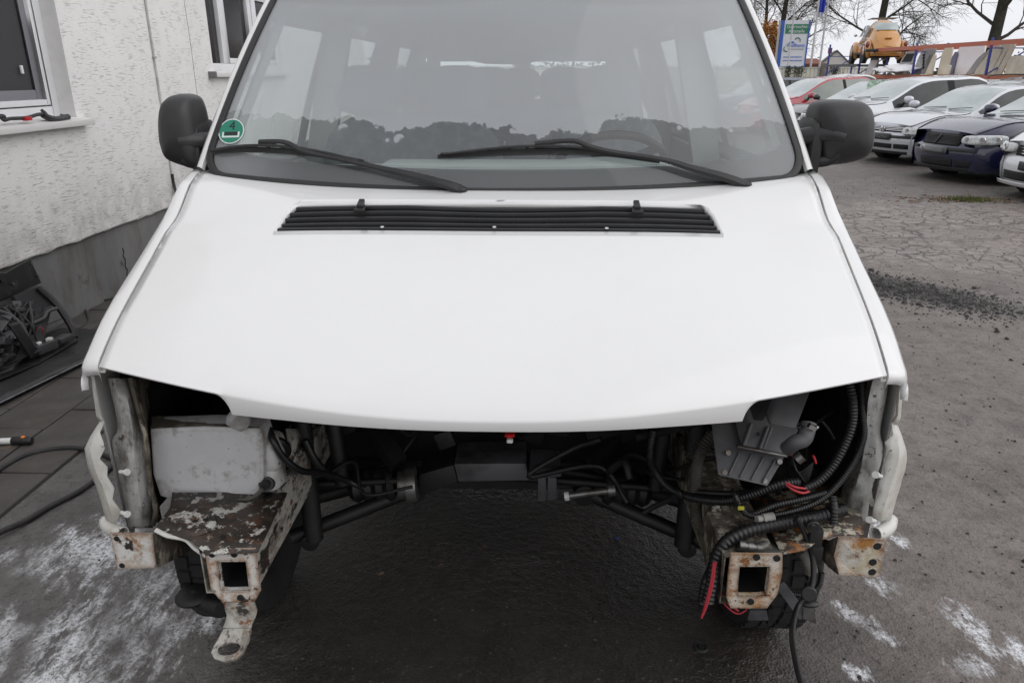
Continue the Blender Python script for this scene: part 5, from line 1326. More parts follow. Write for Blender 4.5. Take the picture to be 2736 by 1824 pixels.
# steel strut stays under the right leg
s_ = Shape().bar((0.679, 0.120, 0.480), (0.734, 0.090, 0.412), .024, .005, (0, -1, .3)); s_.build('steel_stay', 'subframe_grey', van, bevel=.001, seg=1)
s_ = Shape(); s_.prism([(0.728, 0.085, 0.441), (0.753, 0.085, 0.437), (0.763, 0.085, 0.397), (0.731, 0.085, 0.411)], (0, .004, 0)); o = s_.build('stay_tab', 'steel_dull', van, smooth=0)
s_ = Shape().prism([(0.619, 0.120, 0.402), (0.659, 0.120, 0.403), (0.666, 0.120, 0.375), (0.616, 0.120, 0.374)], (0, .01, 0)); s_.build('steel_stay', 'subframe_grey', van, smooth=0)
s_ = Shape().bar((0.668, 0.130, 0.407), (0.672, 0.130, 0.359), .012, .02); s_.build('steel_stay', 'underbody', van, smooth=0)
# bonnet catch with red and white tip
s_ = Shape(); s_.prism([(0.042, 0.050, 0.894), (0.061, 0.050, 0.894), (0.063, 0.050, 0.889), (0.057, 0.050, 0.885), (0.046, 0.050, 0.885), (0.040, 0.050, 0.889)], (0, .014, 0)); ct = s_.build('bonnet_catch', 'plug_red', van, bevel=.002, seg=1)
s_ = Shape().box((0.052, 0.050, 0.880), (.013, .012, .008)); s_.build('catch_tip', 'white_plastic', ct, bevel=.002, seg=1)

# ---- wheels, subframe, driveshafts
for sd in (-1, 1):
    c = Vector((sd * .79, .66, .325))
    s_ = Shape(); n = 40
    prof = [(.20, -.085), (.29, -.10), (.315, -.088), (.325, -.065)]
    ring = []
    s_.lathe(c, (sd, 0, 0), [(.19, -.06), (.21, -.092), (.28, -.102), (.308, -.094), (.320, -.078), (.324, -.04), (.325, 0), (.324, .04), (.320, .078), (.308, .094), (.28, .102), (.21, .092), (.19, .06)], 48, u=(0, 0, 1))
    ty = s_.build('tyre', 'tyre_rubber', van, smooth=60)
    s_ = Shape()
    for k in range(44):
        a = 2 * math.pi * k / 44
        for q, sh in ((-.062, 0), (-.022, .5), (.022, 0), (.062, .5)):
            aa = a + sh * 2 * math.pi / 44
            d = Vector((0, math.cos(aa), math.sin(aa)))
            s_.box(c + Vector((sd * q, 0, 0)) + d * .326, (.032, .012, .034), Matrix.Rotation(aa, 3, 'X'))
    stuff(s_.build('tread_blocks', 'tyre_rubber', ty, smooth=0))
    s_ = Shape().disc(c, (1, 0, 0), .195, .12, 28); s_.disc(c + Vector((-sd * .05, 0, 0)), (1, 0, 0), .13, .10, 24); s_.build('brake_drum', 'underbody', ty)
    # strut, arms
    for a, b_, r, nm, m in (((sd * .56, .56, .70), (sd * .545, .52, .30), .028, 'damper', 'underbody'), ((sd * .50, .60, .95), (sd * .46, .57, .46), .022, 'stay_tube', 'underbody'),
                         ((sd * .62, .54, .29), (sd * .24, .66, .40), .022, 'control_arm', 'underbody'), ((sd * .62, .74, .30), (sd * .22, .86, .36), .024, 'control_arm', 'underbody'),
                         ((sd * .70, .66, .37), (sd * .12, .70, .45), .016, 'driveshaft', 'underbody'), ((sd * .66, .60, .43), (sd * .01, .64, .45), .012, 'tie_rod', 'underbody')):
        s_ = Shape().tube([a, b_], r, 12); s_.build(nm, m, van)
    s_ = Shape().disc((sd * .555, .52, .295), (0, 1, 0), .026, .04, 18); s_.build('ball_joint', 'underbody', van, bevel=.004)
    s_ = Shape(); s_.tube([(sd * (.46 - .018 * k), .66, .395 + .0025 * k) for k in range(9)], .04, 16, radii=[.040 + .010 * (k % 2) + .002 * k for k in range(9)]); s_.build('driveshaft_boot', 'underbody', van, smooth=30)
    s_ = Shape().disc((sd * .26, .655, .394), (0, 1, 0), .035, .06, 16); s_.build('arm_bush', 'underbody', van, bevel=.004)
s_ = Shape().disc((-0.254, 0.560, 0.466), (1, .1, .05), .052, .03, 28); s_.disc((-0.267, 0.560, 0.466), (1, .1, .05), .042, .05, 24); s_.build('joint_clamp', 'steel_dull', van, bevel=.003)
block([(-0.128, 0.560, 0.536), (0.082, 0.560, 0.541), (0.092, 0.550, 0.490), (-0.115, 0.550, 0.482)], (0, .12, .01), 'crossmember', 'subframe_grey', van, .006)
block([(-0.234, 0.580, 0.487), (-0.129, 0.570, 0.527), (-0.117, 0.560, 0.477), (-0.225, 0.570, 0.419), (-0.235, 0.570, 0.425)], (0, .12, .01), 'crossmember', 'underbody', van, .006)
block([(0.094, 0.540, 0.538), (0.182, 0.540, 0.534), (0.185, 0.540, 0.509), (0.097, 0.540, 0.501)], (0, .10, .01), 'crossmember', 'subframe_grey', van, .006)
for xa in (1232, 1258):
    block([(lambda p: p)((0.117, 0.550, 0.501)), (0.140, 0.550, 0.502), (0.141, 0.550, 0.423), (0.118, 0.550, 0.423)] if xa == 1232 else [(0.145, 0.550, 0.502), (0.170, 0.550, 0.500), (0.174, 0.550, 0.431), (0.146, 0.550, 0.424)], (0, .012, 0), 'engine_bracket', 'subframe_grey', van, .002)
s_ = Shape().tube([(0.204, 0.500, 0.473), (0.258, 0.500, 0.483), (0.319, 0.500, 0.492)], .010, 10); s_.disc((0.324, 0.500, 0.494), (1, 0, .1), .018, .02, 14); bt = s_.build('threaded_stud', 'steel_dull', van)
s_ = Shape().tube([(0.192, 0.500, 0.471), (0.205, 0.500, 0.473)], .013, 12); s_.build('stud_cap', 'white_plastic', bt)
for x in (-.30, .28):
    s_ = Shape().bar((x, .62, .50), (x * 1.6, .80, .62), .05); s_.build('engine_mount', 'underbody', van, bevel=.004)
s_ = Shape(); s_.prism([(-0.058, 0.620, 0.552), (-0.047, 0.600, 0.555), (0.035, 0.600, 0.557), (0.053, 0.620, 0.553), (0.036, 0.580, 0.559), (-0.040, 0.580, 0.558)], (0, .01, 0)); s_.build('latch_plate', 'subframe_grey', van, smooth=0)
for dx_ in (1218, 1279):
    pass
# black oval end link by the left tyre
s_ = Shape(); s_.ellipsoid((-0.817, 0.300, 0.269), (.045, .05, .018), 18, 8, None, .9); s_.tube(spline([(-0.817, 0.300, 0.268), (-0.768, 0.280, 0.251), (-0.724, 0.260, 0.257)], 5), .024, 10); s_.build('end_link', 'underbody', van)
for sd in (-1, 1):
    c = (sd * .80, 3.6, .325); s_ = Shape().lathe(c, (sd, 0, 0), [(.19, -.09), (.31, -.09), (.325, -.06), (.325, .06), (.31, .09), (.19, .09), (.01, .05)], 32, u=(0, 0, 1)); s_.build('tyre', 'tyre_rubber', van)

# odd fittings left in the dark of the empty bay
rb = random.Random(21)
for k in range(26):
    x0, y0, z0 = rb.uniform(-.55, .62), rb.uniform(.45, .72), rb.uniform(.50, .90)
    pts = [(x0, y0, z0)]
    for _ in range(4): pts.append((pts[-1][0] + rb.gauss(0, .09), min(.76, max(.42, pts[-1][1] + rb.gauss(0, .04))), pts[-1][2] + rb.gauss(-.01, .05)))
    hose('bay_pipe', pts, rb.choice((.005, .008, .012)), rb.choice(('underbody', 'bay_black')), ribbed=False)
for k in range(12):
    s_ = Shape().box((rb.uniform(-.5, .55), rb.uniform(.58, .72), rb.uniform(.52, .85)), (rb.uniform(.05, .16), .06, rb.uniform(.04, .12)), Matrix.Rotation(rb.uniform(-.5, .5), 3, 'Y')); s_.build('bay_bracket', rb.choice(('underbody', 'bay_black')), van, bevel=.008)

# ================================================================== things on the pavement at the left
mat('mat_rubber', (0.020, 0.020, 0.021), 0.5, col2=(0.042, 0.041, 0.041), scale=3, bmp=0.4, bscale=12, bdist=0.02)
mat('alu_edge', (0.26, 0.26, 0.27), 0.45, 0.6, col2=(0.12, 0.12, 0.12), scale=20)
mat('part_black', (0.011, 0.011, 0.012), 0.5, col2=(0.035, 0.033, 0.031), lo=.52, hi=.72, scale=12, bmp=.2, bscale=90)
mat('part_grey', (0.055, 0.055, 0.058), 0.5, col2=(0.05, 0.05, 0.05), scale=12)
# black rubber sheet lying along the wall
s_ = Shape(); a, b_ = Vector((-2.735, 2.701, 0.000)), Vector((-2.460, 4.022, 0.000)); 
d = (b_ - a).normalized(); n_ = Vector((-d.y, d.x, 0)); n_ = n_ if n_.x < 0 else -n_
rr = []
for i in range(25):
    row = []
    for j in range(9):
        p = a + d * (i * .075) + n_ * (j * .075)
        z = .022 + .010 * noise.noise(Vector((i * .4, j * .5, 2))) + (.012 if j == 0 else 0)
        row.append(p + Vector((0, 0, z)))
    rr.append(row)
s_.grid(rr)
mt = thing('rubber_mat', 'black rubber mat with a pale edge lying below the plinth', 'mat')
o = s_.build('sheet', 'mat_rubber', mt, smooth=60); md = o.modifiers.new('thickness', 'SOLIDIFY'); md.thickness = .012
for q, w_, m_ in ((0, .016, 'alu_edge'), (.05, .007, 'part_black')):
    s_ = Shape(); s_.bar(a + n_ * q + Vector((0, 0, .036)), a + d * 1.8 + n_ * q + Vector((0, 0, .036)), w_, .008); s_.build('edge_strip', m_, mt, bevel=.002, seg=1)

# detached front panel (lock carrier with fan) leaning on the plinth
lc = thing('front_panel', 'removed black radiator support panel with fan leaning against the plinth', 'car part')
def q3(pts, th, name, m, bev=.003): 
    s_ = Shape(); P = [Vector(p) for p in pts]; nn = (P[1] - P[0]).cross(P[2] - P[0]).normalized()
    nn = nn if nn.x > 0 else -nn
    s_.prism(P, nn * -th); return s_.build(name, m, lc, bevel=bev, seg=1)
top = q3([(-2.995, 3.981, 0.501), (-2.988, 4.187, 0.486), (-2.978, 4.474, 0.521), (-2.976, 4.526, 0.351), (-2.990, 4.141, 0.352), (-2.997, 3.929, 0.352)], .012, 'top_plate', 'part_black')
s_ = Shape().disc((-2.978, 4.191, 0.475), (1, 0, 0), .028, .01, 18); s_.build('top_hole', 'gap_black', top)
for p in ((-2.970, 4.460, 0.492), (-2.969, 4.493, 0.405), (-2.977, 4.265, 0.417)):
    s_ = Shape().disc(p, (1, 0, .2), .008, .01, 10); s_.build('rivet', 'part_grey', top)
def rod(pts, r, name, m='part_black', par=lc):
    s_ = Shape(); s_.tube(spline(pts, 6), r, 8); return s_.build(name, m, par)
# lower frame: points stand forward of the wall, down to the mat
A = (-2.930, 4.414, 0.354); B = (-2.849, 4.434, 0.229); C = (-2.751, 4.375, 0.105); Dn = (-2.726, 4.344, 0.050)
rod([A, B, C, Dn], .022, 'frame_arm')
q3([(-2.957, 4.214, 0.362), (-2.949, 4.454, 0.354), (-2.869, 4.441, 0.233), (-2.878, 4.175, 0.239)], .02, 'lamp_pocket', 'gap_black')
q3([(-2.929, 4.156, 0.347), (-2.927, 4.226, 0.326), (-2.859, 4.156, 0.226), (-2.862, 4.086, 0.226)], .02, 'bracket', 'part_grey')
rod([(-2.824, 4.021, 0.237), (-2.821, 4.108, 0.218), (-2.817, 4.228, 0.216), (-2.834, 4.299, 0.232), (-2.831, 4.392, 0.226)], .011, 'stay_bar', 'part_grey')
q3([(-2.841, 4.094, 0.250), (-2.836, 4.248, 0.232), (-2.844, 4.314, 0.255), (-2.841, 4.382, 0.251), (-2.833, 4.341, 0.230), (-2.830, 4.120, 0.209)], .015, 'rail', 'part_black')
q3([(-2.746, 3.835, 0.300), (-2.721, 3.880, 0.300), (-2.721, 3.984, 0.080), (-2.720, 3.901, 0.080)], .03, 'upright', 'part_black')
q3([(-2.894, 3.668, 0.050), (-2.817, 4.041, 0.050), (-2.801, 4.382, 0.080), (-2.674, 4.292, 0.060), (-2.691, 3.923, 0.050), (-2.802, 3.535, 0.050)], .04, 'lower_beam', 'part_black')
s_ = Shape().bar((-2.730, 3.973, 0.100), (-2.696, 4.105, 0.100), .035, .05); tr = s_.build('terminal_strip', 'part_grey', lc, bevel=.004)
for p in ((-2.744, 4.020, 0.120), (-2.722, 4.095, 0.120)):
    s_ = Shape().box(p, (.03, .03, .035)); s_.build('clip', 'white_plastic', tr, bevel=.004)
s_ = Shape().bar((-2.703, 4.135, 0.100), (-2.697, 4.243, 0.100), .06, .03); s_.build('pad', 'part_grey', lc, bevel=.006)
for k, (p, q) in enumerate((((-2.799, 4.098, 0.200), (-2.793, 4.092, 0.140)), ((-2.796, 4.114, 0.200), (-2.812, 4.115, 0.140)), ((-2.773, 4.114, 0.200), (-2.774, 4.133, 0.150)))):
    rod([p, tuple((Vector(p) + Vector(q)) / 2 + Vector((.006, 0, .004))), q], .0035, 'red_lead', 'wire_red')
rod([(-2.874, 4.154, 0.200), (-2.857, 4.151, 0.220), (-2.856, 4.173, 0.240)], .004, 'yellow_lead', 'tape_yellow')
rod([(-2.961, 4.267, 0.120), (-2.947, 4.451, 0.100), (-3.000, 4.725, 0.060)], .004, 'lead', 'part_black')
q3([(-2.988, 3.922, 0.372), (-2.978, 4.198, 0.340), (-2.967, 4.485, 0.328), (-2.927, 4.501, 0.200), (-2.700, 3.973, 0.100), (-2.854, 3.621, 0.080)], .03, 'radiator_core', 'gap_black')
rb_ = random.Random(4)
for k in range(22):
    f_, g_ = rb_.random(), rb_.random()
    c_ = Vector((-2.907, 3.941, 0.357)).lerp(Vector((-2.877, 4.228, 0.299)), f_).lerp(Vector((-2.797, 3.682, 0.100)).lerp(Vector((-2.729, 3.963, 0.120)), f_), g_)
    s_ = Shape().box(c_, (rb_.uniform(.015, .05), rb_.uniform(.02, .08), rb_.uniform(.015, .05)), Matrix.Rotation(rb_.uniform(-.8, .8), 3, 'X')); s_.build('fitting', rb_.choice(('part_black', 'part_black', 'part_grey')), lc, bevel=.004, seg=1)
for k in range(9):
    a_ = Vector((-2.889, 3.882, 0.368)).lerp(Vector((-2.875, 4.273, 0.312)), rb_.random()); b_ = Vector((-2.863, 3.745, 0.100)).lerp(Vector((-2.737, 4.053, 0.100)), rb_.random())
    rod([a_, a_.lerp(b_, .5) + Vector((.05 * rb_.random(), 0, .04 * rb_.random())), b_], rb_.choice((.005, .008)), 'lead', 'part_black')
# fan ring with blades
fc = Vector((-2.863, 3.846, 0.220)); fa = Vector((.80, -.45, .42)).normalized()
s_ = Shape().torus(fc, fa, .165, .012, 40, 8); s_.torus(fc, fa, .125, .005, 36, 6); fn = s_.build('fan_ring', 'part_grey', lc)
s_ = Shape().disc(fc, fa, .05, .05, 20); s_.build('fan_hub', 'part_black', fn)
fu = fa.orthogonal().normalized(); fw = fa.cross(fu)
for k in range(7):
    a_ = 2 * math.pi * k / 7
    d_ = fu * math.cos(a_) + fw * math.sin(a_); t_ = fu * -math.sin(a_) + fw * math.cos(a_)
    s_ = Shape(); s_.quad(fc + d_ * .045 - t_ * .02 + fa * .012, fc + d_ * .155 - t_ * .045 + fa * .02, fc + d_ * .155 + t_ * .03 - fa * .02, fc + d_ * .045 + t_ * .02 - fa * .012); s_.build('blade', 'part_grey', fn, smooth=0)
q3([(-3.145, 4.016, 0.100), (-2.743, 3.817, 0.200), (-2.791, 3.963, 0.120), (-2.772, 3.812, 0.060), (-2.884, 3.621, 0.050)], .05, 'shroud', 'part_black')
for p, s3 in (((-2.893, 4.057, 0.320), (.05, .06, .05)), ((-2.882, 4.090, 0.283), (.04, .03, .04)), ((-2.885, 3.991, 0.299), (.05, .08, .03)), ((-2.842, 4.077, 0.245), (.03, .03, .03)), ((-2.865, 4.003, 0.269), (.04, .05, .03))):
    s_ = Shape().box(p, s3, Matrix.Rotation(.5, 3, 'X')); s_.build('plug_block', 'part_black', lc, bevel=.006)

# hoses and cables lying about
def lying(name, pts, r, m, label, cat):
    s_ = Shape(); s_.tube(resample(spline(pts, 14), r * 1.2), r, 10); return tag(s_.build(name, m), label, cat)
lying('black_cable', [(-2.206, 2.503, 0.020), (-2.173, 2.603, 0.018), (-2.177, 2.770, 0.016), (-2.144, 2.896, 0.016), (-2.061, 2.953, 0.016), (-1.949, 2.961, 0.016), (-1.802, 2.904, 0.012), (-1.633, 2.792, 0.010)], .0105, 'black_rubber', 'black cable arching over the slabs towards the van, the upper of two', 'cable')
lying('black_cable', [(-1.981, 2.107, 0.022), (-1.908, 2.217, 0.022), (-1.870, 2.302, 0.024), (-1.833, 2.392, 0.014), (-1.800, 2.503, 0.010), (-1.759, 2.583, 0.010), (-1.734, 2.684, 0.010), (-1.717, 2.849, 0.010), (-1.719, 3.096, 0.010)], .0115, 'black_rubber', 'black cable crossing the salt stained asphalt, the lower of two', 'cable')
coil = thing('hose_coil', 'thin black hose lying coiled where plinth meets pavement', 'hose')
for pts in ([(-3.173, 5.242, 0.020), (-3.203, 5.450, 0.020), (-3.140, 5.635, 0.020), (-3.031, 5.751, 0.020)], [(-3.145, 5.204, 0.025), (-3.108, 5.333, 0.020), (-3.032, 5.474, 0.020), (-2.957, 5.597, 0.020)], [(-3.172, 5.231, 0.030), (-3.242, 5.463, 0.030), (-3.189, 5.586, 0.030), (-3.098, 5.821, 0.030)], [(-3.186, 5.242, 0.020), (-3.045, 5.242, 0.020), (-2.945, 5.333, 0.020), (-2.853, 5.450, 0.020)]):
    s_ = Shape(); s_.tube(spline(pts, 8), .007, 8); s_.build('loop', 'black_rubber', coil)
lying('thin_hose', [(-3.208, 4.992, 0.012), (-3.189, 5.095, 0.012), (-3.150, 5.176, 0.020), (-3.026, 5.007, 0.020), (-2.885, 4.777, 0.012), (-2.865, 4.649, 0.012), (-2.926, 4.578, 0.012)], .006, 'black_rubber', 'thin dark hose bent in a loop beside the removed front panel', 'hose')

# grabber: white tube with a black head and orange button
gb = thing('grabber_tool', 'white tube with black end cap and orange button lying on the slabs', 'tool')
g0, g1, g2 = Vector((-2.465, 2.979, 0.035)), Vector((-2.271, 3.005, 0.030)), Vector((-2.183, 3.009, 0.030))
s_ = Shape().tube([g0, g1], .0145, 18); s_.build('tube', 'white_plastic', gb)
s_ = Shape().tube([g1, g1.lerp(g2, .1), g1.lerp(g2, .9), g2], .02, 18, radii=[.0165, .020, .019, .015]); s_.build('end_cap', 'black_plastic', gb)
mat('button_orange', (0.75, 0.22, 0.015), .4)
s_ = Shape(); s_.ellipsoid(g1.lerp(g2, .62) + Vector((0, -.004, .020)), (.010, .010, .006), 12, 8); s_.build('button', 'button_orange', gb)
lying('pink_cord', [(-2.380, 2.960, 0.010), (-2.287, 2.968, 0.010), (-2.265, 2.989, 0.012)], .005, 'leaf_brown', 'short dull pink cord beside the white tube', 'cord')
# cable remnants on the near window sill
lm = thing('cable_loom', 'black cable loom with a red plug lying on the near window sill', 'cable')
def sl(s, off, z): return bl(s, off, z)
P0 = (-2.987, 4.499, 1.351); 
s_ = Shape(); s_.tube(spline([(-2.996, 4.523, 1.355), (-2.986, 4.533, 1.339), (-2.984, 4.591, 1.344), (-2.979, 4.729, 1.341), (-2.984, 4.853, 1.353), (-2.982, 4.919, 1.354)], 8), .011, 10); s_.build('lead', 'black_rubber', lm)
s_ = Shape(); s_.tube(spline([(-3.011, 4.952, 1.377), (-2.991, 4.953, 1.358), (-2.981, 4.950, 1.342)], 6), .010, 10); s_.build('lead', 'black_rubber', lm)
s_ = Shape(); s_.tube(spline([(-2.982, 4.908, 1.350), (-2.970, 4.959, 1.326), (-2.967, 5.047, 1.315), (-2.973, 5.166, 1.323)], 8), .02, 10, radii=None); s_.build('cover', 'black_plastic', lm)
s_ = Shape(); s_.prism([(-3.004, 5.137, 1.344), (-2.973, 5.177, 1.325), (-2.964, 5.146, 1.313), (-2.967, 5.054, 1.320)], (.01, 0, 0)); s_.build('cover', 'black_plastic', lm, smooth=0)
s_ = Shape().bar((-2.965, 4.688, 1.336), (-2.963, 4.742, 1.338), .03, .022); s_.build('red_plug', 'plug_red', lm, bevel=.004)
s_ = Shape(); s_.ellipsoid((-2.996, 4.531, 1.359), (.02, .03, .015), 10, 6); s_.build('knot', 'black_rubber', lm)

# ================================================================== parked scrap cars
paint('car_silver', (0.56, 0.575, 0.61), 0.28, 0.12, metal=0.25); paint('car_pale', (0.60, 0.615, 0.65), 0.28, 0.12, metal=0.2); paint('car_red', (0.36, 0.010, 0.028), 0.25, 0.04)
paint('car_black', (0.022, 0.022, 0.026), 0.3, 0.25, (0.10, 0.095, 0.09)); paint('car_navy', (0.010, 0.012, 0.046), 0.22, 0.12, (0.07, 0.07, 0.075)); paint('car_white', (0.70, 0.71, 0.73), 0.3, 0.06)
paint('car_blue_grey', (0.10, 0.11, 0.17), 0.3, 0.15); paint('car_dark_grey', (0.060, 0.060, 0.068), 0.3, 0.15)
def mottled_glass(name, col, rough, col2, lo=.4, hi=.7):
    mat(name, col, rough, col2=col2, lo=lo, hi=hi, scale=2.2, coat=1.0)
mottled_glass('screen_pale', (0.27, 0.32, 0.315), .3, (0.42, 0.47, 0.465)); mat('glass_smoked', (0.018, 0.024, 0.024), .12, col2=(0.032, 0.041, 0.040), scale=2.2, spec=.35); mottled_glass('glass_greenish', (0.07, 0.10, 0.085), .1, (0.12, 0.15, 0.12))  # windscreen colour mottled in pale grey-green tones
mat('glass_shattered', (0.16, 0.26, 0.19), .35, col2=(0.42, 0.55, 0.45), lo=.44, hi=.6, scale=9, bmp=1.0, bscale=22, bdist=.03)
mat('lamp_glass', (0.62, 0.64, 0.64), .08, col2=(0.36, 0.37, 0.37), scale=16, coat=1.0); mat('chrome', (0.75, 0.75, 0.76), .15, 1.0); mat('bumper_strip', (0.020, 0.021, 0.023), .55)
mat('lamp_red', (0.20, 0.012, 0.012), .2, coat=1.0); mat('plate_dark', (0.018, 0.019, 0.022), .4); mat('plate_ink', (0.20, 0.20, 0.21), .5)
def car(name, label, loc, rotz, col, L_=4.15, H_=1.44, W_=.865, nose=.70, cowl=(1.12, .95), roof0=(1.95, 1.38), roofe=3.45, tail_z=.98, pillars=((2.52, 2.62),), glass_end=3.50, screen='screen_pale', side='glass_smoked', group='scrap cars parked in a row'):
    t = thing(name, label, 'car', loc, rotz, group)
    zt = table([0, .12, .5, cowl[0], roof0[0], (roof0[0] + roofe) / 2, roofe, L_ - .28, L_], [nose, nose + .05, lerp(nose, cowl[1], .62) + .03, cowl[1], roof0[1], H_, H_ - .045, tail_z, tail_z - .12])
    wt = table([0, .3, cowl[0], roof0[0], roofe, L_ - .2, L_], [W_ * .70, W_ * .78, W_ * .80, W_ * .655, W_ * .66, W_ * .74, W_ * .74])
    wd = table([0, .10, .3, .7, 2.0, L_ - .6, L_ - .1, L_], [W_ * .74, W_ * .82, W_ * .94, W_ * .99, W_, W_ * .985, W_ * .90, W_ * .80])
    zb = table([0, .4, cowl[0], 2.2, L_ - .6, L_], [nose - .05, lerp(nose, .88, .6) - .02, .865, .90, .935, .90])
    ys = sorted(set([0.0, .06, .14, .25, .4, .55, .7, .85, 1.0, cowl[0]] + [lerp(cowl[0], roof0[0], k / 6) for k in range(1, 7)] + [lerp(roof0[0], roofe, k / 8) for k in range(1, 9)] + [lerp(roofe, L_ - .28, k / 4) for k in range(1, 5)] + [L_ - .12, L_] + [p for q in pillars for p in q] + [glass_end, cowl[0] + .12]))
    rings = []
    for y in ys:
        z, w2, w, b = zt(y), wt(y), wd(y), zb(y)
        b = min(b, z - .012)
        cr = .035 if y > roof0[0] - .2 else .03
        p2, p3 = Vector((w2, z)), Vector((w * .965, b))
        up = (z - b)
        f = min(.42, .055 / max(.02, (p2 - p3).length)); g_ = min(.40, .03 / max(.02, (p2 - p3).length))
        pts = [Vector((0, z + cr * .9)), Vector((w2 * .5, z + cr * .72)), Vector((w2 * .85, z + cr * .25)), p2, p2.lerp(p3, f) + Vector((.006, .004)), p3.lerp(p2, g_) + Vector((.004, 0)), p3, Vector((w, b - .10)), Vector((w * 1.0, .52)), Vector((w * .985, .34)), Vector((w * .95, .20))]
        rings.append(pts)
    body, glass_parts = Shape(), {}
    for i in range(len(ys) - 1):
        ym = (ys[i] + ys[i + 1]) / 2
        for k in range(10):
            for sd in (-1, 1):
                q = [(sd * rings[i][k].x, ys[i], rings[i][k].y), (sd * rings[i + 1][k].x, ys[i + 1], rings[i + 1][k].y), (sd * rings[i + 1][k + 1].x, ys[i + 1], rings[i + 1][k + 1].y), (sd * rings[i][k + 1].x, ys[i], rings[i][k + 1].y)]
                key = None
                if k < 3 and cowl[0] < ym < roof0[0]: key = ('windscreen', 0)
                elif k < 3 and roofe + .05 < ym < L_ - .28: key = ('rear_window', 0)
                elif k == 4 and cowl[0] + .12 < ym < glass_end:
                    n_ = sum(ym > p[1] for p in pillars)
                    key = ('pillar', sd) if any(p[0] < ym < p[1] for p in pillars) else ('side_window', sd, n_)
                if key is None: body.quad(*q)
                else: glass_parts.setdefault(key, Shape()).quad(*q)
    # nose: bowed cap from bonnet edge to lip spoiler
    r0 = rings[0]
    cols = [lerp(-1, 1, k / 12) for k in range(13)]
    prof = [(r0[3].y, 0, r0[3].x), (r0[6].y, -.03, r0[6].x), (.58, -.055, W_ * .79), (.53, -.10, W_ * .83), (.44, -.115, W_ * .84), (.34, -.105, W_ * .83), (.25, -.085, W_ * .82), (.19, -.05, W_ * .80)]
    rows = [[(c * w_, y_ + .19 * c * c * (1 if j > 0 else .3) * .9 - .02 * (1 - c * c), z_) for c in cols] for j, (z_, y_, w_) in enumerate(prof)]
    rows = [[(c * r0[3].x, .0, r0[3].y + .03 * (1 - c * c)) for c in cols]] + rows
    body.grid(rows)
    # bumper corners wrapping to the sides
    for sd in (-1, 1):
        col_pts = [rows[j][-1 if sd > 0 else 0] for j in range(2, len(rows))]
        side_pts = [(sd * wd(.42) * f_, .42, p[2]) for p, f_ in zip(col_pts, (.99, 1.0, 1.005, 1.0, .99, .98, .96))]
        midp = [(sd * lerp(abs(a[0]), abs(b_[0]), .72), lerp(a[1], b_[1], .42), a[2]) for a, b_ in zip(col_pts, side_pts)]
        body.grid([col_pts, midp, side_pts])
    tl = rings[-1]
    body.add([(p.x, L_, p.y) for p in tl] + [(-p.x, L_, p.y) for p in reversed(tl)], [tuple(range(2 * len(tl)))])
    body.build('body', col, t, smooth=38)
    for key, sh in glass_parts.items():
        nm = {'windscreen': 'windscreen', 'rear_window': 'rear_window', 'pillar': 'door_pillar', 'side_window': 'side_window'}[key[0]]
        m_ = screen if nm == 'windscreen' else ('gap_black' if nm == 'door_pillar' else side)
        if nm == 'side_window' and key[1] < 0 and False: continue
        sh.build(nm, m_, t, smooth=60)
    # bonnet shut lines
    for sd in (-1, 1):
        s_ = Shape(); s_.tube([(sd * wt(y) * 1.02, y, lerp(zt(y), min(zb(y), zt(y) - .012), .08) + .004) for y in [lerp(.02, cowl[0], k / 10) for k in range(11)]], .006, 5); s_.build('bonnet_gap', 'gap_black', t)
        s_ = Shape(); s_.tube([(sd * (wd(1.2) + .001), 1.22, z) for z in (.30, .5, .78)], .005, 5); s_.build('door_gap', 'gap_black', t)
    # wheels
    for sd in (-1, 1):
        for y in (.82, L_ - .78):
            c = (sd * (W_ - .085), y, .31)
            s_ = Shape().lathe(c, (sd, 0, 0), [(.18, -.09), (.29, -.09), (.31, -.06), (.31, .06), (.29, .085), (.205, .09)], 28, u=(0, 0, 1)); ty = s_.build('tyre', 'tyre_rubber', t)
            s_ = Shape().lathe(c, (sd, 0, 0), [(.205, .085), (.19, .06), (.10, .075), (.02, .085), (.001, .085)], 20, u=(0, 0, 1)); s_.build('rim', 'steel_dull', ty)
            s_ = Shape().disc((sd * (W_ - .10), y, .33), (1, 0, 0), .36, .205, 28); s_.build('wheel_arch', 'gap_black', t)
    s_ = Shape().box((0, L_ / 2, .27), (W_ * 1.7, L_ - .5, .14)); s_.build('underside', 'gap_black', t, smooth=0)
    t['wd'] = 0; del t['wd']
    return t, dict(zt=zt, wt=wt, wd=wd, zb=zb, W=W_, nose=nose, cowl=cowl)
def front_pt(c, x, z, off=0):        # a point on the bowed nose
    W_ = c['W']; u = x / (W_ * .80)
    y = table([.19, .25, .34, .44, .53, .58, c['nose'] - .05, c['nose']], [-.05, -.085, -.105, -.115, -.10, -.055, -.03, 0])(z)
    return Vector((x, y + .17 * u * u - .02 * (1 - u * u) - off, z))
def patch(t, c, name, m, xa, xb, za, zb_, off=.008, n=6, par=None, skew=0.0):
    s_ = Shape(); s_.grid([[front_pt(c, lerp(xa, xb, i / n) + skew * (z - za), z, off) for i in range(n + 1)] for z in [lerp(za, zb_, k / 4) for k in range(5)]])
    o = s_.build(name, m, par or t, smooth=60); md = o.modifiers.new('thickness', 'SOLIDIFY'); md.thickness = .012; md.offset = 0
    return o
LX = table([0, .55, .68, .77, .86, .97, 1.08, 1.2], [0, .55, .71, .785, .830, .862, .878, .886]); LY = table([0, .55, .68, .77, .86, .97, 1.08, 1.2], [0, .015, .062, .125, .205, .312, .420, .540])
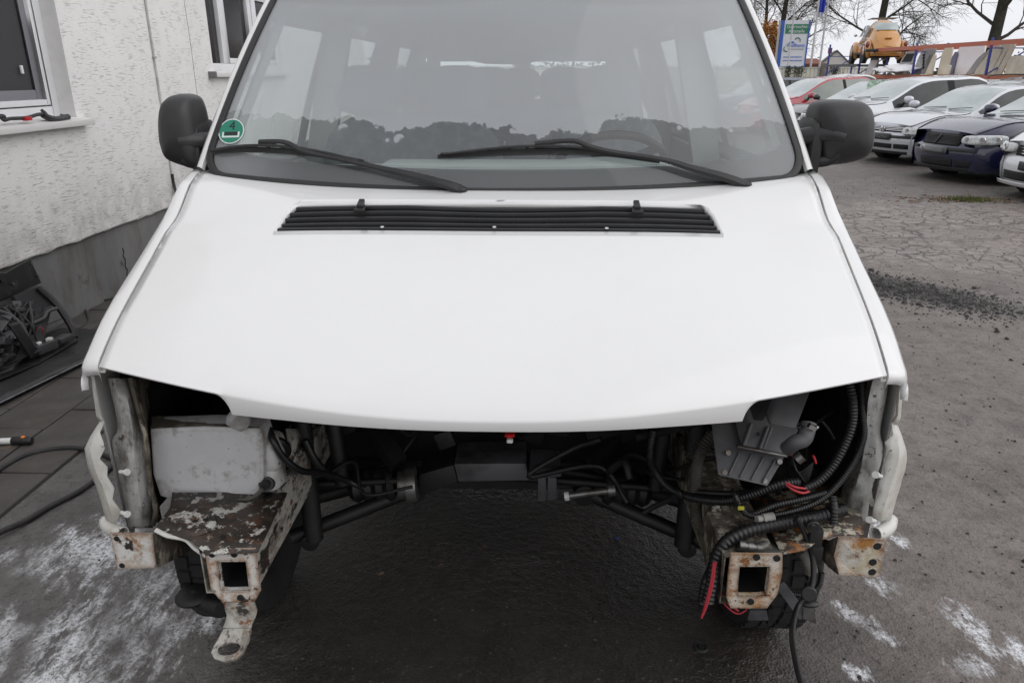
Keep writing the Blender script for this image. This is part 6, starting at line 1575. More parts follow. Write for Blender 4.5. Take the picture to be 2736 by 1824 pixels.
def lamp_pt(c, s_, z, off):
    b0 = table([.44, .53, .58, c['nose'] - .05, c['nose']], [-.115, -.10, -.055, -.03, 0])(z) - .02
    x, y = LX(s_), LY(s_); d = min(1, max(0, (s_ - .4) / .6))
    return Vector((x * c['W'] / .868 + off * d, y + b0 * (1 - d * .8) - off * (1 - d * .7), z))
def head_lamp(t, c, sd, x0, x1, z0, z1, many=False, n=24, slant=0.0):
    s_ = Shape(); cx, cz = (x0 + x1) / 2, (z0 + z1) / 2; rx, rz = (x1 - x0) / 2, (z1 - z0) / 2
    rows = []
    for f_, o_ in ((0.05, .012), (.6, .010), (.9, .004), (1.0, -.006), (1.02, -.04)):
        row = []
        for k in range(n):
            a = 2 * math.pi * k / n; e = .6
            px = cx + rx * f_ * math.copysign(abs(math.cos(a)) ** e, math.cos(a)); pz = cz + rz * f_ * math.copysign(abs(math.sin(a)) ** e, math.sin(a)) + slant * (px - cx)
            p = lamp_pt(c, px, pz, o_); p.x *= sd
            row.append(p)
        rows.append(row)
    s_.grid(rows, close_u=True); o = s_.build('headlamp', 'lamp_glass', t, smooth=60)
    for k in ((.3, .7) if not many else (.18, .46, .75)):
        p = lamp_pt(c, lerp(x0, x1, k), cz + slant * (lerp(x0, x1, k) - cx), .014); p.x *= sd
        s_ = Shape().torus(p, (0.5 * sd, -1, 0.1), rz * .58, .007, 18, 6); s_.disc(p, (0.5 * sd, -1, 0), rz * .32, .008, 14); s_.build('reflector', 'chrome', o)
    return o
def wing_mirror(t, c, m, sd=1, y=1.38, z=.98):
    x = sd * (c['W'] * .94)
    s_ = Shape().ellipsoid((x + sd * .12, y, z + .03), (.115, .075, .075), 14, 10, None, .8); o = s_.build('door_mirror', m, t)
    s_ = Shape().bar((x - sd * .03, y + .02, z - .045), (x + sd * .08, y, z - .03), .06, .03); s_.build('mirror_arm', 'bumper_strip', o, bevel=.006)
def vw_badge(t, p, r):
    p = Vector(p)
    s_ = Shape().torus(p, (0, 1, 0), r, r * .10, 24, 6)
    def st(pts):
        for a, b_ in zip(pts, pts[1:]): s_.bar(p + Vector((a[0] * r, -.004, a[1] * r)), p + Vector((b_[0] * r, -.004, b_[1] * r)), r * .15, .006, (0, 1, 0))
    st([(-.42, .82), (0, .08), (.42, .82)]); st([(-.86, .30), (-.42, -.78), (0, -.06), (.42, -.78), (.86, .30)])
    s_.build('badge', 'chrome', t)
def wiper_pair(t, c):
    for x in (-.45, .15):
        y0, z0 = c['cowl']; s_ = Shape().bar((x, y0 + .03, z0 + .05), (x + .45, y0 + .12, z0 + .085), .014, .012); s_.build('wiper', 'black_plastic', t)
BETA = R(-75)
# --- silver hatchback with round front, badge and dark plate (nearest of the two silver ones)
t, c = car('hatchback', 'silver hatchback with chrome barred grille next to the dark blue car', (7.0, 14.35, 0), BETA, 'car_silver', H_=1.37, cowl=(1.15, .92), roof0=(2.0, 1.315))
patch(t, c, 'grille', 'gap_black', -.44, .44, .585, .672, .012)
for z in (.605, .63, .655): patch(t, c, 'grille_bar', 'chrome', -.43, .43, z, z + .009, .020)
vw_badge(t, front_pt(c, 0, .63, .04), .062)
for sd in (-1, 1): head_lamp(t, c, sd, .45, .84, .555, .69); wing_mirror(t, c, 'car_silver', sd)
patch(t, c, 'bumper_strip', 'bumper_strip', -.68, .68, .478, .525, .014, 12)
pl = patch(t, c, 'number_plate', 'plate_dark', -.26, .26, .44, .55, .026)
for x_, z_ in ((-.17, .48), (-.06, .505), (.03, .485), (.10, .50), (.18, .485)):
    s_ = Shape().box(front_pt(c, x_, z_, .034), (.035, .004, .008)); s_.build('plate_fleck', 'plate_ink', pl, smooth=0)
for xa, xb in ((-.30, .30), (.34, .60), (-.60, -.34)):
    patch(t, c, 'lower_grille', 'gap_black', xa, xb, .295, .375, .008)
    for z in (.315, .335, .355): patch(t, c, 'lower_slat', 'bumper_strip', xa + .01, xb - .01, z, z + .007, .018)
patch(t, c, 'lip', 'bumper_strip', -.66, .66, .195, .245, .008, 12); wiper_pair(t, c)
# --- paler silver hatchback behind it
t, c = car('hatchback', 'pale silver three door hatchback with roof spoiler behind the silver grille car', (6.75, 17.0, 0), R(-78), 'car_pale', L_=4.2, H_=1.50, nose=.76, cowl=(1.10, 1.02), roof0=(2.0, 1.43), roofe=3.6, pillars=((2.60, 2.78),), glass_end=3.62)
for sd in (-1, 1): head_lamp(t, c, sd, .42, .86, .60, .75); wing_mirror(t, c, 'car_pale', sd, 1.45, 1.04)
patch(t, c, 'grille', 'gap_black', -.38, .38, .60, .70, .010); wiper_pair(t, c)
s_ = Shape().box((0, 3.86, 1.44), (1.05, .30, .035)); s_.build('roof_spoiler', 'car_pale', t, bevel=.01)
# --- dark hatchback with smashed, sagging glass
t, c = car('hatchback', 'black hatchback with shattered green side glass behind the van mirror', (6.95, 19.3, 0), BETA, 'car_black', L_=4.1, H_=1.42, nose=.66, cowl=(1.28, .88), roof0=(2.3, 1.36), screen='screen_pale', side='glass_shattered')
for sd in (-1, 1): head_lamp(t, c, sd, .44, .84, .50, .62); wing_mirror(t, c, 'car_black', sd)
s_ = Shape().disc(front_pt(c, -.05, .60, .02) + Vector((0, .02, .06)), (0, -1, .5), .06, .012, 24); s_.build('badge', 'white_plastic', t)
patch(t, c, 'grille', 'gap_black', -.5, .5, .44, .56, .012); patch(t, c, 'bumper_strip', 'bumper_strip', -.66, .66, .36, .40, .014, 12)
s_ = Shape()
rr = []
for i in range(13):
    row = []
    for j in range(9):
        y, z = lerp(1.35, 2.95, i / 12), lerp(.90, 1.42, j / 8)
        f = (z - .90) / .52; x = lerp(.85, .60, f ** 1.2) + .035 * noise.noise(Vector((i * .9, j * .9, 1))) + .05
        row.append((x, y + .25 * f * (1 if i < 3 else 0) , z + .03 * noise.noise(Vector((i * .7, j * .5, 7)))))
    rr.append(row)
s_.grid(rr); s_.build('sagging_glass', 'glass_shattered', t, smooth=0)
# --- red hatchback
t, c = car('hatchback', 'red hatchback with red door mirror seen past the windscreen pillar', (6.55, 21.6, 0), BETA, 'car_red', L_=3.9, H_=1.47, nose=.74, cowl=(1.12, .99), roof0=(2.05, 1.42), side='glass_greenish')
for sd in (-1, 1): head_lamp(t, c, sd, .44, .90, .58, .70); wing_mirror(t, c, 'car_red', sd, 1.35, 1.0)
patch(t, c, 'grille', 'gap_black', -.4, .4, .40, .54, .012)
# --- dark blue saloon front, grille missing
t, c = car('saloon', 'dark blue car with its grille missing in front of the parked row', (6.75, 11.95, 0), R(-79), 'car_navy', L_=4.6, H_=1.46, W_=.875, nose=.74, cowl=(1.32, .96), roof0=(2.25, 1.40), roofe=3.6, pillars=((2.75, 2.85),), glass_end=3.75)
for sd in (-1, 1): wing_mirror(t, c, 'car_navy', sd, 1.6, 1.0)
head_lamp(t, c, 1, .42, 1.02, .595, .735, True, slant=.04)
g_ = patch(t, c, 'grille_hole', 'gap_black', -.38, .38, .555, .725, .010)
for k in range(7): patch(t, c, 'radiator_fin', 'subframe_grey', -.34, .34, .575 + k * .02, .580 + k * .02, .017, par=g_)
s_ = Shape().bar(front_pt(c, -.05, .57, .03), front_pt(c, .03, .71, .03), .03, .012); s_.build('latch_stay', 'steel_dull', g_, bevel=.002)
patch(t, c, 'bumper_strip', 'bumper_strip', .18, .68, .478, .525, .016, 8); patch(t, c, 'bumper_strip', 'bumper_strip', -.68, -.45, .478, .525, .016, 8)
patch(t, c, 'number_plate_base', 'car_black', -.28, .26, .42, .535, .030); patch(t, c, 'lower_grille', 'gap_black', -.30, .34, .25, .36, .010); patch(t, c, 'lower_grille', 'gap_black', .40, .62, .26, .35, .010)
patch(t, c, 'lip', 'bumper_strip', -.66, .66, .18, .235, .012, 12); wiper_pair(t, c)
# --- white car at the right edge
t, c = car('hatchback', 'white car cut off by the right edge with black lower grille and plate', (6.86, 9.72, 0), R(-76), 'car_white', L_=4.2, H_=1.48, nose=.74, cowl=(1.15, .98), roof0=(2.0, 1.42))
for sd in (-1, 1): head_lamp(t, c, sd, .46, .95, .60, .73); wing_mirror(t, c, 'car_white', sd)
patch(t, c, 'grille', 'gap_black', -.44, .44, .57, .70, .012)
for z in (.595, .63, .665): patch(t, c, 'grille_bar', 'chrome', -.43, .43, z, z + .010, .020)
pl = patch(t, c, 'number_plate', 'plate_dark', -.26, .26, .40, .51, .026)
patch(t, c, 'lower_grille', 'gap_black', -.58, .58, .26, .37, .012, 12)
for z in (.285, .31, .335): patch(t, c, 'lower_slat', 'bumper_strip', -.56, .56, z, z + .008, .020, 12)
patch(t, c, 'lip', 'car_white', -.72, .72, .185, .235, .055, 14)
# --- second line, roofs showing above the first
for nm, lb, loc, rz, col, kw in (
    ('hatchback', 'white hatchback whose roof shows just behind the red car', (8.3, 25.2, 0), BETA, 'car_white', dict(H_=1.52)),
    ('saloon', 'blue grey car with dark windscreen leftmost behind the red car', (6.6, 26.0, 0), BETA, 'car_blue_grey', dict(H_=1.42, L_=4.4)),
    ('estate_car', 'dark grey estate with roof rails behind the pale silver hatchback', (10.6, 19.6, 0), R(-80), 'car_dark_grey', dict(H_=1.50, L_=4.7, roofe=4.2, glass_end=4.2, pillars=((2.6, 2.7), (3.5, 3.6)))),
    ('estate_car', 'dark estate with green tinted windows at the right below the orange beam', (11.2, 17.2, 0), R(-80), 'car_dark_grey', dict(H_=1.62, L_=4.7, roofe=4.2, glass_end=4.2, pillars=((2.6, 2.7), (3.5, 3.6)), side='glass_greenish')),
    ('saloon', 'black car roof between the smashed hatchback and the car part rack', (9.9, 22.4, 0), R(-78), 'car_black', dict(H_=1.50, L_=4.5))):
    t, c = car(nm, lb, loc, rz, col, **kw)
    for sd in (-1, 1): wing_mirror(t, c, col, sd)
    if nm == 'estate_car':
        for sd in (-1, 1):
            s_ = Shape().tube(spline([(sd * .56, 1.95, kw['H_'] - .02), (sd * .57, 2.15, kw['H_'] + .05), (sd * .57, 3.2, kw['H_'] + .06), (sd * .57, 4.1, kw['H_'] + .01), (sd * .57, 4.3, kw['H_'] - .05)], 6), .016, 8); s_.build('roof_rail', 'black_plastic', t)

# ================================================================== yard background: rack, beetle, fence, sign, poles, trees, houses
mat('rack_blue', (0.030, 0.045, 0.28), .5, col2=(0.05, 0.06, 0.2), scale=9); mat('rack_orange', (0.50, 0.135, 0.075), .55, col2=(0.42, 0.15, 0.10), scale=4); mat('rack_board', (0.36, 0.19, 0.08), .7)
rack = thing('storage_rack', 'long pallet rack with orange beams and blue uprights behind the cars', 'rack', (14.4, 21.0, 0), 0)
RX = .0
for k, y in enumerate((-1.5, 2.9, 7.3, 11.7, 15.0)):
    for x in (0, 1.1):
        s_ = Shape().box((x, y, 1.3 if k < 4 else 1.4), (.06, .06, 2.6 if k < 4 else 2.8)); s_.build('upright', 'rack_blue', rack, smooth=0)
    for a, b_ in (((0, y, 2.3), (1.1, y, 2.3)), ((0, y, 1.55), (1.1, y, 2.25)), ((0, y, 1.5), (1.1, y, .8))):
        s_ = Shape().bar(a, b_, .05, .03); s_.build('brace', 'rack_blue', rack, smooth=0)
for x in (-.06, 1.16):
    for y0, y1 in ((-8.0, -1.5), (-1.5, 2.9), (2.9, 7.3), (7.3, 11.7)):
        s_ = Shape().box((x, (y0 + y1) / 2, 2.44), (.05, y1 - y0 - .02, .13)); s_.build('beam', 'rack_orange', rack, smooth=0)
        s_ = Shape().box((x, (y0 + y1) / 2, 1.45), (.05, y1 - y0 - .02, .12)); s_.build('beam', 'rack_orange', rack, smooth=0)
for y0, y1 in ((11.7, 15.0),):
    for x in (-.06, 1.16):
        s_ = Shape().box((x, (y0 + y1) / 2, 1.90), (.05, y1 - y0, .10)); s_.build('beam', 'subframe_grey', rack, smooth=0)
for k in range(26):
    s_ = Shape().box((.55, -7.8 + k * .78, 1.525), (1.2, .70, .02)); s_.build('shelf_board', 'rack_board', rack, smooth=0)
# body panels standing on the rack, each its own thing
mat('panel_cream', (0.66, 0.62, 0.49), .6, col2=(0.74, 0.70, 0.60), scale=3); mat('panel_white', (0.84, 0.84, 0.86), .45); mat('panel_grey', (0.28, 0.28, 0.28), .6, col2=(0.38, 0.37, 0.36), scale=4); mat('panel_beige', (0.52, 0.485, 0.40), .6, col2=(0.64, 0.60, 0.52), scale=3); mat('panel_green', (0.05, 0.10, 0.095), .3); mat('panel_mauve', (0.16, 0.16, 0.24), .5)
def panel(y, w, h, tilt, m, label, x=.35, kind='car_door', lean=.1, holes=0, z0=1.545, cut=.12):
    """a pressed panel standing on the shelf: broad side to the yard, leaning along the rack by tilt and backwards by lean"""
    t = thing(kind, label, 'car panel', (14.4 + x, 21.0 + y, z0), 0, 'body panels stacked on the rack')
    s_ = Shape(); tl = math.tan(tilt); ln = math.tan(lean)
    pts = [(0, 0), (w, 0), (w, h * .75), (w - cut, h), (cut * .4, h), (0, h * .9)]
    P = [Vector((ln * b, a + tl * b, b)) for a, b in pts]
    s_.prism(P, (.05, 0, 0)); s_.build('skin', m, t, bevel=.008, seg=1)
    if holes == 1:
        q = [Vector((ln * b - .004, a + tl * b, b)) for a, b in ((w * .12, h * .55), (w * .88, h * .55), (w * .80, h * .9), (w * .18, h * .9))]
        s_ = Shape().prism(q, (.06, 0, 0)); s_.build('window_opening', 'gap_black', t, smooth=0)
    if holes == 2:
        for k in range(5):
            a, b = w * (.3 + .09 * k), h * (.28 + .12 * k)
            s_ = Shape().disc((ln * b - .002, a + tl * b, b), (1, 0, 0), .05, .06, 12); s_.build('access_hole', 'gap_black', t)
    return t
rows_ = [(11.2, .62, .55, -.55, 'panel_white', 'white hatch panel leaning below the yellow car', 0, 0), (8.3, .95, .80, -.55, 'panel_grey', 'grey car door with window opening leaning on the rack', 0, 1), (7.0, .95, .85, -.42, 'panel_grey', 'grey inner door shell with round holes on the rack', 0, 2),
         (6.55, .55, .66, 0, 'panel_cream', 'short cream panel with rounded corner on the rack', 0, 0), (5.95, .62, .88, 0, 'panel_cream', 'tall cream panel behind the short cream one', .2, 0), (5.6, .30, .72, 0, 'panel_mauve', 'narrow mauve panel beside the white sheet', .2, 0), (4.2, 1.55, .90, 0, 'panel_white', 'large plain white sheet standing on the rack', .25, 0),
         (5.3, .35, .30, 0, 'panel_cream', 'small curved cream fragment at the foot of the white sheet', -.1, 0), (4.1, .40, .66, -.75, 'panel_grey', 'dark grey panel leaning steeply right of the white sheet', 0, 0), (3.75, .30, .80, -.50, 'panel_beige', 'first of five beige doors leaning in a fan', 0, 0), (3.45, .30, .86, -.48, 'panel_beige', 'second of five beige doors leaning in a fan', 0, 0), (3.15, .30, .90, -.46, 'panel_beige', 'third of five beige doors leaning in a fan', 0, 0), (2.9, .30, .88, -.42, 'panel_beige', 'fourth of five beige doors leaning in a fan', 0, 0), (2.65, .30, .86, -.38, 'panel_beige', 'fifth of five beige doors leaning in a fan, nearest the blue frame', 0, 0),
         (.4, 1.9, .52, 0, 'panel_beige', 'low beige bonnet standing in front of the blue brace frame', -.12, 0), (.1, 1.7, .92, .06, 'panel_cream', 'big cream panel behind the blue brace frame', .6, 0), (-1.0, .8, .62, .0, 'panel_cream', 'cream panels stacked low right of the blue brace frame', .5, 0), (-1.9, .34, .80, -.75, 'panel_beige', 'beige panel leaning flat towards the right end', 0, 0), (-2.5, .4, .95, -.5, 'panel_beige', 'tall beige panel leaning near the right end', 0, 0), (-3.0, .45, 1.05, -.42, 'panel_beige', 'tallest beige panel leaning at the right end', 0, 0), (-3.9, .9, 1.0, -.2, 'panel_green', 'dark green tailgate at the right end of the rack', .05, 0)]
for y, w_, h, tl, m_, lb, x, hl in rows_:
    panel(y, w_, h, tl, m_, lb, .3 + x, 'body_panel', .05, hl)
for lb, pts in (('crumpled white bonnet edge jutting out below the yellow car', [(13.9, 29.6, 1.60), (14.0, 30.6, 1.72), (14.9, 30.6, 1.80), (14.9, 29.6, 1.66)]), ('folded white wing panel next to the crumpled bonnet edge', [(13.8, 28.3, 1.62), (13.9, 29.5, 1.82), (14.8, 29.5, 1.92), (14.8, 28.3, 1.75)])):
    s_ = Shape(); P = [Vector(p) for p in pts]; rr = [[P[0].lerp(P[1], i / 8).lerp(P[3].lerp(P[2], i / 8), j / 4) + Vector((0, 0, .07 * noise.noise(Vector((i * .8, j * .7, len(lb)))))) for j in range(5)] for i in range(9)]
    s_.grid(rr); o = s_.build('body_panel', 'panel_white', smooth=50); md = o.modifiers.new('thickness', 'SOLIDIFY'); md.thickness = .03; tag(o, lb, 'car panel', 'body panels stacked on the rack')

# ------------------------------------------------------------------ yellow rounded classic car on top of the rack
paint('car_yellow', (0.56, 0.26, 0.055), .35, .25, (0.30, 0.13, 0.04))
bt = thing('classic_car', 'yellow rounded classic car parked high on the rack end', 'car', (15.15, 33.0, 1.95), R(167))
bt.scale = (1.0, 1.0, 1.14)
# local: nose towards -y, tail at +y (turned to the yard)
s_ = Shape(); rr = []
prof = [(-1.95, .42, .30, .20), (-1.85, .62, .42, .30), (-1.4, .80, .52, .42), (-.85, .90, .60, .50), (-.62, 1.02, .64, .52), (-.42, 1.28, .64, .50), (-.15, 1.43, .64, .47), (.25, 1.48, .64, .46), (.65, 1.44, .64, .46), (1.0, 1.32, .63, .46), (1.35, 1.12, .61, .45), (1.65, .88, .57, .42), (1.85, .66, .50, .36), (1.95, .50, .40, .26)]
for y, zt_, w_, wt_ in prof:
    row = []
    for k in range(17):
        a = math.pi * k / 16
        zb_ = .80 if zt_ > .95 else zt_ - .18
        cx = math.cos(a)
        x = (w_ if k in (0, 16) else lerp(w_, wt_, math.sin(a) ** .6) * math.copysign(abs(cx) ** .64, cx))
        z = lerp(max(.3, min(zb_, .8) - .1), zt_, math.sin(a) ** .85)
        row.append((x, y, z))
    row = [(w_ * .97, y, .32)] + row + [(-w_ * .97, y, .32)]
    rr.append(row)
s_.grid(rr); s_.add(rr[-1], [tuple(range(len(rr[-1])))]); s_.add(rr[0], [tuple(range(len(rr[0])))])
s_.build('body', 'car_yellow', bt, smooth=50)
for sd in (-1, 1):
    for y, r_ in ((-1.22, .40), (1.20, .40)):
        s_ = Shape().ellipsoid((sd * .61, y, .45), (.17, .46, .34), 18, 12, None, .9); s_.build('mudguard', 'car_yellow', bt)
        c_ = (sd * .665, y, .31)
        s_ = Shape().lathe(c_, (sd, 0, 0), [(.17, -.07), (.29, -.07), (.31, -.04), (.31, .04), (.29, .075), (.20, .08)], 24, u=(0, 0, 1)); ty = s_.build('tyre', 'tyre_rubber', bt)
        s_ = Shape().lathe(c_, (sd, 0, 0), [(.20, .07), (.17, .05), (.08, .09), (.001, .095)], 20, u=(0, 0, 1)); s_.build('rim', 'steel_dull', ty)
        s_ = Shape().disc((sd * .68, y, .33), (1, 0, 0), .33, .16, 24); s_.build('wheel_arch', 'gap_black', bt)
    s_ = Shape().box((sd * .66, 0, .36), (.16, 1.6, .06)); s_.build('running_board', 'black_rubber', bt, bevel=.015)
    s_ = Shape().ellipsoid((sd * .70, 1.60, .62), (.075, .06, .11), 14, 10); s_.build('tail_lamp', 'lamp_red', bt)
    for ya, yb in ((-.50, .10), (.18, .68)):
        s_ = Shape(); q = []
        for y in (ya, (ya + yb) / 2, yb): q.append([(sd * lerp(.655, .535, f_), y + (.16 * f_ if y == ya and ya < 0 else 0), lerp(.93, 1.31 - abs(y - .1) * .08, f_)) for f_ in (0, .5, 1)])
        s_.grid(q); s_.build('side_window', 'glass_smoked', bt)
    s_ = Shape().ellipsoid((sd * .80, -.55, 1.0), (.07, .03, .06), 10, 8); s_.bar((sd * .64, -.5, .92), (sd * .8, -.55, .98), .015); s_.build('door_mirror', 'chrome', bt)
    s_ = Shape().bar((sd * .60, -.62, .80), (sd * .60, .75, .80), .012, .02); s_.build('trim_strip', 'chrome', bt)
def beetle_back(x, z):    # y of the tail surface
    tb = table([.50, .66, .88, 1.12, 1.32, 1.44], [1.95, 1.85, 1.65, 1.35, 1.0, .65])
    return tb(z) - .22 * (x / .55) ** 2
s_ = Shape(); s_.grid([[(x * (1 - .12 * (z - 1.06)), beetle_back(x, z) + .02, z + .015) for x in [lerp(-.44, .44, k / 8) for k in range(9)]] for z in (1.08, 1.15, 1.24, 1.33)]); rwin = s_.build('rear_window', 'screen_pale', bt)
s_ = Shape(); s_.grid([[(x * lerp(.6, 1, min(1, (z - .55) / .25)), beetle_back(x * .8, z) + .03, z) for x in [lerp(-.42, .42, k / 8) for k in range(9)]] for z in (.55, .62, .72, .85, .98)]); s_.build('engine_lid', 'car_yellow', bt)
s_ = Shape().box((0, beetle_back(0, .82) + .06, .82), (.26, .10, .03)); s_.build('lid_handle', 'car_yellow', bt, bevel=.01)
s_ = Shape(); s_.tube(spline([(-.74, 1.75, .42), (-.5, 2.02, .42), (0, 2.1, .42), (.5, 2.02, .42), (.74, 1.75, .42)], 6), .045, 8); s_.build('rear_bumper', 'black_rubber', bt)
s_ = Shape().box((0, 0, .30), (1.05, 3.3, .18)); s_.build('underside', 'gap_black', bt, smooth=0)
s_ = Shape(); s_.grid([[(x, 1.93 - .25 * (x / .6) ** 2, z) for x in [lerp(-.58, .58, k / 8) for k in range(9)]] for z in (.24, .36, .52)]); o = s_.build('rear_apron', 'car_yellow', bt); md = o.modifiers.new('thickness', 'SOLIDIFY'); md.thickness = .04
rk = Shape()
for x in (-.45, .45): rk.tube([(x, -.25, 1.50), (x, .75, 1.50)], .012, 6)
for y in (-.2, .05, .3, .55, .72): rk.tube([(-.5, y, 1.51), (.5, y, 1.51)], .010, 6)
rk.build('roof_rack', 'steel_dull', bt)

# ------------------------------------------------------------------ fence: mesh mats in front of pale sheets
mat('fence_sheet', (0.76, 0.74, 0.67), .85, col2=(0.58, 0.57, 0.47), scale=.8, lo=.4, hi=.75); mat('fence_wire', (0.20, 0.20, 0.19), .5, .5); mat('sleeper', (0.13, 0.115, 0.10), .9, col2=(0.20, 0.18, 0.16), scale=8); mat('ivy', (0.035, 0.045, 0.02), .8, col2=(0.07, 0.05, 0.03), scale=10)
fe = thing('yard_fence', 'pale sheeted wire mesh fence in front of the sign', 'fence', (0, 0, 0))
def fy(x): return 39.0 + (x - 13) * .22
seg_x = [-2, 1, 4, 7, 10, 13, 15.6, 18.6]
for xa, xb in zip(seg_x, seg_x[1:]):
    s_ = Shape(); s_.prism([(xa + .03, fy(xa) + .04, .05), (xb - .03, fy(xb) + .04, .05), (xb - .03, fy(xb) + .04, 1.86), (xa + .03, fy(xa) + .04, 1.86)], (0, .03, 0)); pn = s_.build('sheet', 'fence_sheet', fe, smooth=0)
    s_ = Shape()
    n_ = int((xb - xa) / .2)
    for k in range(n_ + 1):
        x = lerp(xa, xb, k / n_); s_.bar((x, fy(x), .05), (x, fy(x), 1.9), .012, .012)
    for z in (.2, .6, 1.0, 1.4, 1.8, 1.89): s_.bar((xa, fy(xa) - .012, z), (xb, fy(xb) - .012, z), .012, .014)
    stuff(s_.build('wire_mesh', 'fence_wire', fe, smooth=0, weld=False))
for x in (15.6,):
    s_ = Shape().box((x, fy(x) - .06, 1.0), (.26, .16, 2.1), Matrix.Rotation(.02, 3, 'Y')); s_.build('sleeper_post', 'sleeper', fe, bevel=.015)
for x in seg_x[:5]:
    s_ = Shape().box((x, fy(x) + .08, .98), (.06, .06, 1.96)); s_.build('post', 'fence_wire', fe, smooth=0)
for cx in (13.75, 14.3, 16.3):
    s_ = Shape()
    for _ in range(260):
        x, z = cx + rnd.gauss(0, .16 if cx > 14 else .1), 1.9 - abs(rnd.gauss(0, .35)); a = rnd.uniform(0, 6.28); l = rnd.uniform(.03, .07)
        y = fy(x) - .03 - rnd.random() * .04
        s_.add([(x, y, z), (x + l * math.cos(a), y - .02, z + l * math.sin(a)), (x + l * math.cos(a + 1), y + .01, z + l * math.sin(a + 1))], [(0, 1, 2)])
    s_.tube([(cx + .04 * math.sin(k), fy(cx) - .03, .1 + k * .2) for k in range(10)], .015, 5)
    tag(s_.build('climbing_plant', 'ivy', smooth=0, weld=False), {13.75: 'sparse dark creeper at the left end of the fence', 14.3: 'bushier dark creeper hanging in the middle of the fence', 16.3: 'thin dark creeper right of the sleeper post'}[cx], 'plant', 'creepers on the fence')

# ------------------------------------------------------------------ advertising pylon
mat('sign_white', (0.66, 0.67, 0.70), .4); mat('sign_blue', (0.030, 0.11, 0.42), .4); mat('sign_band_blue', (0.03, 0.20, 0.55), .4); mat('sign_green', (0.020, 0.20, 0.095), .4); mat('sign_grey', (0.42, 0.43, 0.45), .5); mat('ink_blue', (0.045, 0.13, 0.55), .4); mat('ink_grey', (0.30, 0.31, 0.32), .5); mat('ink_teal', (0.05, 0.13, 0.12), .5)
SB = R(-6)
sg = thing('sign_pylon', 'tall white and blue sign pylon with green head panel behind the fence', 'sign', (15.55, 44.0, 0), SB)
def sbox(c_, s3, name, m, par=sg, bev=0.0): 
    s_ = Shape().box(c_, s3); return s_.build(name, m, par, bevel=bev, smooth=0)
Wd = 1.44; ztop_ = 4.30
brd = sbox((0, 0, 2.75), (Wd, .16, 3.1), 'board', 'sign_white')
sbox((-Wd / 2 + .02, -.09, 2.75), (.17, .03, 3.1), 'left_stripe', 'sign_blue'); sbox((Wd / 2 - .01, -.09, 2.75), (.07, .03, 3.1), 'right_stripe', 'sign_blue')
sbox((-Wd / 2 - .14, 0, 2.7), (.10, .12, 3.2), 'post', 'sign_grey')
sbox((.06, -.088, 3.86), (1.20, .02, .48), 'green_panel', 'sign_green'); sbox((.06, -.088, 1.80), (1.22, .02, .26), 'phone_panel', 'sign_band_blue')
def stext(body, size, x, z, m, xs=1.0): text_mesh('lettering', body, size, m, brd, frame_of((x, -.108, z), (1, 0, 0), (0, 0, 1)), .004, xscale=xs)
stext('Gebrauchte', .24, .06, 3.97, 'sign_white', .95); stext('Autoteile', .24, .06, 3.74, 'sign_white', .95)
stext('Wolfhorst', .27, .10, 3.02, 'ink_blue', .85); stext('Autoverwertung', .13, .13, 2.84, 'ink_grey', .95)
stext('Tel. 0 59 61 94 923 88', .105, .06, 1.82, 'sign_white', 1.0)
for z_, n_ in ((2.42, 17), (2.24, 18)):
    s_ = Shape()
    for k in range(n_): s_.box((-.46 + k * .058, -.104, z_ + (.008 if k % 3 else 0)), (.040, .006, .045 if k % 4 else .06))
    stuff(s_.build('small_print', 'ink_blue', brd, smooth=0))
for cx, cz, a0, a1 in ((.17, 3.26, -.5, 2.6), (-.36, 2.86, 2.2, 5.0)):
    s_ = Shape(); pts = [(cx + .15 * math.cos(lerp(a0, a1, k / 10)), -.105, cz + .15 * math.sin(lerp(a0, a1, k / 10))) for k in range(11)]
    s_.tube(pts, .02, 6, radii=[.012 + .022 * k / 10 for k in range(11)]); s_.build('arrow_mark', 'ink_teal', brd)
s_ = Shape(); s_.box((-.14, -.105, 3.16), (.30, .01, .05)); s_.box((-.12, -.105, 3.2), (.16, .01, .05)); s_.build('car_mark', 'ink_blue', brd, smooth=0)

# ------------------------------------------------------------------ flag poles, flag
mat('pole_white', (0.50, 0.50, 0.51), .4, col2=(0.42, 0.42, 0.43), scale=2)
for i, (x, y, r_, lb) in enumerate(((14.75, 42.2, .045, 'slim pale flagpole standing before the sign'), (16.05, 42.4, .06, 'pale flagpole carrying the blue flag'), (16.60, 42.6, .06, 'bare white flagpole rightmost of the three'))):
    t = thing('flagpole', lb, 'flagpole', (x, y, 0), 0, 'flagpoles by the sign'); s_ = Shape().tube([(0, 0, 0), (0, 0, 4), (0, 0, 9)], r_, 12, r_end=r_ * .7); s_.build('pole', 'pole_white', t)
    s_ = Shape().ellipsoid((0, 0, 9.05), (.07, .07, .07), 10, 6); s_.build('finial', 'pole_white', t)
s_ = Shape(); rr = []
for i in range(9):
    row = []
    for j in range(25):
        z = lerp(4.35, 8.4, j / 24)
        row.append((16.05 + .04 + .30 * i / 8 * (.7 + .3 * math.sin(j * .3)), 42.4 + .12 * math.sin(i * 1.3 + j * .35), z))
    rr.append(row)
s_.grid(rr)
def flag_mat():
    m, nt, b = nodes_of('flag_cloth'); sep = N(nt, 'ShaderNodeSeparateXYZ'); nt.links.new(obj_co(nt), sep.inputs[0])
    f = math_n(nt, 'MULTIPLY', math_n(nt, 'GREATER_THAN', sep.outputs[2], 4.58), math_n(nt, 'LESS_THAN', sep.outputs[2], 5.55))
    nt.links.new(mixc(nt, f, (0.66, 0.66, 0.74), (0.055, 0.085, 0.52)), b.inputs['Base Color']); b.inputs['Roughness'].default_value = .8
flag_mat()
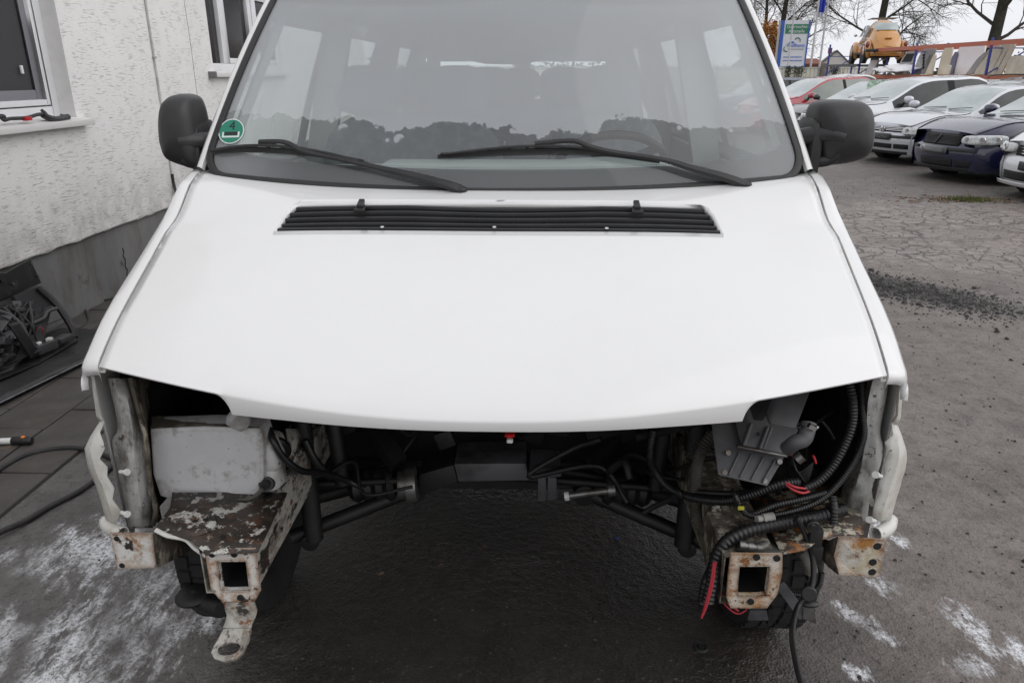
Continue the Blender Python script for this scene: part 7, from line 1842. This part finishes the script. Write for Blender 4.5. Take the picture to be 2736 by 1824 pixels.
tag(s_.build('flag', 'flag_cloth'), 'long white flag with a blue field hanging from the middle pole', 'flag')
mat('lamp_post_grey', (0.20, 0.20, 0.21), .5)
t = thing('lamp_post', 'thin grey lamp post above the orange bush', 'lamp post', (15.0, 50.0, 0)); s_ = Shape().tube([(0, 0, 0), (0, 0, 9)], .09, 10, r_end=.06); s_.build('post', 'lamp_post_grey', t); s_ = Shape().box((.3, 0, 9), (.8, .2, .1)); s_.build('lamp_head', 'lamp_post_grey', t, bevel=.02)

# ------------------------------------------------------------------ bare trees
mat('bark', (0.030, 0.028, 0.020), .9, col2=(0.052, 0.050, 0.034), scale=3); mat('twig', (0.060, 0.050, 0.042), .9)
def tree(name, label, loc, height, r0, seed, lean=(0, 0), spread=1.0, first=.28, droop=.35, levels=4, nb=13):
    rg = random.Random(seed)
    t = thing(name, label, 'tree', loc)
    tr_, cr = Shape(), Shape()
    top = [(lean[0] * k / 8 * height + .10 * math.sin(k + seed), lean[1] * k / 8 * height, height * k / 8) for k in range(9)]
    tr_.tube(top, r0, 10, radii=[r0 * (1.35 if k == 0 else 1) * (1 - .085 * k) for k in range(9)])
    def grow(p, d, l, r, lev):
        n = 6 if lev < 2 else 4
        pts = [Vector(p)]; dd = Vector(d)
        for i in range(n):
            dd = (dd + Vector((rg.gauss(0, .13), rg.gauss(0, .13), rg.gauss(0, .10) - droop * .10 * (1 if lev > 1 else .3)))).normalized()
            pts.append(pts[-1] + dd * l / n)
        cr.tube(pts, r, 5 if lev < 2 else 3, caps=False, r_end=max(.006, r * .35))
        if lev >= levels: return
        k = {0: 8, 1: 9, 2: 8, 3: 6}[lev] if lev < 4 else 0
        for i in range(k):
            f = rg.uniform(.2, 1.0); idx = min(n - 1, int(f * n)); q = pts[idx].lerp(pts[idx + 1], f * n - idx if f < 1 else 1)
            ax = (pts[idx + 1] - pts[idx]).normalized(); side = ax.orthogonal().normalized(); side.rotate(Matrix.Rotation(rg.uniform(0, 6.28), 3, ax))
            nd = (ax * rg.uniform(.45, .95) + side * rg.uniform(.5, .9) + Vector((0, 0, .12 - droop * .25))).normalized()
            grow(q, nd, l * rg.uniform(.40, .62), r * rg.uniform(.36, .50), lev + 1)
    for k in range(nb):
        f = lerp(first, .98, k / (nb - 1)); z = f * height; idx = min(7, int(f * 8)); base = Vector(top[idx]).lerp(Vector(top[idx + 1]), f * 8 - idx)
        a = rg.uniform(0, 6.28) if k else rg.uniform(0, 6.28)
        a = k * 2.4 + rg.uniform(-.4, .4)
        grow(base, (math.cos(a) * .85, math.sin(a) * .85, lerp(.35, 1.1, f)), height * .42 * spread * lerp(1.0, .5, f), r0 * lerp(.32, .20, f), 1)
    tr_.build('trunk', 'bark', t); cr.build('crown', 'twig', t, weld=False)
tree('bare_tree', 'bare dark tree with spreading twigs rising behind the yellow car', (27.6, 60.0, 0), 15.0, .34, 3, spread=1.05, first=.20)
tree('bare_tree', 'bare tree with thick leaning trunk behind the right end of the rack', (33.0, 55.0, 0), 15.0, .46, 5, lean=(.04, 0), spread=1.0, first=.24)
tree('bare_tree', 'bare thin stemmed tree standing behind the sign pylon', (23.0, 68.0, 0), 13.0, .30, 8, spread=.9, first=.22)
tree('bare_tree', 'small bare tree with a twiggy crown at the top left of the sign', (19.5, 62.0, 0), 11.5, .18, 11, spread=.9, first=.3)
# orange-leaved bush
mat('leaf_orange', (0.42, 0.15, 0.025), .7, col2=(0.30, 0.19, 0.03), scale=1.6)
ob = thing('orange_bush', 'orange leaved autumn bush beside the windscreen pillar', 'bush', (14.75, 46.5, 0))
s_ = Shape(); cr = Shape()
for k in range(12):
    a = k * .52; cr.tube([(0, 0, 0), (.35 * math.cos(a), .35 * math.sin(a), 1.2), (.9 * math.cos(a), .9 * math.sin(a), 3.0)], .04, 5, r_end=.012)
cr.build('stem', 'bark', ob)
for k in range(46):
    a = rnd.uniform(0, 6.28); h = rnd.uniform(.9, 4.2); q = 1.05 * math.sqrt(max(.05, 1 - ((h - 2.3) / 2.3) ** 2)) * rnd.random() ** .5
    cx_, cy_ = q * math.cos(a), q * math.sin(a); sg_ = rnd.uniform(.16, .30)
    for _ in range(190):
        x, y, z = cx_ + rnd.gauss(0, sg_), cy_ + rnd.gauss(0, sg_), h + rnd.gauss(0, sg_ * 1.1); l = rnd.uniform(.05, .11); b = rnd.uniform(0, 6.28); e = rnd.uniform(-1, 1)
        s_.add([(x, y, z), (x + l * math.cos(b), y + l * math.sin(b), z + l * e), (x + l * math.cos(b + 1.2), y + l * math.sin(b + 1.2), z + l * e * .3 + .03)], [(0, 1, 2)])
s_.build('crown', 'leaf_orange', ob, smooth=0, weld=False)
mat('leaf_conifer', (0.018, 0.032, 0.020), .8)
s_ = Shape()
for _ in range(4000):
    z = rnd.uniform(.2, 4.6); a = rnd.uniform(0, 6.28); rad = .95 * (1 - z / 5.0) * rnd.random() ** .4; x, y = rad * math.cos(a), rad * math.sin(a); l = rnd.uniform(.05, .12); b = rnd.uniform(0, 6.28)
    s_.add([(x, y, z), (x + l * math.cos(b), y + l * math.sin(b), z - .04), (x + l * .5 * math.cos(b + 1), y + l * .5 * math.sin(b + 1), z + .05)], [(0, 1, 2)])
t = thing('conifer', 'small dark conifer squeezed between orange bush and sign', 'tree', (16.2, 49.5, 0)); s_.build('crown', 'leaf_conifer', t, smooth=0, weld=False); s_ = Shape().tube([(0, 0, 0), (0, 0, 4.4)], .07, 6, r_end=.01); s_.build('trunk', 'bark', t)

# ------------------------------------------------------------------ far houses and shrubs
mat('brick_far', (0.20, 0.075, 0.055), .9, col2=(0.16, 0.07, 0.05), scale=.5); mat('render_far', (0.58, 0.56, 0.52), .9); mat('roof_far', (0.13, 0.12, 0.12), .85); mat('hedge_far', (0.055, 0.055, 0.045), .95, col2=(0.09, 0.08, 0.065), scale=2)
h1 = thing('far_house', 'far pale gabled house with dark roof and chimney', 'house', (60.5, 150.0, 0), R(-18))
s_ = Shape().prism([(-2.5, 0, 0), (4.2, 0, 0), (4.2, 0, 2.4), (.85, 0, 5.4), (-2.5, 0, 2.4)], (0, 8, 0)); s_.build('wall', 'render_far', h1, smooth=0)
for sd in (-1, 1):
    s_ = Shape().prism([(.85, -.3, 5.5), (.85 + sd * 3.7, -.3, 2.2), (.85 + sd * 3.7, 8.3, 2.2), (.85, 8.3, 5.5)], (0, 0, .18)); s_.build('roof', 'roof_far', h1, smooth=0)
s_ = Shape().box((-.2, 3.0, 5.6), (.7, .7, 1.0)); s_.build('chimney', 'brick_far', h1, smooth=0)
s_ = Shape().box((1.8, -.02, 1.6), (.8, .06, 1.0)); s_.build('window', 'window_dark', h1, smooth=0)
h2 = thing('far_house', 'long low red brick building left of the pale gabled house', 'house', (50.5, 140.0, 0), R(-8))
s_ = Shape().box((0, 4, 1.5), (9, 8, 3.0)); s_.build('wall', 'brick_far', h2, smooth=0)
s_ = Shape().prism([(-4.7, -.3, 3.0), (4.7, -.3, 3.0), (4.2, 4, 3.9), (-4.7, 4, 3.9)], (0, 0, .15)); s_.build('roof', 'brick_far', h2, smooth=0)
for x in (-2.5, 0, 2.5):
    s_ = Shape().box((x, -.02, 1.4), (.9, .06, 1.1)); s_.build('window', 'window_dark', h2, smooth=0)
h3 = thing('far_house', 'pale low house half hidden left of the sign', 'house', (29.5, 90.0, 0), R(-10))
s_ = Shape().prism([(-3, 0, 0), (3, 0, 0), (3, 0, 2.5), (0, 0, 5.0), (-3, 0, 2.5)], (0, 9, 0)); s_.build('wall', 'render_far', h3, smooth=0)
for sd in (-1, 1):
    s_ = Shape().prism([(0, -.3, 5.1), (sd * 3.4, -.3, 2.3), (sd * 3.4, 9.3, 2.3), (0, 9.3, 5.1)], (0, 0, .18)); s_.build('roof', 'roof_far', h3, smooth=0)
s_ = Shape().box((0, -.03, 3.0), (.8, .06, .9)); s_.build('window', 'window_dark', h3, smooth=0)
s_ = Shape()
for _ in range(9000):
    x = rnd.uniform(-60, 190); y = 175 + rnd.uniform(-3, 3); z = abs(rnd.gauss(0, 1)) * (1.3 + .7 * math.sin(x * .13)) + .1; l = rnd.uniform(.3, .8); b = rnd.uniform(0, 6.28)
    s_.add([(x, y, z), (x + l * math.cos(b), y, z + l * math.sin(b)), (x + l * math.cos(b + 1.3), y + .3, z + l * math.sin(b + 1.3))], [(0, 1, 2)])
stuff(s_.build('far_hedge', 'hedge_far', smooth=0, weld=False), 'low dark line of distant hedges on the horizon', 'hedge')
